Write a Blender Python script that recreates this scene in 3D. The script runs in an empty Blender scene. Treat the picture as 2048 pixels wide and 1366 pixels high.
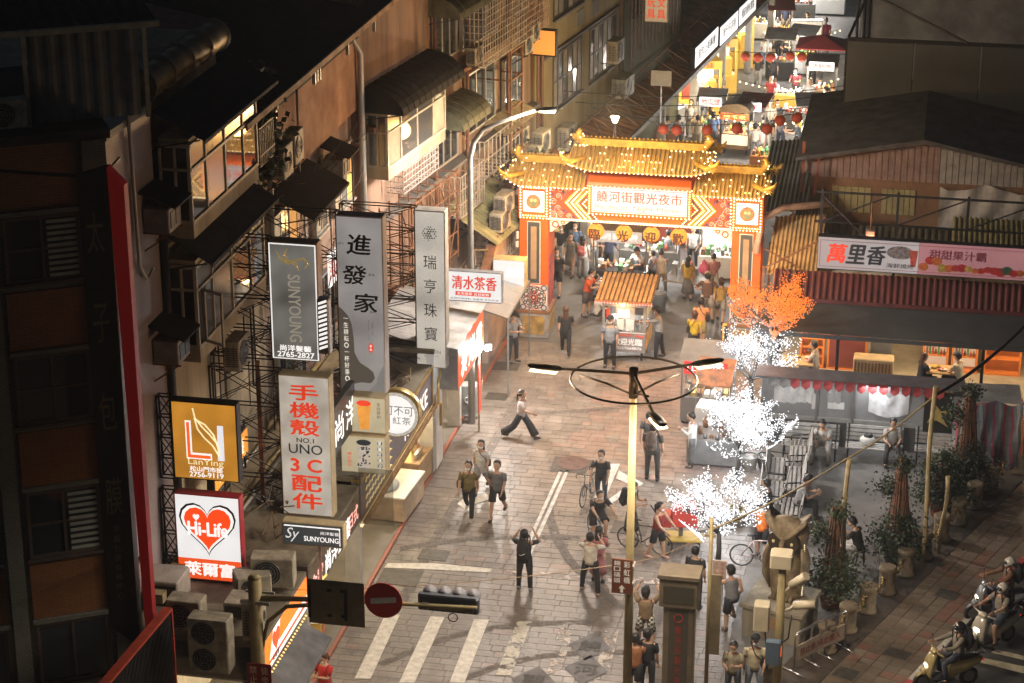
import bpy,math,random
from mathutils import Vector,Matrix
from math import radians as R,sin,cos,pi,hypot,atan2,sqrt,tan
RND = random.Random(7)
S = bpy.context.scene
COL = S.collection

# ------------------------------------------------------------------ camera
FPX,CXP,CYP,HORIZON,VPX,CAMH = 4400.0,1024.0,683.0,-1000.0,1960.0,27.0
PITCH = math.atan((CYP-HORIZON)/FPX)
YAW = math.atan((VPX-CXP)/hypot(FPX,CYP-HORIZON))
cam_data = bpy.data.cameras.new('camera')
cam_data.sensor_width = 36.0
cam_data.lens = 36.0*FPX/2048.0
cam_data.clip_start,cam_data.clip_end = 1.0,600.0
cam = bpy.data.objects.new('camera',cam_data)
COL.objects.link(cam)
cam.location = (0,0,CAMH)
cam.rotation_euler = (pi/2-PITCH,0,YAW)
S.camera = cam

# ------------------------------------------------------------------ world, added skyglow lamp, exposure
W = bpy.data.worlds.new('World'); S.world = W; W.use_nodes = True
wn = W.node_tree.nodes; wl = W.node_tree.links; wn.clear()
wo = wn.new('ShaderNodeOutputWorld'); wb = wn.new('ShaderNodeBackground'); sk = wn.new('ShaderNodeTexSky')
sk.sky_type = 'NISHITA'; sk.sun_disc = False
sk.sun_elevation = R(20); sk.sun_rotation = R(200); sk.ozone_density = 4.0
wb.inputs['Strength'].default_value = 0.0052
wl.new(sk.outputs[0],wb.inputs[0]); wl.new(wb.outputs[0],wo.inputs[0])
sun_data = bpy.data.lights.new('skyglow_light','SUN'); sun_data.energy = 0.004; sun_data.angle = R(10)  # weak sun lamp added to stand in for city skyglow
sun_data.color = (0.8,0.9,1.0)
skyglow = bpy.data.objects.new('skyglow_light',sun_data); COL.objects.link(skyglow)
skyglow.rotation_euler = (R(70),0,R(200))
S.view_settings.view_transform = 'Standard'; S.view_settings.look = 'None'
S.view_settings.exposure = 0.15; S.view_settings.gamma = 1.0
S.render.engine = 'CYCLES'
S.cycles.use_denoising = True
try: S.cycles.denoiser = 'OPENIMAGEDENOISE'
except Exception: pass
S.cycles.max_bounces = 4; S.cycles.diffuse_bounces = 2; S.cycles.glossy_bounces = 2
S.cycles.transmission_bounces = 3; S.cycles.transparent_max_bounces = 6
S.cycles.sample_clamp_indirect = 3.0
S.cycles.caustics_reflective = False; S.cycles.caustics_refractive = False
S.cycles.use_light_tree = True
S.cycles.use_adaptive_sampling = True; S.cycles.adaptive_threshold = .035; S.cycles.adaptive_min_samples = 16; S.cycles.volume_bounces = 0

# ------------------------------------------------------------------ survey of the place: a sighted point on a known plane
_cp,_sp,_cy,_sy = cos(PITCH),sin(PITCH),cos(YAW),sin(YAW)
_fw = Vector((-_sy*_cp,_cy*_cp,-_sp)); _rt = Vector((_cy,_sy,0)); _up = _rt.cross(_fw)
def ray(x,y): return _fw*FPX+_rt*(x-CXP)-_up*(y-CYP)
def at(x,y,X=None,Y=None,Z=0.0):
    d = ray(x,y)
    if X is not None: t = X/d.x
    elif Y is not None: t = Y/d.y
    else: t = (Z-CAMH)/d.z
    return Vector((0,0,CAMH))+d*t
G = lambda x,y: at(x,y)

# ------------------------------------------------------------------ materials
_mats = {}
def M(key,col=(.5,.5,.5),rough=.6,metal=0.0,var=.25,scale=2.5,bump=0.0,emit=0.0,ecol=None,dirt=None,streak=False,coat=0.0,spec=None):
    if key in _mats: return _mats[key]
    m = bpy.data.materials.new(key); m.use_nodes = True
    nt = m.node_tree; n = nt.nodes; l = nt.links
    b = n['Principled BSDF']
    b.inputs['Roughness'].default_value = rough; b.inputs['Metallic'].default_value = metal
    if spec is not None: b.inputs['Specular IOR Level'].default_value = spec
    if coat: b.inputs['Coat Weight'].default_value = coat
    c = (*col,1)
    b.inputs['Base Color'].default_value = c
    if var or bump:
        tc = n.new('ShaderNodeTexCoord'); nz = n.new('ShaderNodeTexNoise')
        nz.inputs['Scale'].default_value = scale; nz.inputs['Detail'].default_value = 6; nz.inputs['Roughness'].default_value = .65
        src = tc.outputs['Object']
        if streak:
            mp = n.new('ShaderNodeMapping'); mp.inputs['Scale'].default_value = (1,1,.12); l.new(src,mp.inputs[0]); src = mp.outputs[0]
        l.new(src,nz.inputs['Vector'])
        if var:
            rp = n.new('ShaderNodeValToRGB')
            d = dirt or tuple(x*(1-var*1.6) if x*(1-var*1.6) > 0 else 0 for x in col)
            rp.color_ramp.elements[0].position = .3; rp.color_ramp.elements[0].color = (*d,1)
            rp.color_ramp.elements[1].position = .68; rp.color_ramp.elements[1].color = tuple(min(1,x*(1+var*.35)) for x in col)+(1,)
            l.new(nz.outputs['Fac'],rp.inputs[0]); l.new(rp.outputs[0],b.inputs['Base Color'])
            mr = n.new('ShaderNodeMapRange'); mr.inputs[3].default_value = min(1,rough*1.25); mr.inputs[4].default_value = rough*.8
            l.new(nz.outputs['Fac'],mr.inputs[0]); l.new(mr.outputs[0],b.inputs['Roughness'])
        if bump:
            bp = n.new('ShaderNodeBump'); bp.inputs['Strength'].default_value = bump; bp.inputs['Distance'].default_value = .02
            nz2 = n.new('ShaderNodeTexNoise'); nz2.inputs['Scale'].default_value = scale*9; nz2.inputs['Detail'].default_value = 4
            l.new(tc.outputs['Object'],nz2.inputs['Vector']); l.new(nz2.outputs['Fac'],bp.inputs['Height']); l.new(bp.outputs[0],b.inputs['Normal'])
    if emit:
        b.inputs['Emission Color'].default_value = (*(ecol or col),1); b.inputs['Emission Strength'].default_value = emit
    _mats[key] = m
    return m
def LIT(key,col=None,s=1.0,sample=True,back=.0):
    """a back-lit translucent face or a lamp: it gives off its own colour"""
    if key in _mats: return _mats[key]
    m = M(key,tuple(min(.8,c) for c in col),.45,var=0,emit=s,ecol=col)
    if not sample: m.cycles.emission_sampling = 'NONE'
    return m
def PANEL(key,col=None,s=1.0,glow=.35,scale=1.2):
    """back-lit sign face, tubes behind it a little uneven"""
    if key in _mats: return _mats[key]
    m = M(key,tuple(min(.7,c)*.3 for c in col),.4,var=0,emit=s,ecol=col)
    n = m.node_tree.nodes; l = m.node_tree.links; b = n['Principled BSDF']
    tc = n.new('ShaderNodeTexCoord'); nz = n.new('ShaderNodeTexNoise'); nz.inputs['Scale'].default_value = scale; nz.inputs['Detail'].default_value = 1.5
    mr = n.new('ShaderNodeMapRange'); mr.inputs[1].default_value = .3; mr.inputs[2].default_value = .7
    mr.inputs[3].default_value = s*(1-glow); mr.inputs[4].default_value = s*(1+glow)
    l.new(tc.outputs['Object'],nz.inputs[0]); l.new(nz.outputs['Fac'],mr.inputs[0]); l.new(mr.outputs[0],b.inputs['Emission Strength'])
    return m
def TILE(key,c1,c2,mortar,w,h,rough=.45,msize=.006,bump=.4):
    """small wall tiles, too fine to pick apart"""
    if key in _mats: return _mats[key]
    m = M(key,c1,rough,var=0)
    n = m.node_tree.nodes; l = m.node_tree.links; b = n['Principled BSDF']
    tc = n.new('ShaderNodeTexCoord'); sx = n.new('ShaderNodeSeparateXYZ'); cx = n.new('ShaderNodeCombineXYZ')
    ad = n.new('ShaderNodeMath'); ad.operation = 'ADD'
    l.new(tc.outputs['Object'],sx.inputs[0]); l.new(sx.outputs[0],ad.inputs[0]); l.new(sx.outputs[1],ad.inputs[1])
    l.new(ad.outputs[0],cx.inputs[0]); l.new(sx.outputs[2],cx.inputs[1])
    br = n.new('ShaderNodeTexBrick'); br.inputs['Scale'].default_value = 1.0
    br.inputs['Brick Width'].default_value = w; br.inputs['Row Height'].default_value = h; br.inputs['Mortar Size'].default_value = msize
    br.inputs['Color1'].default_value = (*c1,1); br.inputs['Color2'].default_value = (*c2,1); br.inputs['Mortar'].default_value = (*mortar,1)
    nz = n.new('ShaderNodeTexNoise'); nz.inputs['Scale'].default_value = .8; nz.inputs['Detail'].default_value = 5
    mx = n.new('ShaderNodeMixRGB'); mx.blend_type = 'MULTIPLY'; mx.inputs[0].default_value = .55
    l.new(cx.outputs[0],br.inputs['Vector']); l.new(tc.outputs['Object'],nz.inputs[0])
    l.new(br.outputs['Color'],mx.inputs[1]); l.new(nz.outputs['Fac'],mx.inputs[2]); l.new(mx.outputs[0],b.inputs['Base Color'])
    bp = n.new('ShaderNodeBump'); bp.inputs['Strength'].default_value = bump; bp.inputs['Distance'].default_value = .01; bp.invert = True
    l.new(br.outputs['Fac'],bp.inputs['Height']); l.new(bp.outputs[0],b.inputs['Normal'])
    return m
def WORN(key,col,keep=.5,scale=3.0):
    """road paint rubbed away in patches"""
    if key in _mats: return _mats[key]
    m = M(key,col,.6,var=.25,scale=6)
    n = m.node_tree.nodes; l = m.node_tree.links; b = n['Principled BSDF']
    tc = n.new('ShaderNodeTexCoord'); nz = n.new('ShaderNodeTexNoise'); nz.inputs['Scale'].default_value = scale; nz.inputs['Detail'].default_value = 8; nz.inputs['Roughness'].default_value = .7
    rp = n.new('ShaderNodeValToRGB'); rp.color_ramp.elements[0].position = keep-.03; rp.color_ramp.elements[1].position = keep+.03
    l.new(tc.outputs['Object'],nz.inputs[0]); l.new(nz.outputs['Fac'],rp.inputs[0]); l.new(rp.outputs[0],b.inputs['Alpha'])
    return m
def GLASS(key,col=(.03,.04,.05),rough=.08,alpha=1.0):
    if key in _mats: return _mats[key]
    m = M(key,col,rough,var=0); b = m.node_tree.nodes['Principled BSDF']
    b.inputs['Specular IOR Level'].default_value = .8
    b.inputs['Alpha'].default_value = alpha
    return m

# ------------------------------------------------------------------ mesh builder
SPLIT = {'bracket','post','downpipe','leg','pole','stay','chevron','sensor_box','light_border','slat','wheel','pipe','clamp_ring','sheet','bolt','shelf','tray','bottle','rim','stripes','trim','orange_band','copper_pipe','front_panel'}
class MB:
    def __init__(s): s.v = []; s.f = []; s.m = []; s.s = []
    def add(s,vs,fs,mi=0,sm=False):
        o = len(s.v); s.v.extend([tuple(p) for p in vs])
        for f in fs: s.f.append(tuple(i+o for i in f)); s.m.append(mi); s.s.append(sm)
        return s
    def box(s,x0,x1,y0,y1,z0,z1,mi=0):
        vs = [(x0,y0,z0),(x1,y0,z0),(x1,y1,z0),(x0,y1,z0),(x0,y0,z1),(x1,y0,z1),(x1,y1,z1),(x0,y1,z1)]
        return s.add(vs,[(3,2,1,0),(4,5,6,7),(0,1,5,4),(1,2,6,5),(2,3,7,6),(3,0,4,7)],mi)
    def cbox(s,x0,x1,y0,y1,z0,z1,b=.02,mi=0):
        """box with chamfered vertical and top edges"""
        def ring(z,i): return [(x0+b+i,y0+i,z),(x1-b-i,y0+i,z),(x1-i,y0+b+i,z),(x1-i,y1-b-i,z),(x1-b-i,y1-i,z),(x0+b+i,y1-i,z),(x0+i,y1-b-i,z),(x0+i,y0+b+i,z)]
        vs = ring(z0,0)+ring(z1-b,0)+ring(z1,b*.7)
        fs = [tuple(range(7,-1,-1)),tuple(range(16,24))]
        for k in (0,8):
            for i in range(8): j = (i+1) % 8; fs.append((k+i,k+j,k+8+j,k+8+i))
        return s.add(vs,fs,mi)
    def hexa(s,p,mi=0):
        return s.add(p,[(3,2,1,0),(4,5,6,7),(0,1,5,4),(1,2,6,5),(2,3,7,6),(3,0,4,7)],mi)
    def bar(s,a,b,w,d=None,mi=0,ref=(0,0,1)):
        """square bar from a to b"""
        a = Vector(a); b = Vector(b); d = d or w; t = (b-a)
        if t.length < 1e-6: return s
        t.normalize(); r = Vector(ref)
        if abs(t.dot(r)) > .95: r = Vector((0,1,0))
        x = t.cross(r).normalized()*(w/2); y = t.cross(x).normalized()*(d/2)
        return s.hexa([a-x-y,a+x-y,a+x+y,a-x+y,b-x-y,b+x-y,b+x+y,b-x+y],mi)
    def loft(s,pts,rad,n=8,mi=0,ref=(1,0,0),sm=True,cap=True):
        """rings round a path; rad = r or (a, b) per point; a along ref"""
        P = [Vector(p) for p in pts]; rings = []; o = len(s.v); k = len(P)
        for i,p in enumerate(P):
            t = (P[min(i+1,k-1)]-P[max(i-1,0)])
            if t.length < 1e-9: t = Vector((0,0,1))
            t.normalize(); r = Vector(ref); r = r-t*r.dot(t)
            if r.length < 1e-3: r = Vector((0,1,0))-t*t.y
            r.normalize(); q = t.cross(r); a,b = rad[i] if isinstance(rad[i],(tuple,list)) else (rad[i],rad[i])
            for j in range(n):
                w = 2*pi*j/n; s.v.append(tuple(p+r*(a*cos(w))+q*(b*sin(w))))
        for i in range(k-1):
            for j in range(n):
                j2 = (j+1) % n
                s.f.append((o+i*n+j,o+i*n+j2,o+(i+1)*n+j2,o+(i+1)*n+j)); s.m.append(mi); s.s.append(sm)
        if cap:
            s.f.append(tuple(o+j for j in range(n-1,-1,-1))); s.m.append(mi); s.s.append(False)
            s.f.append(tuple(o+(k-1)*n+j for j in range(n))); s.m.append(mi); s.s.append(False)
        return s
    def tube(s,pts,r,n=6,mi=0,cap=True): return s.loft(pts,[r]*len(pts),n,mi,(.31,.2,.93) if abs((Vector(pts[-1])-Vector(pts[0])).normalized().z) < .8 else (1,.1,0),True,cap)
    def cyl(s,c,r,z0,z1,n=12,mi=0,r1=None,sm=True):
        return s.loft([(c[0],c[1],z0),(c[0],c[1],z1)],[r,r if r1 is None else r1],n,mi,(1,0,0),sm)
    def lathe(s,c,prof,n=12,mi=0,sm=True):
        return s.loft([(c[0],c[1],c[2]+z) for r,z in prof],[r for r,z in prof],n,mi,(1,0,0),sm)
    def ell(s,c,r,n=8,k=6,mi=0):
        rr = r if isinstance(r,(tuple,list)) else (r,r,r)
        pts = []; rad = []
        for i in range(k+1):
            a =-pi/2+pi*i/k; pts.append((c[0],c[1],c[2]+rr[2]*sin(a))); q = max(cos(a),.05); rad.append((rr[0]*q,rr[1]*q))
        return s.loft(pts,rad,n,mi,(1,0,0))
    def octa(s,c,r,mi=0):
        x,y,z = c
        return s.add([(x+r,y,z),(x-r,y,z),(x,y+r,z),(x,y-r,z),(x,y,z+r),(x,y,z-r)],[(0,2,4),(2,1,4),(1,3,4),(3,0,4),(2,0,5),(1,2,5),(3,1,5),(0,3,5)],mi,True)
    def torus(s,c,R0,r,axis='y',n=24,k=6,mi=0,a0=0,a1=2*pi):
        full = abs(a1-a0-2*pi) < 1e-6; o = len(s.v); N = n if full else n+1
        for i in range(N):
            a = a0+(a1-a0)*i/n
            for j in range(k):
                b = 2*pi*j/k; q = R0+r*cos(b); h = r*sin(b)
                p = (q*cos(a),h,q*sin(a)) if axis == 'y' else (h,q*cos(a),q*sin(a)) if axis == 'x' else (q*cos(a),q*sin(a),h)
                s.v.append((c[0]+p[0],c[1]+p[1],c[2]+p[2]))
        for i in range(n):
            i2 = (i+1) % N
            for j in range(k):
                j2 = (j+1) % k; s.f.append((o+i*k+j,o+i*k+j2,o+i2*k+j2,o+i2*k+j)); s.m.append(mi); s.s.append(True)
        return s
    def prism(s,poly,axis,d0,d1,mi=0):
        """flat outline pushed along an axis"""
        n = len(poly); mk = {'y': lambda a,b,d: (a,d,b),'x': lambda a,b,d: (d,a,b),'z': lambda a,b,d: (a,b,d)}[axis]
        vs = [mk(a,b,d0) for a,b in poly]+[mk(a,b,d1) for a,b in poly]
        fs = [tuple(range(n)),tuple(range(2*n-1,n-1,-1))]+[(i,i+n,(i+1) % n+n,(i+1) % n) for i in range(n)]
        return s.add(vs,fs,mi)
    def quad(s,a,b,c,d,mi=0): return s.add([a,b,c,d],[(0,1,2,3)],mi)
    def corr(s,a,b,c,d,ribs,depth,mi=0,th=.012):
        """ribbed metal sheet over the quad a b (along ribs' spacing) c d, with thickness"""
        a,b,c,d = map(Vector,(a,b,c,d)); nrm = (b-a).cross(d-a).normalized(); o = len(s.v); k = ribs*4
        for i in range(k+1):
            t = i/k; h = depth if i % 4 in (1,2) else 0
            p = a.lerp(b,t)+nrm*h; q = d.lerp(c,t)+nrm*h
            s.v += [tuple(p),tuple(q),tuple(p-nrm*th),tuple(q-nrm*th)]
        for i in range(k):
            e = o+i*4
            for f in ((e,e+4,e+5,e+1),(e+2,e+3,e+7,e+6),(e,e+2,e+6,e+4),(e+1,e+5,e+7,e+3)): s.f.append(f); s.m.append(mi); s.s.append(False)
        return s
    def mesh(s,name,mats):
        me = bpy.data.meshes.new(name); me.from_pydata(s.v,[],s.f)
        mats = mats if isinstance(mats,(list,tuple)) else [mats]
        for m in mats: me.materials.append(m)
        if len(mats) > 1: me.polygons.foreach_set('material_index',[min(x,len(mats)-1) for x in s.m])
        if any(s.s): me.polygons.foreach_set('use_smooth',s.s)
        me.update(); return me
    def pieces(s):
        """the separate pieces of this mesh"""
        p = list(range(len(s.v)))
        def root(i):
            while p[i] != i: p[i] = p[p[i]]; i = p[i]
            return i
        for f in s.f:
            a = root(f[0])
            for i in f[1:]: p[root(i)] = a
        out = {}
        for f,m,k in zip(s.f,s.m,s.s): out.setdefault(root(f[0]),[]).append((f,m,k))
        for fs in out.values():
            q = MB(); ix = {}
            for f,m,k in fs:
                for i in f:
                    if i not in ix: ix[i] = len(q.v); q.v.append(s.v[i])
                q.f.append(tuple(ix[i] for i in f)); q.m.append(m); q.s.append(k)
            yield q
    def obj(s,name,mats,parent=None,loc=(0,0,0),rz=0.0,**tags):
        if parent is not None and name in SPLIT and not tags.get('kind'):
            o = None
            for q in s.pieces(): o = link(bpy.data.objects.new(name,q.mesh(name,mats)),parent,loc,rz,**tags)
            return o
        return link(bpy.data.objects.new(name,s.mesh(name,mats)),parent,loc,rz,**tags)
def link(o,parent=None,loc=(0,0,0),rz=0.0,label=None,cat=None,group=None,kind=None):
    COL.objects.link(o); o.parent = parent; o.location = loc; o.rotation_euler = (0,0,rz)
    if label: o['label'] = label
    if cat: o['category'] = cat
    if group: o['group'] = group
    if kind: o['kind'] = kind
    return o
def thing(name,label,cat,loc=(0,0,0),rz=0.0,group=None):
    o = bpy.data.objects.new(name,None); o.empty_display_size = .2
    return link(o,None,loc,rz,label,cat,group)
def copy_tree(o,parent=None):
    c = o.copy(); COL.objects.link(c); c.parent = parent
    for ch in o.children: copy_tree(ch,c)
    return c
def place(o,loc,rz=0.0,label=None,scale=None):
    o.location = loc; o.rotation_euler = (0,0,rz)
    if label: o['label'] = label
    if scale: o.scale = (scale,)*3
    return o

# ------------------------------------------------------------------ lettering (flat print)
_tc = {}
_fc = bpy.data.curves.new('lettering_source','FONT'); _fo = bpy.data.objects.new('lettering_source',_fc); COL.objects.link(_fo)
_fc.resolution_u = 3
def _strokes(b): return ((b,0),(-b,0),(0,b*.7),(0,-b*.7)) if b > .002 else ((0,0),)
def _glyphs(body,sp=1.0):
    k = (body,sp)
    if k not in _tc:
        _fc.body = body; _fc.align_x = 'LEFT'; _fc.space_character = sp; _fc.space_line = .92
        me = bpy.data.meshes.new_from_object(_fo)
        vs = [v.co.copy() for v in me.vertices]; fs = [tuple(p.vertices) for p in me.polygons]; bpy.data.meshes.remove(me)
        xs = [v.x for v in vs] or [0]; ys = [v.y for v in vs] or [0]
        x0,x1,y0,y1 = min(xs),max(xs),min(ys),max(ys)
        _tc[k] = ([((v.x-x0)/max(x1-x0,1e-6),(v.y-y0)/max(y1-y0,1e-6)) for v in vs],fs,(x1-x0)/max(y1-y0,1e-6))
    return _tc[k]
def txt(parent,body,x,z,h,mat,y=-.004,w=None,bold=.0,rot=0.0,flat=False,shear=0.0,sp=1.0,name='lettering'):
    """one line of print centred at (x, z) on a face that looks to local -Y (or lies flat, looking up)"""
    uv,fs,asp = _glyphs(body,sp)
    w = w or h*asp; c,s_ = cos(rot),sin(rot); mb = MB()
    for k,(ox,oz) in enumerate(_strokes(bold*h*.8)):
        vs = []
        for u,v in uv:
            a = (u-.5)*w+(v-.5)*h*shear+ox; b = (v-.5)*h+oz
            a,b = a*c-b*s_,a*s_+b*c
            vs.append((x+a,z+b,y+.0006*k) if flat else (x+a,y-.0006*k,z+b))
        mb.add(vs,fs)
    return mb.obj(name,mat,parent)
def vtxt(parent,body,x,z_top,z_bot,w,mat,y=-.004,bold=.02,name='lettering'):
    """upright column of characters"""
    n = len(body); st = (z_top-z_bot)/n; mb = MB()
    for i,ch in enumerate(body):
        if ch == ' ': continue
        uv,fs,asp = _glyphs(ch); h = st*.8; ww = w
        if asp > 2: h = ww*.12
        elif asp < .6: ww = w*.35; h = st*.3
        zc = z_top-st*(i+.5)
        for k,(ox,oz) in enumerate(_strokes(bold*h*.7)): mb.add([(x+(u-.5)*ww+ox,y-.0006*k,zc+(v-.5)*h+oz) for u,v in uv],fs)
    return mb.obj(name,mat,parent)

GAIN = 2.4
def lamp(name,kind,loc,power,col,size=.1,parent=None,rot=None,spot=None,blend=.6):
    d = bpy.data.lights.new(name,kind); d.energy = power*GAIN; d.color = col
    if kind == 'AREA': d.size = size
    else: d.shadow_soft_size = size
    if kind == 'SPOT': d.spot_size = spot or R(120); d.spot_blend = blend
    o = bpy.data.objects.new(name,d); COL.objects.link(o); o.parent = parent; o.location = loc
    if rot: o.rotation_euler = rot
    return o
WARM = (1.0,.72,.38); WHITE = (1.0,.95,.88); GOLD = (1.0,.62,.22); COLD = (.92,.96,1.0)
# ------------------------------------------------------------------ palette
asphalt = M('asphalt',(.06,.056,.052),.75,var=.3,scale=1.5,bump=.25)
concrete = M('concrete_floor',(.2,.19,.18),.7,var=.3,scale=.8,bump=.2)
mortar = M('paver_joint',(.165,.145,.128),.85,var=.2)
steel_dk = M('dark_steel',(.03,.03,.032),.5,.6,var=.2)
steel_gr = M('grey_steel',(.3,.3,.3),.4,.7,var=.2)
steel_lt = M('bright_steel',(.6,.6,.6),.25,.9,var=.1)
galv = M('galvanised',(.42,.4,.36),.5,.5,var=.25,streak=True)
black = M('black_plastic',(.012,.012,.014),.45,var=0)
white = M('white_paint',(.72,.71,.68),.5,var=.12)
rubber = M('rubber',(.015,.015,.015),.8,var=0)
cream = M('cream_wall',(.56,.47,.32),.8,var=.32,scale=.9,bump=.15,streak=True,dirt=(.26,.21,.14))
pink = M('pink_wall',(.46,.26,.15),.85,var=.3,scale=1.1,bump=.3,dirt=(.24,.12,.07))
rose = M('rose_wall',(.36,.24,.18),.85,var=.4,scale=.9,bump=.2,streak=True)
beige = M('beige_wall',(.42,.34,.18),.85,var=.42,scale=.7,bump=.2,streak=True,dirt=(.22,.17,.09))
greywall = M('grey_wall',(.3,.3,.29),.85,var=.3,scale=.8,bump=.2,streak=True)
rust = M('rust',(.26,.12,.06),.85,var=.4,scale=4)
frame_al = M('aluminium_frame',(.5,.49,.46),.4,.5,var=.15)
frame_dk = M('brown_frame',(.08,.06,.05),.5,.3,var=.15)
ac_cream = M('air_conditioner_casing',(.37,.33,.25),.55,var=.4,scale=4)
roof_dk = M('dark_roofing',(.016,.018,.021),.85,var=.35,scale=1.2,bump=.3)
glass_dk = GLASS('dark_glass',(.02,.025,.03),.06)
glass_gr = GLASS('grey_glass',(.12,.125,.12),.15)
wood = M('wood',(.3,.19,.1),.6,var=.3,scale=3)
bamboo = M('bamboo',(.5,.38,.18),.55,var=.3,scale=4)

# ------------------------------------------------------------------ the ground
MB().box(-160,160,-60,300,-.5,-.03).obj('ground',asphalt,kind='structure')
XK =-13.9                       # kerb on the left of the street
GATE_Y = 69.8
# paved street: mortar bed and stone pavers standing proud of it
street = MB().box(XK,-4.2,40,69.4,-.03,-.012).obj('paved_street',mortar,kind='structure')
def paver_mat(k,c): return M(k,c,.45,var=.35,scale=1.3,bump=.25)
PV = [paver_mat('paver_a',(.232,.2,.177)),paver_mat('paver_b',(.217,.186,.163)),paver_mat('paver_c',(.245,.213,.19)),paver_mat('paver_d',(.28,.2,.17))]
def paver_shape(mb,x0,x1,y0,y1,z1,mi=0):
    b = .008
    vs = [(x0,y0,-.02),(x1,y0,-.02),(x1,y1,-.02),(x0,y1,-.02),(x0+b,y0+b,z1),(x1-b,y0+b,z1),(x1-b,y1-b,z1),(x0+b,y1-b,z1)]
    mb.add(vs,[(4,5,6,7),(0,1,5,4),(1,2,6,5),(2,3,7,6),(3,0,4,7)],mi)
rr = random.Random(3)
rest = MB(); near = []
y = 40.0; row = 0
while y < 69.3:
    d = .3; x = XK-rr.uniform(0,.4)
    while x <-4.2:
        w = rr.choice((.3,.6,.6,.45)); x0 = max(x,XK); x1 = min(x+w,-4.2)
        if x1-x0 > .08:
            mi = 3 if (-10.6 < x <-5.6 and 59.2 < y < 67.5 and x >-10.9+(y-59.2)*.1 and rr.random() < .85) else rr.choices((0,1,2,3),(5,4,3,.9 if x >-9.5 else .3))[0]; z = rr.uniform(-.004,.003)
            if 46.9 < y < 51.0 and len(near) < 300 and x0 >-13.2-(y-47)*.1: near.append((x0,x1,y,y+d,z,mi))
            else: paver_shape(rest,x0+.002,x1-.002,y+.002,y+d-.002,z,mi)
        x += w
    y += d; row += 1
pm = {}
for x0,x1,y0,y1,z,mi in near:
    k = (round(x1-x0,2),mi)
    if k not in pm:
        q = MB(); paver_shape(q,.002,x1-x0-.002,.002,.298,0,0); pm[k] = q.mesh('paver',PV[mi])
    link(bpy.data.objects.new('paver',pm[k]),street,(x0,y0,z))
rest.obj('pavers',PV,street,kind='stuff')

# arcade pavement and kerb on the left
pav = MB().box(-19.5,XK-.09,40,69.0,-.03,.1).obj('arcade_pavement',M('arcade_floor',(.2,.18,.15),.6,var=.25,scale=1,bump=.15),kind='structure')
kerbm = M('red_kerb_paint',(.4,.09,.05),.6,var=.5,scale=5,dirt=(.2,.14,.1)); 
kl = MB(); kl.box(XK-.09,XK,40,69.2,-.03,.085)
kl.obj('red_kerb',kerbm,kind='structure')
# market lane beyond the gate, bending a little to the right
lane = MB(); lane.add([(-16,69.4,-.02),(6,69.4,-.02),(9,140,-.02),(-10,140,-.02)],[(0,1,2,3)])
lane.obj('market_lane',M('lane_asphalt',(.17,.16,.155),.6,var=.25,scale=1.2,bump=.15),kind='structure')
# plaza on the right
pl = MB(); pl.add([(-4.2,40,-.016),(-4.9,40,-.016),(-4.2,69.4,-.016)],[(0,2,1)])
plz = MB(); plz.add([(-4.2,44,-.012),(-3.3,44,-.012),(5.5,66.7,-.012),(5.5,69.4,-.012),(-4.2,69.4,-.012)],[(0,1,2,3,4)])
plaza = plz.obj('plaza',concrete,kind='structure')

# cobble bands: small setts in arcs (too fine to pick apart singly)
sett = M('dark_setts',(.175,.15,.132),.7,var=.4,scale=6,bump=.3)
def band(pix,wid,nm='cobble_band'):
    P = [G(*p) for p in pix]; mb = MB(); k = 0
    for a,b in zip(P,P[1:]):
        L = (b-a).length; t = (b-a)/L; nn = Vector((-t.y,t.x,0)); n = max(1,int(L/.11))
        for i in range(n):
            for j in range(3):
                if rr.random() < .06: continue
                c = a+t*((i+.5)*L/n)+nn*(wid*((j+.5)/3-.5)); hx = L/n/2-.006; hy = wid/6-.006; z = .006+rr.uniform(0,.004)
                q = [c+t*u*hx+nn*v*hy for u,v in ((-1,-1),(1,-1),(1,1),(-1,1))]
                mb.add([(p.x,p.y,z) for p in q],[(0,1,2,3)])
    mb.obj(nm,sett,street,kind='stuff')
band([(1040,790),(985,890),(912,1006),(870,1080),(830,1155),(800,1210)],.3)
band([(800,1097),(860,1088),(930,1079),(1000,1076),(1075,1074),(1160,1075)],.26)
band([(1100,990),(1098,1030),(1112,1075),(1135,1115),(1165,1150),(1205,1185),(1250,1220)],.28)
band([(760,1330),(850,1290),(920,1268),(1000,1254),(1080,1247),(1180,1244)],.26)
band([(900,1366),(990,1334),(1070,1314),(1150,1306),(1250,1304)],.26)
band([(1000,830),(1060,826),(1150,823),(1250,814),(1340,800)],.25)
band([(1290,1000),(1285,1030),(1300,1060),(1350,1090)],.12)
band([(1365,1080),(1345,1140),(1330,1190),(1310,1250),(1290,1300)],.3)

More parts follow.
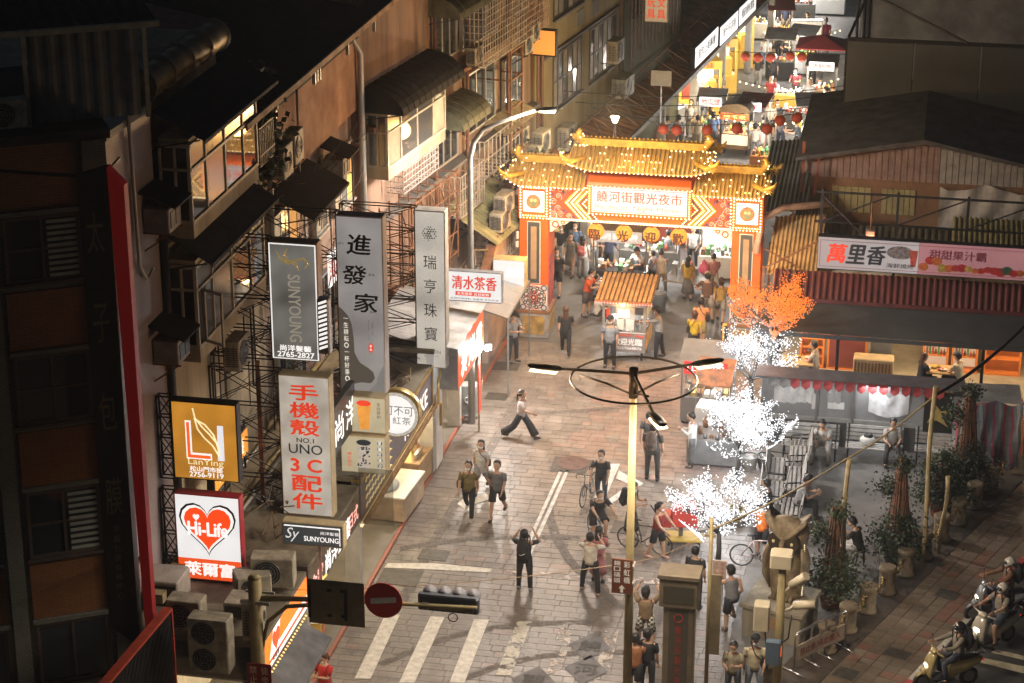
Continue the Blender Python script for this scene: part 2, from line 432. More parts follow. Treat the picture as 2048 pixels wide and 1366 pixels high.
# road paint
def paint(pix,m,nm,z=.012,raw=False):
    P = [Vector(p).to_3d() for p in pix] if raw else [G(*p) for p in pix]
    # split into a fine fan so the sheet follows the ground
    mb = MB(); mb.add([(p.x,p.y,z) for p in P],[tuple(range(len(P)))]); 
    a = sum(P[i].x*P[(i+1) % len(P)].y-P[(i+1) % len(P)].x*P[i].y for i in range(len(P)))
    if a < 0: mb.f = [tuple(reversed(f)) for f in mb.f]
    return mb.obj(nm,m,street,kind=None)
worn1 = WORN('worn_white_paint',(.68,.64,.57),.29,2.2)
worn2 = WORN('very_worn_white_paint',(.6,.56,.48),.46,2.6)
worn3 = WORN('nearly_gone_paint',(.58,.5,.44),.52,2.8)
for i,q in enumerate([[(771,1229),(800,1230),(741,1358),(709,1358)],[(861,1233),(889,1235),(829,1366),(798,1366)],[(948,1239),(978,1240),(929,1366),(899,1366)],[(1034,1243),(1064,1244),(1022,1352),(992,1350)],[(1121,1249),(1150,1250),(1122,1345),(1094,1348)],[(1212,1256),(1238,1257),(1220,1340),(1192,1340)]]):
    paint(q,(worn1,worn1,worn1,worn2,worn3,worn3)[i],'crosswalk_stripe')
paint([(775,1127),(870,1127),(985,1138),(980,1146),(870,1140),(768,1136)],worn1,'stop_line')
paint([(985,1136),(1050,1140),(1140,1149),(1340,1158),(1340,1170),(1130,1160),(1040,1150)],worn3,'stop_line')
fresh = M('white_road_paint',(.66,.64,.6),.6,var=.3,scale=4)
paint([(1119,941),(1126,941),(1072,1060),(1060,1090),(1051,1090)],fresh,'lane_line')
paint([(1132,940),(1139,940),(1075,1083),(1058,1120),(1050,1120)],fresh,'lane_line')
paint([(1220,928),(1240,928),(1211,997),(1187,997)],fresh,'arrow_marking'); paint([(1238,942),(1287,967),(1214,1013),(1216,1000),(1260,970),(1231,957)],fresh,'arrow_marking',.013)
paint([(940,988),(975,990),(976,1000),(945,1010),(938,1024),(914,1008)],worn1,'arrow_marking')
# square plate with a red round cover in the paving
pt = MB(); P = [G(1110,913),G(1186,921),G(1171,948),G(1099,943)]; pt.add([(p.x,p.y,.012) for p in P],[(3,2,1,0)])
plate = pt.obj('floor_plate',M('dark_plate',(.07,.065,.06),.6,var=.3,scale=4),street)
c = G(1146,927); MB().cyl((c.x,c.y),.5,.014,.02,24).obj('round_cover',M('red_cover',(.13,.07,.06),.6,var=.4,scale=5),plate)
# diamond plates with carved characters
for (px,py),ch in (((1180,1293),'饒'),((1172,1340),'河'),((1067,1362),'觀')):
    c = G(px,py); mb = MB(); mb.add([(c.x-.55,c.y,.013),(c.x,c.y-.75,.013),(c.x+.55,c.y,.013),(c.x,c.y+.75,.013)],[(0,1,2,3)])
    d = mb.obj('diamond_plate',M('slate_plate',(.12,.11,.11),.6,var=.3,scale=3),street)
    txt(d,ch,c.x,c.y,.55,M('carved_dark',(.07,.065,.06),.8,var=0),y=.018,flat=True,bold=.02)
# manhole and drain covers
for px,py,w in ((994,793,.35),(1012,733,.45),(882,778,.3),(868,1110,.4),(800,1155,.55),(1260,1056,.5)):
    c = G(px,py); MB().box(c.x-w,c.x+w,c.y-w*.8,c.y+w*.8,-.01,.014).obj('drain_cover',M('cover_iron',(.11,.1,.085),.6,.4,var=.3,scale=6),street)

# tiled pavement along the side road, laid at its own angle
SW0 = Vector((-1.82,47.79,0)); SU = Vector((.362,.932,0)); SN = Vector((.932,-.362,0))
swz = Matrix.Translation(SW0)
SWA = atan2(SU.y,SU.x)-pi/2
tw = bpy.data.objects.new('tiled_pavement',MB().box(0,1.75,-6,24,-.03,-.004).mesh('tiled_pavement',mortar))
link(tw,None,(SW0.x,SW0.y,.0),SWA,kind='structure')
TM = [M('pavement_tile_a',(.22,.165,.115),.55,var=.3,scale=1.4,bump=.15),M('pavement_tile_b',(.19,.145,.1),.55,var=.3,scale=1.4,bump=.15),M('pavement_tile_red',(.24,.125,.085),.55,var=.3,scale=1.4,bump=.15)]
tm = {}
for j in range(-8,46):
    for i in range(5):
        xx = i*.35; yy = j*.35
        mi = 2 if (rr.random() < (.6 if 12 < j < 24 and i > 1 else .12)) else rr.choice((0,0,1))
        if mi not in tm: q = MB(); paver_shape(q,.004,.346,.004,.346,.012,0); tm[mi] = q.mesh('pavement_tile',TM[mi])
        link(bpy.data.objects.new('pavement_tile',tm[mi]),tw,(xx,yy,rr.uniform(-.002,.002)))
for (px,py,w,h) in ((1692,1348,.28,.26),(1895,1190,.3,.26),(1882,1130,.12,.12),(1795,1308,.3,.22)):
    c = G(px,py); v = c-SW0; MB().box(v.dot(SN)-w,v.dot(SN)+w,v.dot(SU)-h,v.dot(SU)+h,0,.02).obj('access_cover',M('cover_iron'),tw)
# its kerb, painted red and white in turn
kb = bpy.data.objects.new('painted_kerb',MB().box(1.75,1.97,-6,24,-.03,.02).mesh('painted_kerb',concrete)); link(kb,None,(SW0.x,SW0.y,0),SWA,kind='structure')
redk = M('kerb_red',(.42,.05,.05),.5,var=.3,scale=4); whk = M('kerb_white',(.5,.46,.4),.5,var=.3,scale=4)
for j,(a,b,m) in enumerate(((-5,1.2,redk),(1.2,3.0,whk),(3.0,5.2,whk),(5.2,9,redk),(9,20,redk))):
    MB().cbox(1.77,1.96,a+.01,b-.01,.0,.1,.03).obj('kerb_stone',m,kb)
# side road crossing stripes
sr = MB().box(1.98,14,-6,24,-.03,-.018).obj('side_road',asphalt,None,(SW0.x,SW0.y,0),SWA,kind='structure')
for p in ([(1936,1318),(1955,1312),(2048,1332),(2048,1346)],[(1982,1304),(1992,1298),(2048,1311),(2048,1319)],[(1990,1270),(2048,1205),(2048,1214),(2000,1274)]):
    P = [G(*q)-SW0 for q in p]; mb = MB(); mb.add([(v.dot(SN),v.dot(SU),-.012) for v in P],[(0,3,2,1)]); mb.obj('road_stripe',M('yellowish_road_paint',(.55,.48,.33),.6,var=.3,scale=3),sr)
# planting strip edge between plaza and pavement
MB().box(-1.15,-.02,-6,22,-.03,.0).obj('shaded_brick_verge',M('verge',(.085,.062,.045),.8,var=.4,scale=3,bump=.4),None,(SW0.x,SW0.y,0),SWA,kind='structure')  # colour darkened to carry the deep shade along this strip
# ------------------------------------------------------------------ facade frames and reusable fittings
class Frame:
    """a wall face: local x runs along it, z is up, local -Y looks out of it"""
    def __init__(s,ox,oy,rz): s.o = Vector((ox,oy,0)); s.rz = rz; s.u = Vector((cos(rz),sin(rz),0)); s.n = Vector((sin(rz),-cos(rz),0))
    def uv(s,px,py,off=0.0):
        d = ray(px,py); o = s.o+s.n*off; t = (o.dot(s.n)-Vector((0,0,CAMH)).dot(s.n))/d.dot(s.n)
        p = Vector((0,0,CAMH))+d*t; return ((p-s.o).dot(s.u),p.z)
    def w(s,x,out,z=0.0): p = s.o+s.u*x+s.n*out; return (p.x,p.y,z)
def window(par,x0,x1,z0,z1,out=.0,cols=2,rows=1,fr=frame_al,gl=glass_dk,fw=.06,y=None,lit=None,sill=True):
    """window as a part of a wall: frame, panes as sub-parts; out = how far it stands proud"""
    yo =-out
    f = MB()
    f.box(x0,x1,yo-.05,yo+.08,z1-fw,z1); f.box(x0,x1,yo-.05,yo+.08,z0,z0+fw)
    f.box(x0,x0+fw,yo-.05,yo+.08,z0+fw,z1-fw); f.box(x1-fw,x1,yo-.05,yo+.08,z0+fw,z1-fw)
    for i in range(1,cols): xm = x0+(x1-x0)*i/cols; f.box(xm-fw*.4,xm+fw*.4,yo-.04,yo+.07,z0+fw,z1-fw)
    for j in range(1,rows): zm = z0+(z1-z0)*j/rows; f.box(x0+fw,x1-fw,yo-.036,yo+.066,zm-fw*.35,zm+fw*.35)
    if sill: f.box(x0-.06,x1+.06,yo-.12,yo+.09,z0-.07,z0-.003)
    w = f.obj('window',fr,par)
    for i in range(cols):
        for j in range(rows):
            a = x0+(x1-x0)*i/cols+fw*.45; b = x0+(x1-x0)*(i+1)/cols-fw*.45
            c = z0+(z1-z0)*j/rows+fw*.4; d = z0+(z1-z0)*(j+1)/rows-fw*.4
            g = lit[(i+j) % len(lit)] if lit else gl
            MB().box(a,b,yo-.012-.006*(i % 2),yo+.02,c,d).obj('pane',g,w)
    return w
def grille(par,x0,x1,z0,z1,out,mat,nx,nz,depth=.5,r=.018,name='window_cage',bulge=False):
    mb = MB()
    for i in range(nx+1):
        x = x0+(x1-x0)*i/nx; mb.bar((x,-out-depth,z0),(x,-out-depth,z1),r)
    for j in range(nz+1):
        z = z0+(z1-z0)*j/nz; mb.bar((x0,-out-depth-.005,z),(x1,-out-depth-.005,z),r)
        for x in (x0,x1): mb.bar((x,-out,z),(x,-out-depth,z),r)
    for k in range(1,4):
        for x in (x0,x1): mb.bar((x,-out-depth*k/4,z0),(x,-out-depth*k/4,z1),r)
    for i in range(nx+1):
        x = x0+(x1-x0)*i/nx; mb.bar((x,-out,z0),(x,-out-depth,z0),r)
    return mb.obj(name,mat,par)
def awning(par,x0,x1,z,out,drop=.5,mat=None,ribs=0,name='awning',rounded=False,y0=0.0):
    mat = mat or roof_dk; mb = MB()
    if rounded:
        k = 6; pts = []
        for i in range(k+1):
            t = i/k; pts.append((-y0-out*sin(t*pi/2),z-drop*(1-cos(t*pi/2))))
        for i in range(k):
            a,b = pts[i],pts[i+1]
            mb.hexa([(x0,a[0],a[1]-.03),(x1,a[0],a[1]-.03),(x1,b[0],b[1]-.03),(x0,b[0],b[1]-.03),(x0,a[0],a[1]),(x1,a[0],a[1]),(x1,b[0],b[1]),(x0,b[0],b[1])])
        n = max(2,int((x1-x0)/.45))
        for j in range(n+1):
            x = x0+(x1-x0)*j/n; mb.tube([(x,p[0],p[1]+.012) for p in pts],.02,5)
        for x in (x0,x1): mb.add([(x,-y0,z-drop)]+[(x,p[0],p[1]) for p in pts],[tuple(range(k+2))])
    elif ribs: mb.corr((x0,-y0-out,z-drop),(x1,-y0-out,z-drop),(x1,-y0,z),(x0,-y0,z),ribs,.05)
    else:
        mb.hexa([(x0,-y0-out,z-drop-.03),(x1,-y0-out,z-drop-.03),(x1,-y0,z-.03),(x0,-y0,z-.03),(x0,-y0-out,z-drop),(x1,-y0-out,z-drop),(x1,-y0,z),(x0,-y0,z)])
        mb.box(x0,x1,-y0-out-.02,-y0-out,z-drop-.08,z-drop+.01)
    a = mb.obj(name,mat,par)
    b = MB()
    for x in (x0+.06,x1-.06): b.bar((x,-y0,z-drop-.25),(x,-y0-out*.9,z-drop*.95-.05),.03)
    b.obj('bracket',steel_dk,a)
    return a
_ac = {}
def ac_unit(loc,rz,label,w=.85,h=.6,d=.35,fans=1,mat=None,bracket=True,stand=False):
    """outdoor unit: fan looks to local -Y, louvres on its left side"""
    k = (w,h,d,fans,bracket)
    t = thing('air_conditioner',label,'air conditioner',loc,rz,'outdoor air conditioner units')
    mat = mat or ac_cream
    if k not in _ac:
        c = MB(); c.cbox(-w/2,w/2,-d/2,d/2,0,h,.025)
        f = MB(); fh = h/fans; lv = MB(); br = MB()
        for q in range(fans):
            r = min(w*.36,fh*.42); cz = fh*(q+.5); cx =-w*.1
            f.loft([(cx,-d/2+.01,cz),(cx,-d/2-.012,cz)],[r,r],20,0,(1,0,0),False)
            for rr_ in (.35,.6,.82,1.0): f.torus((cx,-d/2-.016,cz),r*rr_,.008,'y',20,4,1)
            for a in range(6): f.bar((cx,-d/2-.016,cz),(cx+r*cos(a*pi/3),-d/2-.016,cz+r*sin(a*pi/3)),.008,mi=1)
        for i in range(9):
            z = h*(.15+.075*i); lv.box(-w/2-.012,-w/2+.01,-d/2+.04,d/2-.04,z,z+.028)
        for yy in (-d*.15,d*.2): lv.box(-w/2-.016,-w/2+.005,yy-.01,yy+.01,h*.13,h*.86)
        if bracket:
            for s_ in (-1,1):
                x = s_*w*.36; br.bar((x,d/2+.25,-.03),(x,-d/2-.03,-.03),.035); br.bar((x,d/2+.25,-.4),(x,-d/2+.05,-.05),.03)
        _ac[k] = (c.mesh('casing',ac_cream),f.mesh('fan_grille',[black,steel_gr]),lv.mesh('louvre',[M('louvre_dark',(.05,.05,.05),.6,var=0),ac_cream]),br.mesh('bracket',steel_dk) if bracket else None)
    me = _ac[k]
    for nm,m_ in zip(('casing','fan_grille','louvre','bracket'),me):
        if m_: link(bpy.data.objects.new(nm,m_),t)
    return t
def truss(par,x0,x1,y,z0,z1,mat=None,bays=4,two=True,w=.04,name='support_frame',dy=.35):
    """lattice frame that carries a projecting sign, in the plane of the sign"""
    mb = MB()
    for yy in ((y,y+dy) if two else (y,)):
        for x in (x0,x1): mb.bar((x,yy,z0),(x,yy,z1),w)
        for i in range(bays+1):
            z = z0+(z1-z0)*i/bays; mb.bar((x0,yy,z),(x1,yy,z),w*.7)
            if i < bays:
                z2 = z0+(z1-z0)*(i+1)/bays; mb.bar((x0,yy,z),(x1,yy,z2),w*.5); mb.bar((x1,yy,z),(x0,yy,z2),w*.5)
    if two:
        for i in range(bays+1):
            z = z0+(z1-z0)*i/bays
            for x in (x0,x1): mb.bar((x,y,z),(x,y+dy,z),w*.6)
    return mb.obj(name,mat or steel_dk,par)

XF =-17.0
# ------------------------------------------------------------------ corner building, nearest on the left: tiled, brown panels, unlit windows
A0 = (-17.0,41.85); WA = math.atan2(.518,.855)                       # its front runs back to the right
FA = Frame(A0[0]-.855*14,A0[1]-.518*14,WA)
cA = thing('corner_building','dark tiled corner building with brown panels and unlit windows','building',(FA.o.x,FA.o.y,0),WA)
tileA = TILE('green_grey_tiles',(.19,.19,.16),(.15,.155,.13),(.06,.06,.05),.11,.06)
tileB = TILE('lilac_tiles',(.5,.42,.42),(.42,.35,.36),(.2,.17,.17),.11,.06)
brown = TILE('brown_panel_tiles',(.27,.11,.035),(.22,.085,.03),(.09,.04,.02),.24,.06)
HA = 14.6
MB().box(0,14,0,6,0,HA).obj('wall',tileA,cA)
MB().box(-.1,14.12,-.12,6,HA,HA+.2).obj('parapet',roof_dk,cA)
# pilasters and bays seen on the front
for x0,x1 in ((9.05,9.5),(11.25,11.6),(13.5,14.0)): MB().box(x0,x1,-.16,-.002,0,HA-.01).obj('pilaster',tileA,cA)
rows = []
for k,(pt,wt,wb) in enumerate(((270,425,562),(575,703,845),(855,975,1112),(1120,1240,1366))):
    zt = FA.uv(110,pt)[1]; z1 = FA.uv(120,wt)[1]; z0 = FA.uv(120,wb)[1]; rows.append((zt,z1,z0))
for k,(zt,z1,z0) in enumerate(rows):
    for b,(x0,x1) in enumerate(((9.6,11.15),(11.72,13.4))):
        MB().box(x0,x1,-.05,-.002,z1+.14,zt-.02).obj('spandrel_panel',brown,cA)
        MB().box(x0-.03,x1+.03,-.13,-.002,z1+.03,z1+.13).obj('ledge',tileA,cA)
        w = window(cA,x0+.04,x1-.04,z0+.06,z1,.02,2,2 if k < 3 else 1,frame_dk,glass_dk,.07)
        lv = MB()
        if b == 1 and k in (0,2):
            for i in range(10): z = z0+.14+(z1-z0-.2)*i/10; lv.box(x0+.95,x1-.1,-.06,-.035,z,z+.07)
            lv.obj('shutter',M('grey_shutter',(.25,.27,.24),.6,var=.2),w)
# side wall on the street
FS = Frame(XF,41.85,pi/2)
side = thing('tiled_side_wall','lilac tiled side wall between the corner sign and the bay windows','wall',(XF,41.85,0),pi/2)
zs = 14.5
MB().box(.02,2.75,.0,5.5,0,zs).obj('wall',tileB,side)
MB().box(.01,2.77,-.06,.3,zs,zs+.16).obj('coping',tileA,side)
dp = MB(); dp.tube([(2.9,-.09,3.5),(2.9,-.09,12.2)],.1,8); dp.obj('downpipe',M('black_pipe',(.02,.022,.025),.5,var=.2),side)
hp = MB(); hp.tube([(.9,.6,14.9),(1.0,.1,15.2),(1.25,-.08,14.9),(1.3,-.09,13.2),(1.35,-.09,11.3),(1.7,-.1,10.9),(2.1,-.12,11.0)],.045,6); hp.obj('hose',galv,side)
# rooftop shed, ducts and gear on the dark roofs
rt = thing('rooftop_shed','dark corrugated rooftop shed above the corner building','shed',(-19.6,42.6,HA+.2),.55)
q = MB(); q.corr((-3.5,-1.6,2.0),(3.2,-1.6,2.0),(3.2,2.6,2.5),(-3.5,2.6,2.5),22,.05); q.obj('roof',roof_dk,rt)
q = MB(); q.corr((-3.4,-1.4,0),(-.4,-1.4,0),(-.4,-1.4,2.0),(-3.4,-1.4,2.0),10,.04); q.obj('wall',roof_dk,rt)
q = MB()
for x in (-3.4,-.3,.4,2.9): q.bar((x,-1.45,0),(x,-1.45,2.05),.09)
q.bar((-3.5,-1.62,2.02),(3.2,-1.62,2.02),.12); q.obj('frame',M('pale_green_frame',(.3,.3,.22),.6,var=.3),rt)
q = MB(); q.corr((.5,-1.2,0),(2.8,-1.2,0),(2.8,-1.2,1.9),(.5,-1.2,1.9),7,.04); q.obj('door',M('blue_grey_sheet',(.1,.12,.13),.6,var=.3),rt)
ac_unit((-18.9,41.35,HA+.25),.55,'white outdoor unit on the dark roof in the upper left corner',bracket=False)
duct = thing('roof_duct','long ribbed metal exhaust duct lying along the dark roof','duct',(0,0,0))
q = MB(); a = Vector((-17.5,45.4,14.75)); b = Vector((-17.5,50.6,14.75))
pts = []; rad = []
for i in range(33): t = i/32; pts.append(a.lerp(b,t)); rad.append(.36+(.03 if i % 4 == 0 else 0))
q.loft(pts,rad,14); q.obj('pipe',M('duct_metal',(.28,.23,.12),.45,.5,var=.4,scale=2),duct)
q = MB()
for i in range(0,33,8): q.torus(tuple(pts[i]),.41,.02,'y',16,5)
q.obj('clamp_ring',steel_gr,duct)

# ------------------------------------------------------------------ cream building with two stacked bay windows
FB = Frame(XF,44.6,pi/2)
bB = thing('cream_building','cream plastered building with two stacked bay windows over the signs','building',(XF,44.6,0),pi/2)
MB().box(.02,7.5,.0,9,0,12.6).obj('wall',cream,bB)
MB().box(0,7.48,-.08,9,12.6,12.75).obj('roof',roof_dk,bB)
tint = GLASS('reflecting_glass',(.1,.1,.095),.03)
def bay(par,x0,x1,z0,z1,out,awn,openl=False):
    b = MB(); b.box(x0,x1,-out,-.002,z0-.35,z0); b.box(x0+.02,x1-.02,-out+.02,-.002,z1,z1+.12)
    o = b.obj('bay',cream,par)
    f = MB(); fm = .07
    for x in (x0,x0+(x1-x0)*.22,x0+(x1-x0)*.5,x0+(x1-x0)*.78,x1): f.box(x-fm/2,x+fm/2,-out-.01,-out+.07,z0,z1)
    f.box(x0,x1,-out-.02,-out+.06,z0,z0+.08); f.box(x0,x1,-out-.02,-out+.06,z1-.08,z1); f.box(x0,x1,-out-.02,-out+.05,z1-.62,z1-.56)
    for yy in (-out*.52,-.04): f.box(x0-.02,x0+.05,yy-.03,yy+.03,z0,z1)
    f.box(x0-.02,x0+.05,-out,-.01,z0,z0+.08); f.box(x0-.02,x0+.05,-out,-.01,z1-.62,z1-.56); f.box(x0-.02,x0+.05,-out,-.01,z1-.08,z1)
    f.obj('window_frame',M('ivory_frame',(.56,.5,.38),.5,var=.2),o)
    n = [0,.22,.5,.78,1]
    for i in range(4):
        xa = x0+(x1-x0)*n[i]+.04; xb = x0+(x1-x0)*n[i+1]-.04
        MB().box(xa,xb,-out+.02,-out+.035,z0+.08,z1-.62).obj('pane',tint if i != 1 else glass_gr,o)
        MB().box(xa,xb,-out+.02,-out+.035,z1-.56,z1-.08).obj('pane',glass_gr,o)
    MB().box(x0+.005,x0+.02,-out+.06,-.06,z0+.08,z1-.62).obj('pane',glass_dk,o)
    MB().box(x0+.005,x0+.02,-out+.06,-.06,z1-.56,z1-.08).obj('pane',glass_dk,o)
    MB().box(x1-.05,x1-.01,-out+.06,-.01,z0,z1).obj('end_panel',cream,o)
    if openl:
        s = MB(); s.box(-.02,.02,-.62,0,0,.06); s.box(-.02,.02,-.62,0,z1-z0-.76,z1-z0-.7); s.box(-.02,.02,-.62,-.56,.06,z1-z0-.76); s.box(-.02,.02,-.06,0,.06,z1-z0-.76)
        so = s.obj('open_sash',M('ivory_frame'),o,(x0+.35,-out-.02,z0+.05),R(-28))
    return o
bay(bB,.35,5.4,8.75,10.75,.75,True,True)
awning(bB,.15,5.3,11.6,1.2,.7,M('black_awning',(.022,.024,.027),.8,var=.3))
bay(bB,.35,5.2,11.75,13.6,.75,True)
awning(bB,.1,5.6,14.4,1.2,.6,M('black_awning'))
MB().box(.02,7.5,1.0,8.9,12.75,14.5).obj('upper_wall',cream,bB)
q = MB()   # arched balcony railing
for i in range(9): q.bar((5.4+.14*i,-.75,11.65),(5.4+.14*i,-.75,12.55),.025)
for i in (0,3): q.torus((5.62+.14*i,-.75,12.3),.2,.014,'y',12,4,0,0,pi)
for z in (11.65,11.9,12.6): q.bar((5.35,-.75,z),(6.6,-.75,z),.03)
q.obj('balcony_railing',M('ivory_frame'),bB)
# vine spilling from the roof
def leaves(name,mat,clouds,size,par=None,seed=1,**tags):
    g = random.Random(seed); mb = MB()
    for (cx,cy,cz),(rx,ry,rz_),n in clouds:
        for _ in range(n):
            u = g.gauss(0,.45); v = g.gauss(0,.45); w_ = g.gauss(0,.45); p = Vector((cx+u*rx,cy+v*ry,cz+w_*rz_))
            a = Vector((g.uniform(-1,1),g.uniform(-1,1),g.uniform(-.4,.8))).normalized()*size*g.uniform(.6,1.3)
            b = a.cross(Vector((g.uniform(-1,1),g.uniform(-1,1),g.uniform(-1,1)))).normalized()*size*.4
            mb.add([p-a*.5,p+b,p+a*.6,p-b],[(0,1,2,3)])
    return mb.obj(name,mat,par,**tags)
leafm = [M('leaf_dark',(.03,.055,.02),.6,var=.4,scale=3),M('leaf_mid',(.06,.09,.03),.55,var=.4,scale=3)]
vine = thing('roof_vine','leafy vine spilling over the parapet above the outdoor units','plant',(-16.75,52.0,12.75))
leaves('foliage',leafm[1],[((0,-.4,-.5),(.6,1.5,.9),420),((.3,-1.2,-1.2),(.4,.9,.6),200),((-.5,.6,.3),(.6,1.0,.6),200)],.2,vine,5)
q = MB(); q.tube([(-.3,.5,-1),(-.1,0,0),(.3,-.8,.2),(.3,-1.6,-.8)],.03); q.obj('stem',wood,vine)
ac_unit((-16.4,52.25,10.75),pi/2,'left one of the two outdoor units below the roof vine',.8,.85)
ac_unit((-16.4,53.25,10.85),pi/2,'right one of the two outdoor units below the roof vine',.8,.85)

# ------------------------------------------------------------------ pink building, plain parapet band above windows with canopies
FP = Frame(XF,52.1,pi/2)
bP = thing('pink_building','salmon pink building with broad plain parapet and canopied windows','building',(XF,52.1,0),pi/2)
MB().box(.02,9.5,.15,9,0,10.1).obj('wall',rose,bP)
MB().box(.0,9.52,-.1,9,10.1,12.2).obj('parapet_wall',pink,bP)
MB().box(-.02,9.54,-.14,.3,12.2,12.3).obj('coping',roof_dk,bP)
q = MB(); q.tube([(2.95,-.2,8.6),(2.95,-.2,12.3)],.035,6); q.tube([(.15,-.25,4),(.15,-.25,12.3)],.08,8); q.tube([(9.3,-.25,3.5),(9.3,-.25,11.8),(9.1,-.1,12.2),(8.6,.2,12.9)],.1,8); q.obj('downpipe',galv,bP)
shed = MB(); shed.corr((-3.2,-.75,12.95),(11.8,-.75,12.95),(11.8,7.5,14.6),(-3.2,7.5,14.6),50,.05); sh = shed.obj('roof_shed',roof_dk,bP)
q = MB(); q.box(-3.2,11.8,-.82,-.76,12.86,13.02); q.obj('gutter',M('rusty_gutter',(.42,.26,.15),.7,var=.45,scale=3),sh)
q = MB()
for x in (-3,0,3.6,3.85,4.1,7,10): q.bar((x,-.5,12.3),(x,-.5,13.0),.09)
q.obj('post',frame_al,sh)
q = MB(); q.corr((1.5,2.2,13.62),(4.6,2.2,13.62),(4.6,5,14.16),(1.5,5,14.16),12,.06); q.obj('skylight_sheet',M('pinkish_sheet',(.3,.17,.14),.6,var=.3),sh)
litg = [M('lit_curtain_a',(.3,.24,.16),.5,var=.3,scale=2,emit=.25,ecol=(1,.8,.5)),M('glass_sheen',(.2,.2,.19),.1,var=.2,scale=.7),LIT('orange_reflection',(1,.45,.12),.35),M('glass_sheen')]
for i,(x0,x1,c) in enumerate(((.9,3.9,4),(4.9,6.1,2),(6.9,8.9,3))):
    window(bP,x0,x1,7.5,9.3,.0,c,1,frame_al,glass_gr,.07,lit=litg)
    window(bP,x0,x1,4.4,6.2,.0,c,1,frame_al,glass_dk,.07)
awning(bP,.6,4.1,10.1,1.25,.65,M('black_awning'))
ob = bP
# small hooded sign box high on the wall
def hood_box(label,F_,x,z,mat=roof_dk):
    t = thing('hooded_window_unit',label,'air conditioner',F_.w(x,0,z),F_.rz)
    MB().cbox(-.4,.4,-.62,-.02,0,.55,.02).obj('casing',M('dull_casing',(.3,.26,.22),.6,var=.3),t)
    q = MB(); q.hexa([(-.55,-.85,.62),(.55,-.85,.62),(.55,0,.92),(-.55,0,.92),(-.55,-.85,.66),(.55,-.85,.66),(.55,0,.97),(-.55,0,.97)]); q.obj('hood',mat,t)
    q = MB(); q.box(-.3,-.02,-.635,-.615,.1,.45); q.box(.04,.32,-.635,-.615,.1,.45); q.obj('front_panel',black,t)
    q = MB(); 
    for s_ in (-.36,.36): q.bar((s_,0,-.45),(s_,-.6,-.03),.035); q.bar((s_,0,-.03),(s_,-.66,-.03),.035)
    q.obj('bracket',rust,t); return t
hood_box('hooded window unit beside the tall pipe on the pink wall',FP,6.2,9.0)
hood_box('hooded window unit on the lilac wall above the orange sign',FS,2.4,8.75)
hood_box('hooded window unit high on the lilac wall beside the red corner sign',FS,2.3,11.9)
# ------------------------------------------------------------------ the row bends right from here
FC = Frame(-16.9,60.6,atan2(1,.14))
bC = thing('caged_building','rose coloured building hung with window cages, balconies and pipes','building',(FC.o.x,FC.o.y,0),FC.rz)
MB().box(1.0,17.0,.15,9,0,13.5).obj('wall',rose,bC)
MB().box(.98,17.0,-.35,.15,9.35,9.5).obj('ledge',rust,bC)
MB().box(.98,17.0,-.25,.15,6.2,6.32).obj('ledge',concrete,bC)
# bay window with black rounded hood
def uvbox(F_,x0,y0,x1,y1,off=0):
    a = F_.uv(x0,y0,off); b = F_.uv(x1,y1,off); return a[0],b[0],b[1],a[1]
b_ = bay(bC,1.2,6.0,8.2,9.9,.7,True)
for ch in list(b_.children):
    if ch.name.startswith('pane'): ch.data.materials[0] = (tint,glass_gr,litg[0],tint)[RND.randrange(4)]
awning(bC,1.0,6.2,10.7,1.3,.75,M('black_awning'),name='hood',rounded=True)
grille(bC,2.6,5.6,7.0,8.1,.05,M('white_cage',(.62,.6,.58),.5,var=.2),12,6,.55)
awning(bC,6.6,9.2,8.7,1.1,.7,M('green_grey_hood',(.12,.12,.07),.7,var=.4),name='hood',rounded=True)
awning(bC,6.4,9.4,12.4,1.1,.7,M('green_grey_hood'),name='hood',rounded=True)
cage_lt = M('pale_cage',(.55,.48,.4),.6,.2,var=.3)
grille(bC,7.0,9.3,4.9,6.3,.02,cage_lt,10,3,.8,.03,'balcony_cage')
grille(bC,9.6,13.2,5.5,6.8,.02,cage_lt,9,2,.7,.035,'balcony_cage')
grille(bC,9.0,13.4,9.5,13.2,.3,cage_lt,18,16,.6,.025)
for x0,x1,z0,z1 in ((6.9,8.9,6.5,7.8),(6.9,8.9,10,11.8),(9.8,12.6,6.9,9.0),(13.6,15.6,6.6,8.6),(9.4,12.9,9.9,12.4),(14.2,16.2,10,12)):
    window(bC,x0,x1,z0,z1,.0,3,1,frame_al,glass_dk,.07,sill=False)
q = MB(); tall = MB()
for x in (6.45,9.4,13.5,13.7,16.8): q.tube([(x,-.2,2.5),(x,-.2,13.4)],.06,6)
q.obj('downpipe',M('brown_pipe',(.2,.1,.07),.6,var=.3),bC)
q = MB()
for x in (12.2,13.4):
    q.bar((x,-.75,4.2),(x,-.75,10.4),.07)
for i in range(7): q.bar((12.2,-.75,4.3+i),(13.4,-.75,4.3+i),.06)
for z in (5.3,8.3,10.3):
    for x in (12.2,13.4): q.bar((x,0,z),(x,-.75,z),.05)
q.obj('steel_ladder',rust,bC)
grille(bC,13.9,16.4,9.4,11.7,.02,M('rosy_cage',(.5,.33,.26),.6,var=.3),12,10,.7,.02)
awning(bC,13.7,16.6,12.6,1.0,.55,M('black_awning'))
q = MB(); q.corr((7.6,-1.9,3.9),(11.8,-1.9,3.9),(11.8,-.0,5.0),(7.6,-.0,5.0),16,.06); q.obj('lean_to_roof',M('olive_sheet',(.26,.23,.1),.65,var=.4,scale=2),bC)
grille(bC,8.4,11.6,2.4,3.9,.6,cage_lt,14,8,.9,.025,'window_cage')
awning(bC,11.5,15.0,6.9,.9,.35,M('beige_sheet',(.35,.27,.15),.6,var=.3),ribs=12)
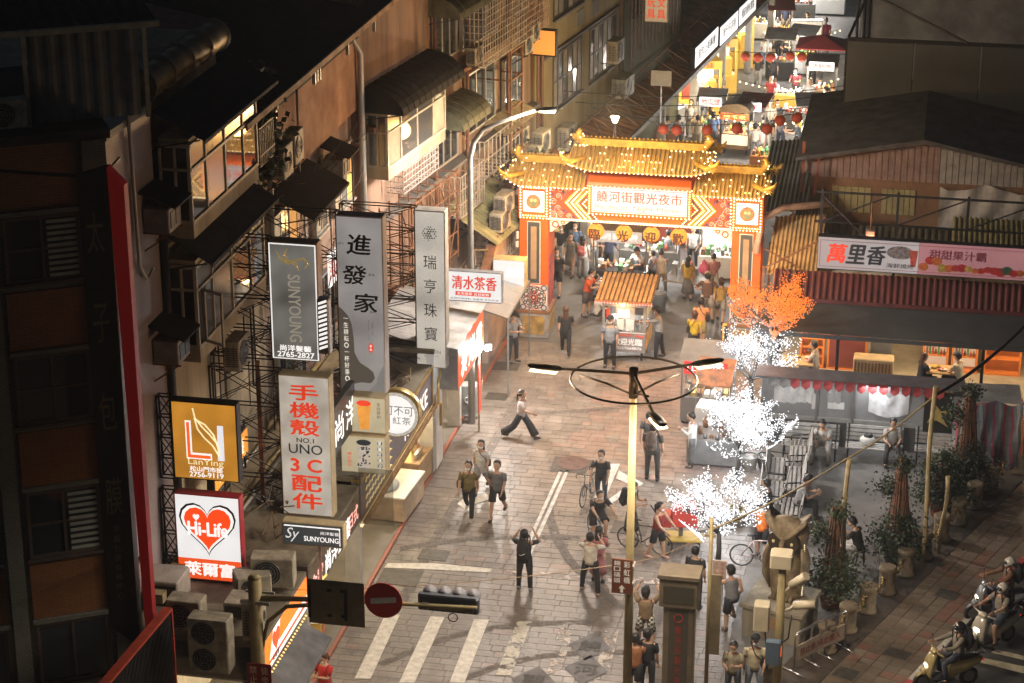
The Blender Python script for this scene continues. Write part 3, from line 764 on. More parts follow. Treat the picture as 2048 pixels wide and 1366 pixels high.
for i,(x,z,r_) in enumerate(((8.8,4.05,0),(14.3,8.8,0),(15.1,9.1,0),(13.9,5.6,0),(9.2,9.6,0))):
    ac_unit(FC.w(x,.55,z),FC.rz,('cream outdoor unit under the caged balcony on the rose wall','outdoor unit beside the tall cage on the rose building','outdoor unit just below the black hood on the rose building','caged outdoor unit right of the rusty ladder','outdoor unit at the foot of the tallest window cage')[i],.8,.6)
bpl = thing('balcony_plants','bushy green plants on the roof just left of the gate','plant',FC.w(12.6,1.2,4.6)); leaves('foliage',leafm[1],[((0,0,.5),(1.1,1.0,.7),700),((.9,.9,.2),(.8,.8,.6),400),((-.7,-1.0,-.4),(.6,.6,.5),250)],.16,bpl,8); q = MB(); q.lathe((0,0,-.6),[(.2,0),(.28,.4),(.3,.45)],10); q.obj('pot',M('red_clay',(.4,.12,.05),.7,var=.2),bpl)
rsc = thing('rusty_scaffold','rusty lattice scaffold fixed to the rose wall behind the jewellery sign','scaffold',FC.w(1.6,.05,0),FC.rz)
q = MB()
for i in range(7):
    q.bar((i*.8,-.9,3.8),(i*.8,-.9,6.8),.045); q.bar((i*.8,-.15,3.8),(i*.8,-.15,6.8),.04)
    for z in (4.0,5.4,6.7): q.bar((i*.8,-.9,z),(i*.8,-.15,z),.035)
    if i < 6: q.bar((i*.8,-.9,4.0),(i*.8+.8,-.9,5.4),.03); q.bar((i*.8+.8,-.9,5.4),(i*.8,-.9,6.7),.03)
for z in (4.0,4.7,5.4,6.1,6.7): q.bar((0,-.9,z),(4.8,-.9,z),.04)
q.obj('lattice',rust,rsc)
fw = thing('facade_wiring','tangled cables and conduits strung along the left facades','cables',(-16.85,45,0),pi/2); q = MB(); g = random.Random(12)
for i in range(46):
    x = g.uniform(.5,15); z = g.choice((5.2,6.4,7.2,8.4,9.6,10.0)); L = g.uniform(1.5,5); o_ =-g.uniform(.05,.3); q.tube([(x+L*k/6,o_-.05*(k % 2),z+g.uniform(-.12,.12)-.25*sin(pi*k/6)) for k in range(7)],g.uniform(.01,.022),4)
    if i % 2: q.tube([(x,o_,z),(x+g.uniform(-.1,.1),o_,z-g.uniform(1,3.5))],g.uniform(.012,.03),4)
q.obj('cables',M('old_cable',(.05,.045,.04),.7,var=.4),fw,kind='stuff')
# beige office-like building beyond
bD = thing('beige_building','beige building with two long rows of dark framed windows','building',FC.w(17.0,.12),FC.rz)
MB().box(.02,10.5,.0,9,0,13.8).obj('wall',beige,bD)
wlit = [M('curtain_a',(.4,.34,.22),.6,var=.3,scale=3),M('curtain_b',(.27,.23,.16),.5,var=.3,scale=3),glass_dk,M('curtain_a'),glass_gr]
for z0,z1 in ((5.5,7.65),(9.0,11.1)):
    for i,x0 in enumerate((1.75,6.35)):
        window(bD,x0,x0+3.6,z0,z1,.0,6,2,frame_dk,glass_gr,.08,lit=wlit[i:]+wlit[:i])
    MB().box(.3,10.3,-.12,-.002,z1+.1,z1+.2).obj('ledge',frame_dk,bD)
for x,z in ((4.6,8.1),(6.6,8.1)): MB().box(x,x+.9,-.04,-.002,z,z+.6).obj('vent_panel',greywall,bD)
q = MB(); q.tube([(10.3,-.12,3),(10.3,-.12,13)],.06,6); q.tube([(.2,-.12,3),(.2,-.12,13)],.06,6); q.obj('downpipe',M('brown_pipe'),bD)
ac_unit((bD.location.x+.55+.14*9,bD.location.y+9.3,4.3),FC.rz,'large cream outdoor unit at the far end of the beige building',1.3,.8,.6)
ac_unit((bD.location.x+.5+.14*1.6,bD.location.y+2.2,4.0),FC.rz,'outdoor unit low on the beige building next to the wiring',1.0,.9,.45)
for i,(px,py,lab) in enumerate(((1082,285,'upper of two stacked outdoor units left of the gate roof'),(1075,312,'lower of two stacked outdoor units left of the gate roof'))):
    x,z = FC.uv(px,py,1.0); ac_unit(FC.w(x,1.0,z-.3),FC.rz,lab,.95,.75,.45)
for i,(px,py,lab) in enumerate(((1008,405,'upper of two outdoor units close to the gate pillar'),(1000,440,'lower of two outdoor units close to the gate pillar'))):
    x,z = FC.uv(px,py,1.6); ac_unit(FC.w(x,1.6,z-.3),FC.rz,lab,.9,.65,.45)
lb = thing('orange_light_box','small lit orange sign box on the wall before the beige building','sign',FC.w(16.5,.02,8.2),FC.rz)
MB().cbox(-.1,.1,-1.0,-.02,0,1.0,.02).obj('box',steel_dk,lb); MB().box(-.115,-.101,-.95,-.07,.06,.94).obj('face',LIT('orange_face',(1,.33,.08),.5),lb)
MB().box(.101,.115,-.95,-.07,.06,.94).obj('face',LIT('orange_face'),lb)
# dark building filling the row beyond
bE = thing('far_dark_building','unlit building with hanging pipes beyond the beige one','building',FC.w(27.6,.3),FC.rz)
MB().box(.0,9,0,8,0,13).obj('wall',M('dark_green_wall',(.07,.07,.045),.85,var=.4,scale=.8,bump=.2),bE)
for i in range(4): window(bE,.8+2*i,2.3+2*i,7,8.8,0,2,1,frame_dk,glass_dk,.07)
q = MB()
for i in range(14): x = .5+.55*i; q.tube([(x,-.15,5+.3*(i % 3)),(x+.1,-.15,10)],.03,5)
q.obj('pipes',M('brown_pipe'),bE,kind='stuff')
# ------------------------------------------------------------------ shop fronts built out under the signs
shopF = Frame(-13.8,40.0,pi/2)     # local x = street Y - 40
def shop(label,y0,y1,z0=2.5,z1=3.5,mat=None,inner=None,warm=1.0,name='shop_front',pw=0):
    t = thing(name,label,'shop',(-13.8,40,0),pi/2); a,b = y0-40,y1-40
    MB().box(a+.01,b-.01,.0,3.18,z1-.02,z1+.1).obj('flat_roof',M('shop_roof',(.2,.17,.12),.85,var=.45,scale=1.2,bump=.3),t)
    f = MB(); f.box(a+.01,b-.01,-.001,.22,z0,z1-.03); fo = f.obj('fascia',mat or greywall,t)
    MB().box(a+.02,b-.02,.03,3.1,z0-.06,z0-.012).obj('soffit',M('soffit_white',(.5,.47,.4),.7,var=.15),t)
    MB().box(a+.02,b-.02,2.6,2.7,.1,z0-.07).obj('glazed_front',inner or M('shop_interior',(.5,.4,.25),.5,var=.5,scale=1.2,emit=.5*warm,ecol=(1,.74,.4)),t)
    MB().box(a+.0,a+.25,.05,.45,.1,z0-.07).obj('pillar',M('tile_pillar',(.4,.38,.35),.5,var=.2),t)
    return t,a,b
hl,a,b = shop('convenience store front with orange, white and red striped fascia',41.0,44.6,2.5,3.35,white)
red_lit = LIT('lit_red',(.95,.1,.03),.8); or_lit = LIT('lit_orange',(1.0,.2,.02),.95); wh_lit = LIT('lit_white',(1,.97,.93),.9); gr_lit = LIT('lit_green',(.05,.4,.15),.5)
q = MB(); q.prism([(a,2.52),(a+.5,2.52),(a+.9,3.32),(a,3.32)],'y',-.006,-.002); q.prism([(a+1.3,2.85),(b-.02,2.85),(b-.02,3.32),(a+1.5,3.32)],'y',-.006,-.002); q.obj('orange_band',or_lit,hl)
q = MB(); q.box(a+.55,b-.02,-.006,-.002,2.62,2.7); q.obj('red_band',red_lit,hl)
q = MB(); q.prism([(a+.55,2.52),(b-.02,2.52),(b-.02,2.61),(a+.55,2.61)],'y',-.006,-.002); q.prism([(a+.55,2.71),(b-.02,2.71),(b-.02,2.84),(a+1.28,2.84),(a+1.45,3.32),(a+.95,3.32)],'y',-.006,-.002); q.obj('white_band',wh_lit,hl)
txt(hl,'萊爾富',a+1.05,2.64,.16,M('print_dark',(.05,.04,.04),.5,var=0),y=-.008,bold=.03)
def heart(w,h,n=28):
    P = []
    for i in range(n):
        t = 2*pi*i/n; x = 16*sin(t) ** 3; y = 13*cos(t)-5*cos(2*t)-2*cos(3*t)-cos(4*t); P.append((x/32*w,(y+2.5)/29*h))
    return P
q = MB(); q.prism([(a+1.1+x,2.98+z) for x,z in heart(.55,.55)],'y',-.012,-.007); q.obj('heart',red_lit,hl)
q = MB(); q.hexa([(a,-.75,2.05),(b-.6,-.75,2.05),(b-.6,0,2.42),(a,0,2.42),(a,-.75,2.09),(b-.6,-.75,2.09),(b-.6,0,2.46),(a,0,2.46)]); q.obj('canvas_awning',M('slate_canvas',(.1,.11,.12),.8,var=.3),hl)
q = MB()
for i in range(22): q.octa((a+.1+i*.15,-.06,2.46),.035)
q.obj('string_lights',LIT('amber_bulb',(1,.6,.2),1.2),hl,kind='stuff')
br,a,b = shop('shop front with a dark brown fascia and glowing white lettering',44.7,49.4,2.5,3.4,M('brown_fascia',(.12,.085,.05),.5,var=.2))
txt(br,'食家',a+.75,2.82,.5,LIT('glow_pink',(1,.45,.4),.9),y=-.012,bold=.03); txt(br,'尚洋髮藝',a+2.6,2.85,.55,wh_lit,y=-.012,bold=.04); txt(br,'日式',a+4.1,2.9,.42,LIT('glow_pink'),y=-.012,bold=.03)
q = MB(); q.tube([(a+.3,-.012,2.6),(a+.9,-.012,2.66),(a+1.5,-.012,2.56)],.03,5); q.obj('swoosh',LIT('glow_yellow',(1,.7,.15),.8),br)
MB().box(b-.05,b+.02,-.9,-.002,2.45,4.0).obj('side_glass',GLASS('smoked_pane',(.1,.08,.05),.1,.35),br)
kb,a,b = shop('tea shop with purple grey fascia, gold trim and glowing white letters',49.5,57.6,2.5,3.55,M('purple_grey_fascia',(.17,.15,.17),.5,var=.15))
gold = M('gold_trim',(.6,.42,.15),.35,.7,var=.25)
q = MB(); q.box(a,b,-.03,.24,3.5,3.6); q.box(a,b,-.03,-.002,2.46,2.52); q.box(b-.12,b-.02,-.03,-.002,2.5,3.5); q.obj('trim',gold,kb)
txt(kb,'KEBUKE',a+5.9,3.0,.5,LIT('halo_white',(1,.93,.8),1.0),y=-.05,w=2.7,bold=.03)
q = MB()
for i in range(9):
    for j in range(4): q.tube([(a+.5+.3*i,-.02,2.62+.24*j),(a+.65+.3*i,-.02,2.7+.24*j),(a+.8+.3*i,-.02,2.62+.24*j)],.02,4)
q.obj('fish_scale_trim',LIT('gold_glow',(1,.7,.28),.5),kb)
ropem = M('rope',(.42,.24,.1),.85,var=.4,scale=8)
q = MB()
for i in range(int((b-a)/.16)): x = a+.08+i*.16; q.loft([(x-.07,-.1,2.4),(x,-.12,2.44),(x+.07,-.1,2.4)],[.05,.085,.05],6)
q.obj('rope_garland',ropem,kb,kind='stuff')
q = MB(); q.box(a,b,-.04,.02,2.28,2.36); q.obj('light_strip',LIT('strip_warm',(1,.8,.5),.8),kb)
wp,a,b = shop('narrow shop with a white marble panel and bare white pillar',57.8,61.2,2.6,3.9,M('marble_panel',(.7,.69,.66),.35,var=.25,scale=2,emit=.15,ecol=(1,1,1)),M('shop_interior_pale',(.6,.56,.46),.5,var=.4,scale=1,emit=.5,ecol=(1,.85,.6)))
MB().box(a+.3,a+1.1,.02,.6,.1,2.52).obj('white_pillar',white,wp)
q = MB(); q.tube([(a+.1,-.1,2.3),(a+.1,-.1,3.0),(a+.35,-.1,3.1),(a+.35,-.1,3.4)],.045,6); q.tube([(a+.1,-.1,2.3),(a+.4,-.1,2.2),(a+.4,-.1,1.5)],.045,6); q.obj('copper_pipe',gold,wp)
rdz,a,b = shop('grill shop with a red lit fascia and grey corrugated roof',61.4,66.8,2.6,3.3,greywall,M('shop_interior_pale'))
rs = thing('red_fascia_sign','big red fascia sign with brushed white characters','sign',(-13.2,58.3,2.6),pi/2)
MB().cbox(0,3.6,.0,.55,0,1.35,.02).obj('casing',M('grey_casing',(.25,.25,.26),.5,var=.2),rs)
MB().box(.04,3.56,-.012,-.002,.05,1.3).obj('face',PANEL('red_face',(1,.12,.03),.85,.15),rs)
for i,ch in enumerate('炭烤雞'): txt(rs,ch,.8+i*1.05,.62,.8,wh_lit,y=-.018,w=.8,bold=.05,shear=.15)
q = MB(); q.corr((-.3,-.1,1.42),(3.9,-.1,1.42),(3.9,2.6,1.75),(-.3,2.6,1.75),5,.05); q.obj('sheet_roof',M('pale_sheet',(.42,.41,.4),.5,.3,var=.3,scale=1.5),rs)
fl = thing('red_banner','red and white vertical banner hanging below the red fascia sign','banner',(-13.0,60.3,1.0),R(100))
q = MB(); q.add([(0,0,0),(.5,-.05,.05),(1.0,.04,.5),(1.05,0,1.7),(.5,.05,1.5),(.0,0,1.45)],[(0,1,4,5),(1,2,3,4)]); q.add([(0,.02,0),(.5,-.03,.05),(1.0,.06,.5),(1.05,.02,1.7),(.5,.07,1.5),(.0,.02,1.45)],[(5,4,1,0),(4,3,2,1)])
q.obj('cloth',M('banner_red',(.7,.08,.04),.7,var=.3,emit=.25,ecol=(1,.1,.04)),fl); txt(fl,'雞排',.55,.85,.35,M('banner_white',(.8,.78,.7),.6,var=0,emit=.2,ecol=(1,1,.9)),y=-.08)
q = MB(); q.bar((1.1,.05,-1.0),(1.1,.05,2.0),.05); q.obj('pole',wood,fl)
fd = thing('floodlight','white floodlight blazing under the red shop fascia','lamp',(-13.1,62.0,2.55)); MB().ell((0,0,0),(.1,.1,.1)).obj('bulb',LIT('flood_bulb',(1,1,1),12),fl if False else fd); MB().cbox(-.15,.15,0.02,.12,-.08,.14,.02).obj('housing',steel_dk,fd)
lamp('flood_light','POINT',(0.05,-.12,-.02),230,WHITE,.1,fd)
# glazed awning and stand just before the gate
ga = thing('glazed_awning','glass awning on a steel frame beside the gate pillar','awning',(-13.6,64.2,0),pi/2)
q = MB(); q.hexa([(0,-.7,2.75),(3.6,-.7,2.75),(3.6,1.0,3.2),(0,1.0,3.2),(0,-.7,2.77),(3.6,-.7,2.77),(3.6,1.0,3.22),(0,1.0,3.22)]); q.obj('glass_sheet',GLASS('pale_glass',(.35,.35,.35),.15,.6),ga)
q = MB()
for x in (0,1.2,2.4,3.6): q.bar((x,-.72,2.74),(x,1.0,3.19),.05)
q.bar((0,-.72,2.74),(3.6,-.72,2.74),.05); q.bar((0,-.72,0.1),(0,-.72,2.74),.05); q.bar((3.6,-.72,0.1),(3.6,-.72,2.74),.05); q.obj('frame',steel_gr,ga)
# low shed wall between the row and the gate pillar
sw = thing('rendered_wall','pinkish rendered wall with sloping top left of the gate pillar','wall',(-14.1,66.8,0),pi/2)
q = MB(); q.prism([(0,0),(4.4,0),(4.4,5.2),(0,3.2)],'y',0,.2); q.obj('render',M('pale_pink_render',(.5,.38,.32),.8,var=.3,scale=1),sw)
q = MB(); q.hexa([(-.1,-.05,3.2),(4.4,-.05,5.2),(4.4,.25,5.2),(-.1,.25,3.2),(-.1,-.05,3.28),(4.4,-.05,5.28),(4.4,.25,5.28),(-.1,.25,3.28)]); q.obj('coping',rust,sw)
# roof clutter: outdoor units, ducts, trays on the shop roofs
for i,(px,py,w,h,d,rz,lab) in enumerate(((425,1335,.9,1.25,.45,0,'large two-fan outdoor unit below the heart sign'),(548,1165,1.0,.72,.5,.15,'grey grilled outdoor unit under the small black sign'),(505,1178,.8,.45,.6,.5,'flat topped cream unit right of the heart sign'),(478,1225,.7,.4,.5,pi/2,'cream unit lying between the roof trays'),(375,1250,.8,.7,.5,0,'small cream outdoor unit left of the two-fan one'),(510,1270,.55,.9,.4,pi/2,'narrow upright unit next to the traffic mast'),(475,700,.85,.75,.4,pi/2,'cream outdoor unit on a bracket under the open bay window'))):
    if i == 6: p = at(px,py+30,X=-16.3); ac_unit((p.x,p.y,p.z),rz,lab,w,h,d); continue
    p = at(px,py,Z=3.62); ac_unit((p.x,p.y,p.z),rz,lab,w,h,d,2 if h > 1.2 else 1,bracket=False)
wb = thing('window_unit','boxy grey window unit jutting from the lilac wall below the heart sign','air conditioner',(-17.0,42.75,3.35),pi/2)
MB().cbox(-.45,.45,-.85,0,0,.7,.03).obj('casing',M('grey_casing_light',(.4,.37,.33),.5,var=.25),wb); MB().box(-.47,-.452,-.8,-.1,.08,.6).obj('grille',black,wb)
q = MB(); q.bar((-.4,0,-.5),(-.4,-.8,-.03),.04); q.bar((.4,0,-.5),(.4,-.8,-.03),.04); q.obj('bracket',steel_dk,wb)
duct2 = thing('cable_trays','bundle of cable trays and pipes along the shop roofs','pipes',(-16.5,40,3.6),pi/2)
for j in range(6):
    q = MB(); q.tube([(3+j*.4,-.2*j+.6,.12+.05*(j % 2)),(9+j,-.2*j+.6,.12),(20-j*1.1,-.2*j+.4,.14)],.05 if j % 2 else .09,6); q.obj('pipe',galv if j % 2 else M('brass_pipe',(.42,.3,.13),.5,.4,var=.3),duct2)
q = MB(); q.box(2,22,-.1,.25,.05,.28); q.obj('duct',M('tan_duct',(.4,.31,.18),.6,var=.3,scale=2),duct2)
tangle = MB(); g = random.Random(9)
for i in range(70):
    y0 = g.uniform(5,26); x0 = g.uniform(-2.4,.4); z0 = .1; pts = [(y0,x0,z0)]
    for k in range(4): pts.append((pts[-1][0]+g.uniform(-.9,1.2),max(-2.4,min(.4,pts[-1][1]+g.uniform(-.5,.5))),g.uniform(.05,.4)))
    tangle.tube(pts,g.uniform(.012,.035),4)
tangle.obj('wiring',M('old_wiring',(.22,.15,.08),.7,var=.5,scale=3),duct2,kind='stuff')
# boxes, crates and planks left on the shop roofs
for i in range(9):
    y = 46+i*2.1; w = g.uniform(.3,.7); x =-16+g.uniform(-.3,.9)
    t = MB(); t.cbox(-w/2,w/2,-.3,.3,0,g.uniform(.25,.6),.02); o = t.obj('roof_crate',(rust,galv,greywall,wood)[i % 4],None,(x,y,3.6),g.uniform(0,1.5),label='weathered box among the clutter on the shop roofs',cat='box',group='boxes on the shop roofs')

# ------------------------------------------------------------------ signs that stand out from the facades
def sign(label,x0,y0,x1,y1,XL,depth=.32,case=None,face=None,frame=True,wall=-17.0,rim=.03,name='projecting_sign',bays=4):
    p = at(x0,y0,X=XL); Y = p.y; x_r = at(x1,(y0+y1)/2,Y=Y).x; zb = at((x0+x1)/2,y1,Y=Y).z; zt = p.z
    w = x_r-XL; h = zt-zb
    t = thing(name,label,'sign',((XL+x_r)/2,Y,zb),0)
    MB().cbox(-w/2,w/2,0,depth,0,h,.02).obj('casing',case or galv,t)
    if face: MB().box(-w/2+rim,w/2-rim,-.012,-.001,rim,h-rim).obj('face',face,t)
    if frame:
        c = (XL+x_r)/2; truss(t,wall-c+.05,-w/2,.05,-.05,h+.05,None,bays,True,.038,'support_frame',depth*.6)
    return t,w,h
# heart shop
t,w,h = sign('white square light box with a red heart logo',347,985,482,1160,-16.6,.3,M('sign_red_case',(.4,.03,.04),.4,var=.15),PANEL('face_white',(1,.97,.95),.8,.08))
MB().box(-w/2+.03,w/2-.03,-.02,-.0125,.03,h*.25).obj('lower_band',PANEL('band_red',(.95,.1,.015),.85,.1),t)
txt(t,'萊爾富',0,h*.135,h*.16,wh_lit,y=-.026,w=w*.76,bold=.045)
q = MB(); q.prism([(x,h*.6+z) for x,z in heart(w*.87,h*.61)],'y',-.016,-.0125); q.obj('heart_outline',M('print_black',(.03,.03,.03),.5,var=0),t)
q = MB(); q.prism([(x,h*.6+z) for x,z in heart(w*.81,h*.565)],'y',-.019,-.0165); q.obj('heart_margin',wh_lit,t)
q = MB(); q.prism([(x,h*.605+z) for x,z in heart(w*.72,h*.5)],'y',-.023,-.0195); q.obj('heart',LIT('heart_red',(.98,.07,.01),.95),t)
txt(t,'Hi-Life',0,h*.61,h*.16,wh_lit,y=-.028,w=w*.6,bold=.05)
q = MB(); q.prism([(-w*.17+x,h*.735+z) for x,z in heart(w*.1,h*.08)],'y',-.029,-.0235); q.obj('small_heart',wh_lit,t)
# LanYing
t,w,h = sign('amber light box with a white and orange letter emblem',340,800,475,960,-16.6,.3,steel_dk,PANEL('face_amber',(.62,.26,.03),.75,.25))
q = MB(); q.prism([(-w*.29,h*.76),(-w*.2,h*.76),(-w*.2,h*.35),(w*.1,h*.35),(w*.1,h*.27),(-w*.29,h*.27)],'y',-.018,-.0125); q.obj('letter_margin',wh_lit,t)
q = MB(); q.prism([(-w*.27,h*.74),(-w*.225,h*.74),(-w*.225,h*.325),(w*.08,h*.325),(w*.08,h*.285),(-w*.27,h*.285)],'y',-.023,-.0185); q.obj('letter',LIT('emblem_red',(1,.13,.02),.9),t)
q = MB(); q.prism([(w*.2,h*.72),(w*.29,h*.72),(w*.29,h*.27),(w*.19,h*.27)],'y',-.02,-.0125); q.obj('letter',LIT('emblem_white',(.85,.85,.9),.85),t)
q = MB(); q.tube([(-w*.16,-.02,h*.92),(-w*.13,-.02,h*.8),(-w*.04,-.02,h*.7),(w*.08,-.02,h*.6),(w*.18,-.02,h*.5),(w*.22,-.02,h*.36)],.018,4); q.tube([(-w*.14,-.02,h*.8),(-w*.1,-.02,h*.66),(0,-.02,h*.55),(w*.12,-.02,h*.46),(w*.21,-.02,h*.33)],.018,4); q.tube([(-w*.12,-.02,h*.78),(w*.02,-.02,h*.72),(w*.14,-.02,h*.6),(w*.2,-.02,h*.45)],.018,4); q.obj('leaf_strokes',LIT('emblem_cream',(1,.85,.5),.85),t)
txt(t,'LanYing',0,h*.225,h*.1,LIT('emblem_cream'),y=-.018,w=w*.54,bold=.01); txt(t,'松山門市部',0,h*.145,h*.065,wh_lit,y=-.018,w=w*.5,bold=.03); txt(t,'2756-9119',0,h*.072,h*.065,wh_lit,y=-.018,w=w*.52,bold=.03)
# SUNYOUNG tall
t,w,h = sign('tall dark grey sign with gold flourish and vertical letters',535,482,637,720,-15.4,.4,M('bronze_case',(.36,.27,.2),.4,.4,var=.2),PANEL('face_dark_grey',(.16,.15,.135),.8,.5,.9))
ml = M('polished_gold',(.75,.55,.2),.2,.9,var=.1,emit=.18,ecol=(1,.75,.3))
q = MB(); q.box(-w/2+.02,-w/2+.05,-.02,-.0125,.03,h-.03); q.box(w/2-.06,w/2-.03,-.02,-.0125,.03,h-.03); q.box(-w/2+.05,w/2-.06,-.02,-.0125,h-.06,h-.03); q.box(-w/2+.05,w/2-.06,-.02,-.0125,.03,.05); q.obj('light_border',LIT('border_white',(.95,.95,.92),.85),t)
txt(t,'SUNYOUNG',w*.02,h*.45,h*.1,M('pale_metal_letters',(.5,.46,.38),.35,.6,var=.1,emit=.22,ecol=(1,.9,.7)),y=-.05,w=h*.57,rot=-pi/2,bold=.03)
q = MB(); q.loft([(-w*.33,-.04,h*.93),(-w*.25,-.04,h*.86),(-w*.08,-.04,h*.83),(w*.08,-.04,h*.86),(w*.22,-.04,h*.875),(w*.32,-.04,h*.83),(w*.24,-.04,h*.79)],[.01,.035,.045,.035,.04,.035,.01],6); q.loft([(-w*.1,-.045,h*.95),(-w*.17,-.045,h*.9),(-w*.08,-.045,h*.845),(w*.06,-.045,h*.83),(w*.14,-.045,h*.77)],[.01,.035,.04,.035,.01],6); q.obj('flourish',ml,t)
txt(t,'尚洋髮藝',.0,h*.105,h*.05,wh_lit,y=-.02,w=w*.64,bold=.04); txt(t,'2765-2827',0,h*.05,h*.045,wh_lit,y=-.02,w=w*.76,bold=.04)
# barber style light next to it
bl = thing('striped_barber_light','upright lit barber pole with slanted white stripes','sign',at(648,708,X=-13.5),0)
MB().cbox(-.14,.14,0,.26,0,1.35,.03).obj('casing',steel_gr,bl)
MB().box(-.1,.1,-.012,-.002,.05,1.3).obj('tube_face',M('barber_dark',(.08,.08,.08),.4,var=0),bl)
q = MB()
for i in range(11): z = .1+.11*i; q.prism([(-.1,z),(.1,z+.08),(.1,z+.14),(-.1,z+.06)],'y',-.018,-.0125)
q.obj('stripes',wh_lit,bl)
# phone case shop
t,w,h = sign('tall cream sign with red characters and the number one',555,748,662,1030,-15.2,.38,M('yellowed_case',(.5,.4,.24),.5,var=.2),PANEL('face_cream',(.5,.45,.38),.72,.3,1.6))
redp = M('print_red',(.5,.04,.02),.5,var=.1,emit=.55,ecol=(.95,.06,.015)); dkp = M('print_slate',(.04,.06,.08),.5,var=0)
for ch,z in (('手',.885),('機',.76),('殼',.635)): txt(t,ch,0,h*z,h*.108,redp,y=-.018,w=w*.56,bold=.045)
txt(t,'NO.1',0,h*.545,h*.033,dkp,y=-.018,w=w*.34,bold=.03); txt(t,'UNO',0,h*.482,h*.068,dkp,y=-.018,w=w*.66,bold=.01); txt(t,'3 C',0,h*.365,h*.09,redp,y=-.018,w=w*.6,bold=.06)
for ch,z in (('配',.235),('件',.105)): txt(t,ch,0,h*z,h*.11,redp,y=-.018,w=w*.58,bold=.05)
q = MB(); q.bar((-1.3,.5,-1.5),(-1.3,.5,h+.1),.1); q.obj('steel_post',rust,t)
# SUNYOUNG small
t,w,h = sign('small black landscape sign with white salon logo',563,1042,687,1092,-14.3,.3,M('tan_case',(.45,.36,.2),.5,var=.2),PANEL('face_charcoal',(.045,.05,.05),.8,.2),frame=False)
q = MB(); q.box(-w/2+.06,w/2-.08,-.02,-.0125,h-.1,h-.07); q.box(w/2-.1,w/2-.08,-.02,-.0125,.06,h-.07); q.obj('light_border',LIT('border_white'),t)
txt(t,'SUNYOUNG',w*.14,h*.33,h*.22,wh_lit,y=-.018,w=w*.56,bold=.02); txt(t,'尚洋髮藝',w*.28,h*.62,h*.15,wh_lit,y=-.018,w=w*.3,bold=.02); txt(t,'Sy',-w*.33,h*.45,h*.62,LIT('logo_silver',(.8,.8,.8),.7),y=-.018,w=w*.2,shear=.3)
q = MB(); q.bar((.1,.2,-1.3),(.1,.2,0),.06); q.obj('bracket',steel_gr,t)
# 進發家
t,w,h = sign('tallest grey sign with black brush characters and brown hill shape',670,430,768,785,-14.6,.42,M('pale_case',(.45,.42,.4),.5,var=.15),PANEL('face_grey',(.27,.25,.24),.85,.3,.8))
inkp = M('print_ink',(.015,.02,.025),.5,var=0)
for ch,x,z,s_ in (('進',.0,.845,1.0),('發',-.12,.675,.95),('家',.12,.52,.95)): txt(t,ch,w*x,h*z,h*.11*s_,inkp,y=-.018,w=w*.5,bold=.03,shear=.12)
for s2,x,z in (('JIN',-.4,.845),('FA',.26,.68),('JIA',.26,.47)): txt(t,s2,w*x,h*z,h*.013,inkp,y=-.018,w=w*.13)
q = MB(); pts = [(-w/2+.03,.03)]+[(w*x,h*z) for x,z in ((-.28,.012),(-.2,.05),(-.02,.062),(.18,.06),(.27,.09),(.24,.125),(.12,.15),(-.05,.175),(-.16,.23),(-.17,.31),(-.2,.39),(-.28,.44),(-.4,.475))]+[(-w/2+.03,h*.49)]; q.prism(pts,'y',-.017,-.0125); q.obj('hill_shape',PANEL('face_brown',(.085,.07,.055),.85,.2,.6),t)
q = MB(); q.prism([(w/2-.03,h*.17),(w*.36,h*.12),(w*.3,h*.06),(w*.1,.03),(w/2-.03,.03)],'y',-.016,-.0125); q.obj('wave_shape',PANEL('face_grey_b',(.2,.19,.18),.85,.1,.6),t)
vtxt(t,'一生耕耘。一杯好茶。',-w*.33,h*.445,h*.06,w*.1,LIT('print_pale',(.75,.72,.65),.75),y=-.02)
vtxt(t,'EXQUISITE',w*.24,h*.42,h*.33,w*.03,inkp,y=-.018,bold=0); vtxt(t,'TAIWANESETEA',w*.16,h*.42,h*.31,w*.03,inkp,y=-.018,bold=0)
q = MB(); q.prism([(w*.2+.07*cos(a_),h*.265+.13*sin(a_)) for a_ in [i*pi/8 for i in range(16)]],'y',-.018,-.0125); q.obj('red_seal',redp,t); vtxt(t,'茶飲',w*.2,h*.285,h*.245,.07,wh_lit,y=-.022)
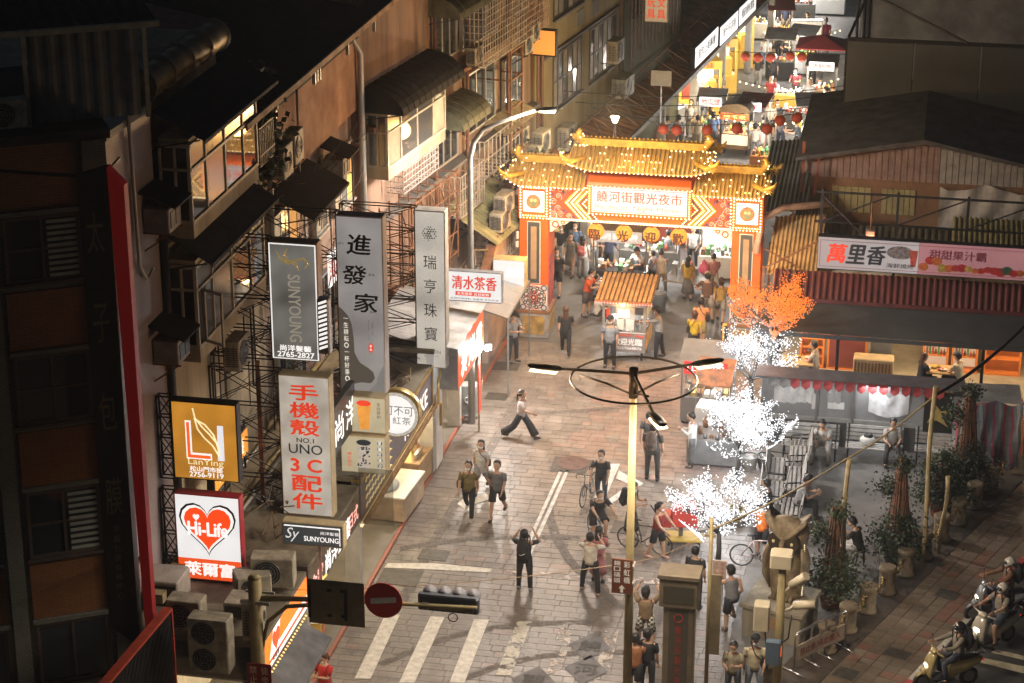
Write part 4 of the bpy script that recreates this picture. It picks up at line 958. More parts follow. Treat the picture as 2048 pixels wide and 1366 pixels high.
# two drink boxes under it
for i,(y0,y1,lab,body,tag) in enumerate(((790,865,'drink light box with an orange tea cup',(.75,.33,.06),'全台首創'),(868,946,'drink light box with a pearl milk cup',(.5,.45,.4),'獨家秘方'))):
    t,w,h = sign(lab,680,y0,772,y1,-14.3,.4,M('yellowed_case'),PANEL('face_ivory',(.5,.43,.28),.8,.2),frame=False)
    q = MB(); q.prism([(-w*.08,h*.1),(w*.12,h*.1),(w*.18,h*.82),(-w*.14,h*.82)],'y',-.02,-.0125); q.obj('cup_print',M('cup_%d' % i,body,.5,var=.3,scale=6,emit=.5,ecol=body),t)
    q = MB(); q.prism([(w*.02+w*.16*cos(a_),h*.83+h*.08*sin(a_)) for a_ in [k*pi/7 for k in range(14)]],'y',-.025,-.0205); q.obj('cup_top',redp if i == 0 else dkp,t)
    if i:
        q = MB(); g2 = random.Random(2)
        for _ in range(26): x,z = g2.uniform(-.12,.15),g2.uniform(.2,.7); q.prism([(w*x+.025*cos(a_),h*z+.025*sin(a_)) for a_ in [k*pi/3 for k in range(6)]],'y',-.023,-.0205)
        q.obj('pearls_print',dkp,t,kind='stuff')
    vtxt(t,tag,w*(.34 if i == 0 else -.3),h*.88 if i == 0 else h*.55,h*.42 if i == 0 else h*.16,w*.09,M('print_brown',(.2,.07,.03),.5,var=0) if i == 0 else redp,y=-.018)
    if i: 
        q = MB()
        for k in range(5): q.prism([(w*.37+w*.055*cos(a_),h*(.83-.15*k)+w*.055*sin(a_)) for a_ in [j*pi/6 for j in range(12)]],'y',-.018,-.0125)
        q.obj('round_marks',dkp,t); vtxt(t,'黑糖珍珠沙',w*.37,h*.905,h*.155,w*.07,wh_lit,y=-.022)
# oblique black salon sign
ob = thing('oblique_salon_sign','slanted black sign with two glowing white characters','sign',(at(665,920,X=-14.0).x,at(665,920,X=-14.0).y,at(665,920,X=-14.0).z),pi/2)
MB().cbox(0,2.2,0,.18,0,1.25,.02).obj('casing',M('black_case',(.05,.05,.055),.4,var=.2),ob)
for i,ch in enumerate('尚洋'): txt(ob,ch,.6+i*1.0,.6,.72,wh_lit,y=-.03,w=.75,bold=.02)
# round tea sign
p = at(800,826,X=-13.5)
rd = thing('round_tea_sign','round white sign with a bronze rim above the tea shop','sign',(p.x-.1,p.y,p.z),0)
q = MB(); q.loft([(0,-.12,0),(0,.22,0)],[.66,.66],36,0,(1,0,0)); q.obj('drum',M('bronze_rim',(.5,.36,.12),.35,.7,var=.25),rd)
q = MB(); q.loft([(0,-.135,0),(0,-.121,0)],[.63,.63],36,0,(1,0,0),False); q.obj('patterned_rim',M('pattern_grey',(.5,.48,.44),.5,var=.5,scale=14,emit=.3,ecol=(1,.95,.9)),rd)
q = MB(); q.loft([(0,-.15,0),(0,-.136,0)],[.54,.54],36,0,(1,0,0),False); q.obj('face',PANEL('face_round',(1,.98,.95),.85,.1),rd)
txt(rd,'可不可',.1,.12,.26,M('print_grey',(.12,.1,.09),.5,var=0),y=-.156,w=.8); txt(rd,'紅茶',.18,-.16,.22,M('print_grey'),y=-.156,w=.5)
# 瑞亨珠寶
t,w,h = sign('slim pale jewellery sign with a dark faceted ball emblem',828,420,891,735,-14.35,.45,M('weathered_pale_case',(.42,.38,.33),.5,var=.3),PANEL('face_pale',(.55,.5,.43),.85,.4,.7),wall=-16.6,bays=7)
for i,ch in enumerate('瑞亨珠寶'): txt(t,ch,0,h*(.68-.153*i),h*.088,inkp,y=-.018,w=w*.42,bold=.0)
txt(t,'RAHEN',0,h*.105,h*.022,M('print_taupe',(.2,.17,.14),.5,var=0),y=-.018,w=w*.64); txt(t,'JEWELRY',0,h*.075,h*.012,M('print_taupe'),y=-.018,w=w*.5)
q = MB(); g2 = random.Random(4); rb = w*.24
for i in range(-3,4):
    for j in range(-3,4):
        x = i*rb/3+(j % 2)*rb/6; z = j*rb/3.2
        if x*x+z*z < rb*rb*1.02 and g2.random() < .85: s2 = rb/5.2*(1-.4*(x*x+z*z)/rb/rb); q.prism([(x-s2,h*.86+z-s2*.8),(x+s2,h*.86+z-s2*.5),(x+s2*.1,h*.86+z+s2)],'y',-.018,-.0125)
q.obj('faceted_ball',inkp,t)
# 清水茶香
t,w,h = sign('white landscape sign with red tea characters in front of the lamp post',893,540,1004,604,-14.1,.25,steel_gr,PANEL('face_bright',(.92,.9,.88),.85,.08),wall=-16.4,bays=1)
txt(t,'清水茶香',0,h*.63,h*.44,redp,y=-.018,w=w*.8,bold=.03); MB().box(-w*.34,w*.3,-.017,-.0125,h*.2,h*.33).obj('red_strip',redp,t); txt(t,'天天現萃 日日新鮮',-w*.02,h*.265,h*.09,wh_lit,y=-.022,w=w*.58); txt(t,'黑糖珍珠鮮奶 烏龍茶 任你挑選',0,h*.1,h*.06,M('print_grey'),y=-.018,w=w*.88)
# pale blank sign
t,w,h = sign('washed out white sign with faint characters next to the gate',985,518,1050,574,-14.0,.5,M('tan_case'),PANEL('face_blank',(.8,.78,.76),.85,.1),frame=False)
txt(t,'寶貝區',w*.2,h*.55,h*.3,LIT('faint_white',(1,1,1),1.0),y=-.018,w=w*.52,bold=.05)
# orange strip sign between the heart and amber boxes
t = thing('orange_strip_sign','orange lit strip with white marks behind the amber light box','sign',at(430,990,X=-16.2),pi/2)
MB().cbox(0,2.6,0,.2,0,.7,.02).obj('casing',steel_dk,t); MB().box(.03,2.57,-.012,-.001,.03,.67).obj('face',LIT('orange_strip',(1,.36,.05),.55),t); txt(t,'洗髮 燙髮',1.3,.35,.42,wh_lit,y=-.018)
# lit red window sign
t = thing('window_poster','lit white window poster with red characters left of the grey sign','sign',FP.w(*[FP.uv(640,570)[0],.3],FP.uv(640,575)[1]),pi/2)
MB().box(0,1.1,0,.06,0,.95).obj('board',wh_lit,t); txt(t,'燙染',.55,.48,.6,redp,y=-.008,bold=.02)
# red corner sign of the near building
p = at(213,335,X=-16.2)
cs = thing('corner_blade_sign','tall red edged black blade sign with gold characters at the corner','sign',(p.x,p.y,0),0)
zt = p.z; zb = at(270,1303,Y=p.y).z
blk = M('blade_black',(.018,.016,.016),.4,var=.2)
q = MB(); q.prism([(.0,zt),(.34,zt-.35),(.36,zb-.05),(.18,zb)],'y',0,.22); q.obj('red_edge',M('blade_red',(.28,.012,.012),.5,var=.2,emit=.04,ecol=(1,.03,.03)),cs)
q = MB(); q.hexa([(-.02,.02,zb+.45),(.0,.02,zb+.2),(.0,1.2,zb+.2),(-.55,1.1,zb+.5),(-.55,-.12,zt-.3),(.0,.02,zt-.02),(.0,1.2,zt),(-.55,1.1,zt-.1)])
q = MB(); q.hexa([(-.55,-.25,zb+.7),(-.005,.05,zb+.1),(-.005,.3,zb+.1),(-.55,.1,zb+.7),(-.55,-.25,zt-.15),(-.005,.05,zt),(-.005,.3,zt),(-.55,.1,zt-.15)]); q.obj('black_face',blk,cs)
gp = M('gold_print',(.24,.17,.08),.6,var=.3)
hold = bpy.data.objects.new('character_panel',MB().box(-.25,.25,.0,.004,zb+.9,zt-.5).mesh('character_panel',blk)); link(hold,cs,(-.29,-.118,0),atan2(.3,.545))
for i,ch in enumerate('太子包膜'): txt(hold,ch,0,zt-1.35-1.95*i,.85,gp,y=-.006,w=.34)
vtxt(hold,'手機包膜維修中心',0,zb+3.1,zb+1.3,.14,gp,y=-.006,bold=0)
q = MB(); q.bar((-.5,-.05,zt-.2),(-3.0,-.9,zt+.1),.06); q.bar((-.3,.2,zt-.4),(-.5,2.0,zt-.4),.06); q.bar((-.3,.2,zb+1.5),(-.5,2.0,zb+1.5),.06); q.obj('stay',steel_dk,cs)
# red framed louvre board at the bottom left
lv = thing('red_framed_board','black ribbed board with thin red frame at the lower left corner','sign',at(250,1440,X=-15.6),pi/2-.05)
z9 = 0
MB().box(-1.5,2.6,0,.15,-.6,1.2).obj('board',blk,lv)
q = MB(); q.box(-1.55,2.65,-.04,.17,1.2,1.26); q.box(2.6,2.66,-.04,.17,-.66,1.2); q.box(-1.55,2.6,-.04,.17,-.66,-.6); q.obj('red_frame',M('red_frame',(.4,.045,.02),.6,var=.3),lv)
q = MB()
for i in range(60): q.box(-1.45+.067*i,-1.42+.067*i,-.025,-.002,-.58,1.18)
q.obj('ribs',steel_dk,lv,kind='stuff')
# ------------------------------------------------------------------ the market gate
gt = thing('market_gate','glowing orange gateway with tiled golden roofs and bulb strings','gate',(0,GATE_Y,0))
GX0,GX1 =-13.6,-5.42; DEP = 1.25
g_or = M('gate_orange',(.66,.12,.012),.5,var=.12,scale=2)
g_rd = M('gate_red',(.5,.06,.02),.5,var=.15,scale=2)
g_st = M('gate_stone',(.36,.34,.33),.75,var=.3,scale=2,bump=.3)
g_oc = M('gate_ochre',(.46,.3,.09),.75,var=.4,scale=3,bump=.4)
g_tan = M('gate_tan',(.36,.25,.15),.6,var=.15)
g_dk = M('gate_slate',(.06,.07,.075),.5,var=.15)
g_wh = M('gate_white',(.68,.66,.62),.5,var=.1)
g_gold = M('gate_gold',(.58,.36,.06),.45,.3,var=.3,scale=4)
g_blue = M('gate_blue',(.07,.1,.22),.5,var=.2)
bulb = LIT('bulb',(1,.72,.34),7.0,False)
def rings(mb,c,y,k,r,mi=0,n=8,t=.012):
    """curled scrollwork: petals and spirals round a centre"""
    for i in range(n):
        a = 2*pi*i/n+.2; x,z = c[0]+r*.62*cos(a),c[1]+r*.62*sin(a)
        mb.torus((x,y,z),r*.26,t,'y',10,4,mi,a,a+1.5*pi)
        mb.torus((c[0]+r*.88*cos(a+.39),y,c[1]+r*.88*sin(a+.39)),r*.13,t,'y',8,4,mi)
    mb.torus((c[0],y,c[1]),r*.2,t,'y',12,4,mi)
def spiral(mb,x,z,y,r,d=1,t=.013):
    mb.tube([(x+d*r*(1-k/15)*cos(.75*k),y,z+r*(1-k/15)*sin(.75*k)) for k in range(14)],t,4); mb.tube([(x+d*r,y,z),(x+d*r*1.25,y,z-r*.7),(x+d*r*.9,y,z-r*1.3)],t,4)
for sx,x0 in ((-1,GX0),(1,GX1-.98)):
    x1 = x0+.98; cx = (x0+x1)/2
    pil = MB().cbox(x0-.02,x1+.05,-.04,DEP,0,.9,.03).obj('plinth',g_st,gt)
    q = MB(); q.prism([(x0+.12+.05*(i % 2),z) for i,z in ((0,.2),(1,.12))]+[(x1-.17,.12),(x1-.1,.2),(x1-.1,.72),(x1-.17,.8),(x0+.17,.8),(x0+.12,.72)],'y',-.055,-.042); q.obj('ochre_panel',g_oc,pil)
    q = MB(); q.box(x1+.051,x1+.06,.15,DEP-.15,.14,.78); q.obj('ochre_panel',g_oc,pil)
    MB().box(x0-.05,x1+.07,-.07,DEP+.03,.9,1.0).obj('base_band',M('gate_brown',(.3,.14,.06),.6,var=.3),gt)
    MB().box(x0+.02,x1-.02,.0,DEP-.02,1.0,1.92).obj('carved_block',g_wh,gt)
    q = MB(); rings(q,(cx,1.46),-.01,0,.4,0,10,.018); q.obj('flower_relief',g_dk,gt)
    q = MB(); rings(q,(cx,1.46),-.015,0,.26,0,8,.014); q.torus((cx,-.012,1.46),.42,.014,'y',24,4); q.obj('flower_relief',g_rd,gt)
    q = MB()
    for dx in (-1,1):
        for dz in (-1,1): q.torus((cx+dx*.36,-.012,1.46+dz*.36),.09,.02,'y',10,4); 
    q.obj('corner_curls',g_blue,gt)
    MB().box(x0,x1,-.0,DEP-.01,1.922,4.3).obj('column',g_or,gt)
    MB().box(x1+.001,x1+.015,.15,DEP-.15,1.1,2.9).obj('side_panel',M('side_poster',(.55,.08,.06),.5,var=.5,scale=3),gt)
    q = MB(); q.box(cx-.23,cx+.23,-.02,-.003,1.97,4.2); q.obj('panel_margin',g_wh,gt)
    q = MB(); q.box(cx-.2,cx+.2,-.035,-.021,2.0,4.17); q.obj('panel_frame',g_dk,gt)
    q = MB(); q.box(cx-.1,cx+.1,-.05,-.036,2.15,4.02); q.obj('panel_inset',g_tan,gt)
    MB().box(x0-.03,x1+.03,-.05,DEP+.02,4.302,5.5).obj('head_block',g_or,gt)
    ob_ = MB().box(cx-.36,cx+.36,-.1,-.052,4.56,5.28).obj('emblem_panel',M('emblem_white',(.75,.74,.72),.4,var=.05,emit=.35,ecol=(1,.97,.9)),gt)
    q = MB(); q.loft([(cx,-.115,4.92),(cx,-.101,4.92)],[.25,.25],24,0,(1,0,0),False); q.obj('emblem_disc',M('emblem_ring',(.5,.22,.1),.5,var=.5,scale=8,emit=.15,ecol=(1,.3,.1)),ob_)
    q = MB(); q.prism([(cx+a_,4.92+b_) for a_,b_ in ((-.13,.06),(-.15,.14),(-.06,.12),(.06,.12),(.15,.14),(.13,.06),(.12,-.1),(.05,-.17),(-.05,-.17),(-.12,-.1))],'y',-.125,-.116); q.obj('emblem_owl',M('owl_print',(.25,.3,.16),.5,var=.3,scale=10),ob_)
    q = MB()
    for s_ in (-1,1): q.loft([(cx+s_*.06,-.132,4.97),(cx+s_*.06,-.126,4.97)],[.05,.05],12,0,(1,0,0),False)
    q.obj('emblem_eyes',M('owl_eye_print',(.75,.6,.3),.5,var=0),ob_)
# lintel: layered beam with chevrons, scrolls and the name board
LX0,LX1 = GX0+1.015,GX1-1.015; LC = (LX0+LX1)/2
MB().box(LX0,LX1,.06,DEP-.05,4.33,5.55).obj('beam',g_or,gt)
MB().box(LX0,LX1,-.02,DEP,4.29,4.36).obj('beam_edge',g_wh,gt)
for s_ in (-1,1):
    e = LX0 if s_ < 0 else LX1
    q = MB(); q.prism([(e,4.37),(e-s_*.98,4.37),(e-s_*.48,4.93),(e-s_*.98,5.5),(e,5.5)],'y',.02,.058); q.obj('scroll_field',g_rd,gt)
    for m_,y_,L in ((g_wh,.012,((.12,5.38,.12),(.38,5.36,.13),(.66,5.4,.09),(.12,4.49,.12),(.38,4.5,.13),(.66,4.46,.09),(.14,4.93,.13),(.3,5.14,.1),(.3,4.72,.1))),(g_blue,.008,((.1,5.16,.08),(.1,4.7,.08),(.5,5.24,.08),(.5,4.62,.08),(.82,5.44,.06),(.82,4.42,.06)))):
        q = MB()
        for k,(a_,b_,r_) in enumerate(L): spiral(q,e-s_*a_,b_,y_,r_,1 if k % 2 else -1)
        q.obj('scrollwork',m_,gt,kind='stuff')
    for j,(m_,wd) in enumerate(((g_gold,.14),(g_wh,.09),(g_gold,.16),(g_dk,.05))):
        off = (.0,.2,.33,.55)[j]; x = e-s_*(.5+off)
        q = MB(); q.prism([(x-s_*.5,4.38),(x-s_*(.5+wd),4.38),(x-s_*wd,4.93),(x-s_*(.5+wd),5.5),(x-s_*.5,5.5),(x,4.93)],'y',.0-.004*j,.056); q.obj('chevron',m_,gt)
    # corbels under the beam
    q = MB(); q.prism([(e,4.285),(e-s_*.75,4.285),(e-s_*.55,4.12),(e-s_*.3,4.05),(e-s_*.12,3.85),(e,3.82)],'y',.1,.3); q.obj('corbel',g_wh,gt)
    q = MB(); q.torus((e-s_*.2,.09,4.1),.1,.02,'y',12,4); q.torus((e-s_*.45,.09,4.19),.06,.016,'y',12,4); q.obj('corbel_scroll',g_rd,gt)
MB().box(LC-1.75,LC+1.75,-.16,.05,4.62,5.62).obj('name_board_case',g_or,gt)
nb = MB().box(LC-1.6,LC+1.6,-.2,-.162,4.72,5.6).obj('name_board',PANEL('name_board_face',(1,.96,.92),.8,.06),gt)
q = MB(); q.box(LC-1.56,LC+1.56,-.206,-.202,5.55,5.565); q.box(LC-1.56,LC+1.56,-.206,-.202,4.755,4.77); q.box(LC-1.56,LC-1.545,-.206,-.202,4.77,5.55); q.box(LC+1.545,LC+1.56,-.206,-.202,4.77,5.55); q.obj('board_border',redp,nb)
for i,ch in enumerate('饒河街觀光夜市'): txt(nb,ch,LC-1.25+i*.417,5.29,.38,redp,y=-.21,w=.37,bold=.012)
txt(nb,'Raohe St. Night Market',LC,4.9,.2,M('print_light_grey',(.2,.2,.2),.5,var=0,emit=.14,ecol=(1,1,1)),y=-.21,w=2.95,bold=.03)
# hood over the board and painted frieze above it
q = MB(); q.hexa([(LC-1.75,-.35,5.68),(LC+1.75,-.35,5.68),(LC+1.75,.1,5.68),(LC-1.75,.1,5.68),(LC-1.72,-.3,5.78),(LC+1.72,-.3,5.78),(LC+1.72,.1,6.0),(LC-1.72,.1,6.0)]); q.obj('hood',g_or,gt)
MB().box(LC-1.9,LC+1.9,.12,DEP-.1,5.55,6.3).obj('upper_block',g_rd,gt)
q = MB()
for i in range(11): rings(q,(LC-1.6+i*.32,6.14),.11,0,.14,0,5,.016)
q.obj('frieze',M('frieze_green',(.12,.24,.18),.5,var=.3),gt)
q = MB()
for i in range(11): q.torus((LC-1.6+i*.32,.1,6.14),.06,.02,'y',10,4)
q.obj('frieze_flowers',g_gold,gt)
# roofs: ridge, ribs of tiles one by one, upturned corners
tile_m = M('roof_tile_gold',(.42,.27,.07),.6,var=.3,scale=5); tile_m2 = M('roof_tile_bed',(.36,.23,.06),.6,var=.3,scale=4)
bul = []
def curl_y(x,x0,x1,up): t = abs((x-(x0+x1)/2)/((x1-x0)/2)); return up*max(0,t-.62) ** 2*7
def roof(x0,x1,ze,zr,ov,nribs,up=.35,ends=(True,True),mid=.6):
    rid = DEP/2
    for side_ in (1,-1):
        mb = MB(); n = 16
        for i in range(n):
            xa,xb = x0+(x1-x0)*i/n,x0+(x1-x0)*(i+1)/n
            za,zb_ = [ze+(curl_y(x,x0,x1,up) if (ends[0] and x < (x0+x1)/2) or (ends[1] and x > (x0+x1)/2) else 0) for x in (xa,xb)]
            yo =-ov if side_ > 0 else DEP+ov
            mb.hexa([(xa,yo,za-.05),(xb,yo,zb_-.05),(xb,rid,zr-.05),(xa,rid,zr-.05),(xa,yo,za),(xb,yo,zb_),(xb,rid,zr),(xa,rid,zr)])
        mb.obj('roof_bed',tile_m2,gt)
    for i in range(nribs+1):
        x = x0+(x1-x0)*i/nribs
        e = ze+(curl_y(x,x0,x1,up) if (ends[0] and x < (x0+x1)/2) or (ends[1] and x > (x0+x1)/2) else 0)
        for side_ in (1,-1):
            yo =-ov-.02 if side_ > 0 else DEP+ov+.02
            q = MB(); q.loft([(x,yo,e+.03),(x,(yo+rid)/2,(e+zr)/2+.015),(x,rid,zr+.03)],[.038,.036,.034],6); q.obj('roof_tile',tile_m,gt)
        if i < nribs:
            xm = x+(x1-x0)/nribs/2
            for k in range(4):
                if RND.random() < .3: t = (k+.5)/4; bul.append((xm,-ov+(rid+ov)*t,e+(zr-e)*t+.05))
        bul.append((x,-ov-.05,e-.04))
    q = MB(); q.box(x0+.25,x1-.25,rid-.09,rid+.09,zr,zr+.2); q.box(x0+.22,x1-.22,rid-.12,rid+.12,zr+.2,zr+.26); q.obj('ridge',g_gold,gt)
    n = int((x1-x0)/.16)
    q = MB()
    for i in range(n): q.octa((x0+.3+(x1-x0-.6)*i/(n-1),rid,zr+.3),.045)
    q.obj('ridge_beads',g_gold,gt)
    for s_,on in ((-1,ends[0]),(1,ends[1])):
        e = x0 if s_ < 0 else x1
        # swept up dragon-tail finial
        q = MB(); q.loft([(e-s_*.3,rid,zr+.1),(e-s_*.12,rid,zr+.34),(e-s_*.2,rid,zr+.52),(e-s_*.34,rid,zr+.5)],[.13,.12,.09,.03],8)
        for k in range(5): a_ = .6+k*.5; q.loft([(e-s_*.15,rid,zr+.3),(e-s_*.15+s_*.2*cos(a_),rid+(k-2)*.04,zr+.28+.2*sin(a_))],[.05,.015],5)
        q.obj('finial',g_gold,gt)
        if on:
            zc = ze+curl_y(e,x0,x1,up)
            for yo in (-ov,DEP+ov):
                q = MB(); q.loft([(e-s_*.5,(yo*.7+rid*.3),zr*.35+zc*.65),(e-s_*.1,yo,zc+.06),(e+s_*.22,yo-.05 if yo < 0 else yo+.05,zc+.2),(e+s_*.3,yo,zc+.36)],[.08,.1,.07,.02],7)
                for k in range(7): a_ =-.9+k*.42; q.loft([(e,yo,zc+.08),(e+s_*.22*cos(a_),yo+(k-3)*.04,zc+.08+.2*sin(a_))],[.05,.012],5)
                q.obj('eave_curl',g_gold,gt)
            for k in range(6): bul.append((e+s_*RND.uniform(-.1,.3),-ov+RND.uniform(-.1,.1),zc+RND.uniform(0,.4)))
        else: q = MB(); q.prism([(-ov,ze),(rid,zr),(DEP+ov,ze)],'x',e-.01,e+.01); q.obj('gable',g_gold,gt)
        for k in range(9): bul.append((e-s_*RND.uniform(-.1,.5),rid+RND.uniform(-.5,.1),zr+RND.uniform(-.3,.5)))
roof(GX0-.35,LC-1.85,5.62,6.1,.5,19,.22,(True,False))
roof(LC+1.85,GX1+.18,5.62,6.1,.5,18,.22,(False,True))
roof(LC-2.35,LC+2.35,6.28,6.8,.55,32,.2)
for i in range(26): bul.append((LC-1.9+3.8*i/25,-.2,5.64)); bul.append((LC-1.7+3.4*i/25,-.24,4.66))
# bulb rows round panels and along the beam
def row(x0,z0,x1,z1,n,y=-.09): [bul.append((x0+(x1-x0)*i/max(1,n-1),y,z0+(z1-z0)*i/max(1,n-1))) for i in range(n)]
for x0 in (GX0,GX1-.98):
    row(x0+.04,5.4,x0+.94,5.4,11); row(x0+.04,4.42,x0+.94,4.42,11); row(x0+.04,4.5,x0+.04,5.32,9); row(x0+.94,4.5,x0+.94,5.32,9); row(x0+.04,4.34,x0+.94,4.34,9)
row(LX0,4.33,LX1,4.33,60,-.05)
for s_ in (-1,1):
    e = LX0 if s_ < 0 else LX1
    for off in (.56,.9,1.12):
        x = e-s_*off; row(x-s_*.5,4.42,x-s_*.03,4.93,9,-.04); row(x-s_*.03,4.93,x-s_*.5,5.48,9,-.04)
    row(e-s_*.05,5.48,e-s_*1.3,5.48,12,-.02); row(e-s_*.03,4.4,e-s_*.03,5.45,10,.0); row(LC+s_*1.68,4.66,LC+s_*1.68,5.6,12,-.2)
q = MB()
for b_ in bul: q.octa(b_,.026)
q.obj('light_bulbs',bulb,gt,kind='stuff')
# camera and speaker on the left pillar
q = MB(); q.cbox(GX0-.12,GX0-.04,-.05,.1,3.55,3.8,.02); q.cbox(GX0-.14,GX0-.04,-.05,.1,3.25,3.45,.02); q.obj('sensor_box',g_wh,gt)
# lanterns under the beam
lan_m = PANEL('lantern_orange',(1,.33,.04),1.15,.1,3)
for i,(ch,px) in enumerate((('臨',1192),('光',1248),('迎',1303),('歡',1358))):
    p = at(px,462+(px-1192)*.06,Y=GATE_Y)
    t = thing('round_lantern',('leftmost','second','third','rightmost')[i]+' of the four orange lanterns under the gate beam','lantern',(p.x,GATE_Y-.02,p.z),0,'orange lanterns under the gate')
    q = MB(); n = 9; pr = []
    for k in range(n+1): a_ =-pi/2+pi*k/n; pr.append((max(.08,.285*cos(a_))+(.006 if k % 2 else 0),.265*sin(a_)))
    q.lathe((0,0,0),pr,20); q.obj('paper_shell',lan_m,t)
    q = MB(); q.cyl((0,0),.09,.26,.3,12); q.cyl((0,0),.09,-.3,-.26,12); q.tube([(0,0,.3),(0,0,.34)],.01); q.obj('rim',M('lantern_rim',(.2,.05,.02),.5,var=.1),t)
    txt(t,ch,0,0,.36,M('brush_brown',(.05,.012,.004),.6,var=0),y=-.3,w=.36,bold=.045)
# ------------------------------------------------------------------ street lamps, masts and signs on posts
pole_y = M('painted_pole',(.28,.22,.1),.65,.1,var=.2,scale=3)
pole_g = M('grey_pole',(.34,.33,.3),.45,.4,var=.2,scale=3)
cl = thing('curved_street_lamp','grey street lamp with a curved arm rising behind the tea sign','street lamp',(-13.6,62.0,0))
h0 = at(1100,219,Y=62.0)
q = MB(); q.loft([(0,0,0),(0,0,4),(0,0,8.6),(.12,0,9.1),(.4,0,9.5),(.9,0,9.75),(h0.x+13.6-.35,0,h0.z-.02)],[.12,.1,.085,.08,.075,.06,.045],10); q.obj('arm',pole_g,cl)
q = MB(); x9 = h0.x+13.6; q.loft([(x9-.42,0,h0.z-.04),(x9-.1,0,h0.z+.01),(x9+.22,0,h0.z+.04)],[(.06,.05),(.17,.06),(.1,.04)],10,0,(0,1,0)); hd = q.obj('lamp_head',pole_g,cl)
MB().box(x9-.3,x9+.15,-.14,.14,h0.z-.07,h0.z-.045).obj('lens',LIT('street_lens',(1,.9,.66),14),hd)
lamp('street_light','SPOT',(x9-.05,0,h0.z-.12),1900,(1,.93,.85),.7,cl,(0,0,0),R(165),.3); lamp('street_spill','POINT',(x9,0,h0.z-.35),300,(1,.6,.3),.3,cl)

rl = thing('ring_street_lamp','tall yellow post carrying a dark ring and three lamp heads','street lamp',(-5.98,43.5,0))
q = MB(); q.loft([(0,0,0),(0,0,8.95)],[.11,.075],12); q.obj('post',pole_y,rl)
dk = M('bronze_ring',(.05,.045,.035),.45,.5,var=.2)
q = MB(); q.cyl((0,0),.1,8.95,9.62,12); q.obj('cap',dk,rl)
q = MB(); q.torus((0,0,9.36),1.36,.024,'z',56,6); q.obj('ring',dk,rl)
for i,(hx,hy,hz) in enumerate(((-2.0,.2,9.42),(1.5,1.0,9.5),(.72,-1.35,9.05))):
    L = hypot(hx,hy); u = Vector((hx/L,hy/L,0)); z0 = 9.5
    q = MB(); q.bar((0,0,z0),(hx*.85,hy*.85,hz),.05); q.obj('arm',dk,rl)
    q = MB(); q.tube([(0,0,9.0),(hx*.3,hy*.3,9.2),(hx*.6,hy*.6,9.33)],.025,5); q.obj('brace',dk,rl)
    e = Vector((hx,hy,hz)); n_ = Vector((-u.y,u.x,0))
    q = MB(); q.loft([e-u*.42,e-u*.3,e,e+u*.28,e+u*.36],[(.04,.03),(.11,.055),(.13,.06),(.1,.045),(.03,.02)],10,0,n_); hd = q.obj('lamp_head',dk,rl)
    b_ = MB(); c = e+Vector((0,0,-.075)); P = [c+u*a*.3+n_*b*.11 for a,b in ((-1,-1),(1,-1),(1,1),(-1,1))]; b_.hexa([(p.x,p.y,p.z-.03) for p in P]+[tuple(p) for p in P]); b_.obj('lens',LIT('lamp_lens',(1,.88,.6),1.6),hd)
    lamp('street_light','SPOT',tuple(e+Vector((0,0,-.14))),500,(1,.89,.74),.6,rl,(0,0,0),R(165),.3); lamp('street_spill','POINT',tuple(e+Vector((0,0,-.4))),90,(1,.58,.3),.3,rl)
# brown direction plate on that post
bs = thing('direction_sign','brown direction sign with white characters and up arrow on the yellow post','sign',(-6.12,43.3,4.3))
MB().cbox(-.23,.23,0,.03,0,.85,.01).obj('plate',M('sign_brown',(.17,.05,.02),.5,var=.15),bs)
pw = M('print_white',(.75,.72,.64),.5,var=0,emit=.05,ecol=(1,1,1))
vtxt(bs,'彩虹橋',.11,.82,.25,.14,pw,bold=.03); vtxt(bs,'錫口碼頭',-.11,.82,.25,.14,pw,bold=.03)
q = MB(); q.prism([(-.03,.03),(.03,.03),(.03,.13),(.07,.13),(0,.22),(-.07,.13),(-.03,.13)],'y',-.006,-.002); q.obj('arrow',pw,bs)
q = MB(); q.box(.0,.26,.032,.3,.2,.25); q.box(.0,.26,.032,.3,.62,.67); q.obj('bracket',galv,bs)

# traffic mast with its arm
tm_ = thing('traffic_mast','tan traffic mast with long arm at the lower left','mast',(-13.7,40.5,0))
q = MB(); q.loft([(0,0,0),(0,0,5.35)],[.17,.145],14); q.cyl((0,0),.15,5.35,5.42,14,r1=.06); q.obj('post',pole_y,tm_)
q = MB(); q.loft([(0,0,4.85),(1.6,0,4.98),(4.9,0,5.12)],[.07,.055,.04],8); q.tube([(.1,0,3.6),(.25,0,4.3),(.7,0,4.72),(1.5,0,4.86)],.05,8); q.obj('arm',pole_y,tm_)
q = MB(); q.bar((-.3,-.1,4.8),(.35,-.1,4.8),.08); q.bar((-.25,.12,4.95),(.4,.12,4.95),.05); q.obj('clamp',galv,tm_)
ns = thing('no_entry_sign','round red no entry sign on the mast arm','sign',(-10.8,40.36,5.17))
q = MB(); q.loft([(0,-.02,0),(0,0,0)],[.415,.415],32,0,(1,0,0),False); q.obj('disc',M('sign_red',(.5,.018,.012),.4,var=.1),ns)
q = MB(); q.hexa([(-.28,-.03,-.1),(.28,-.03,-.02),(.28,-.022,-.02),(-.28,-.022,-.1),(-.28,-.03,.03),(.28,-.03,.11),(.28,-.022,.11),(-.28,-.022,.03)]); q.obj('white_bar',white,ns)
bk = thing('sign_backs','rectangular back of a road sign bolted to the mast arm','sign',(-11.85,40.38,4.75))
MB().cbox(-.62,.62,0,.02,-.3,.75,.01).obj('plate',M('plate_back',(.25,.2,.12),.5,.4,var=.3,scale=2),bk)
q = MB(); q.box(.18,.24,-.05,-.002,-.15,.6); q.box(-.62,-.56,-.05,-.002,-.15,.6); q.obj('bracket',steel_dk,bk)
q = MB()
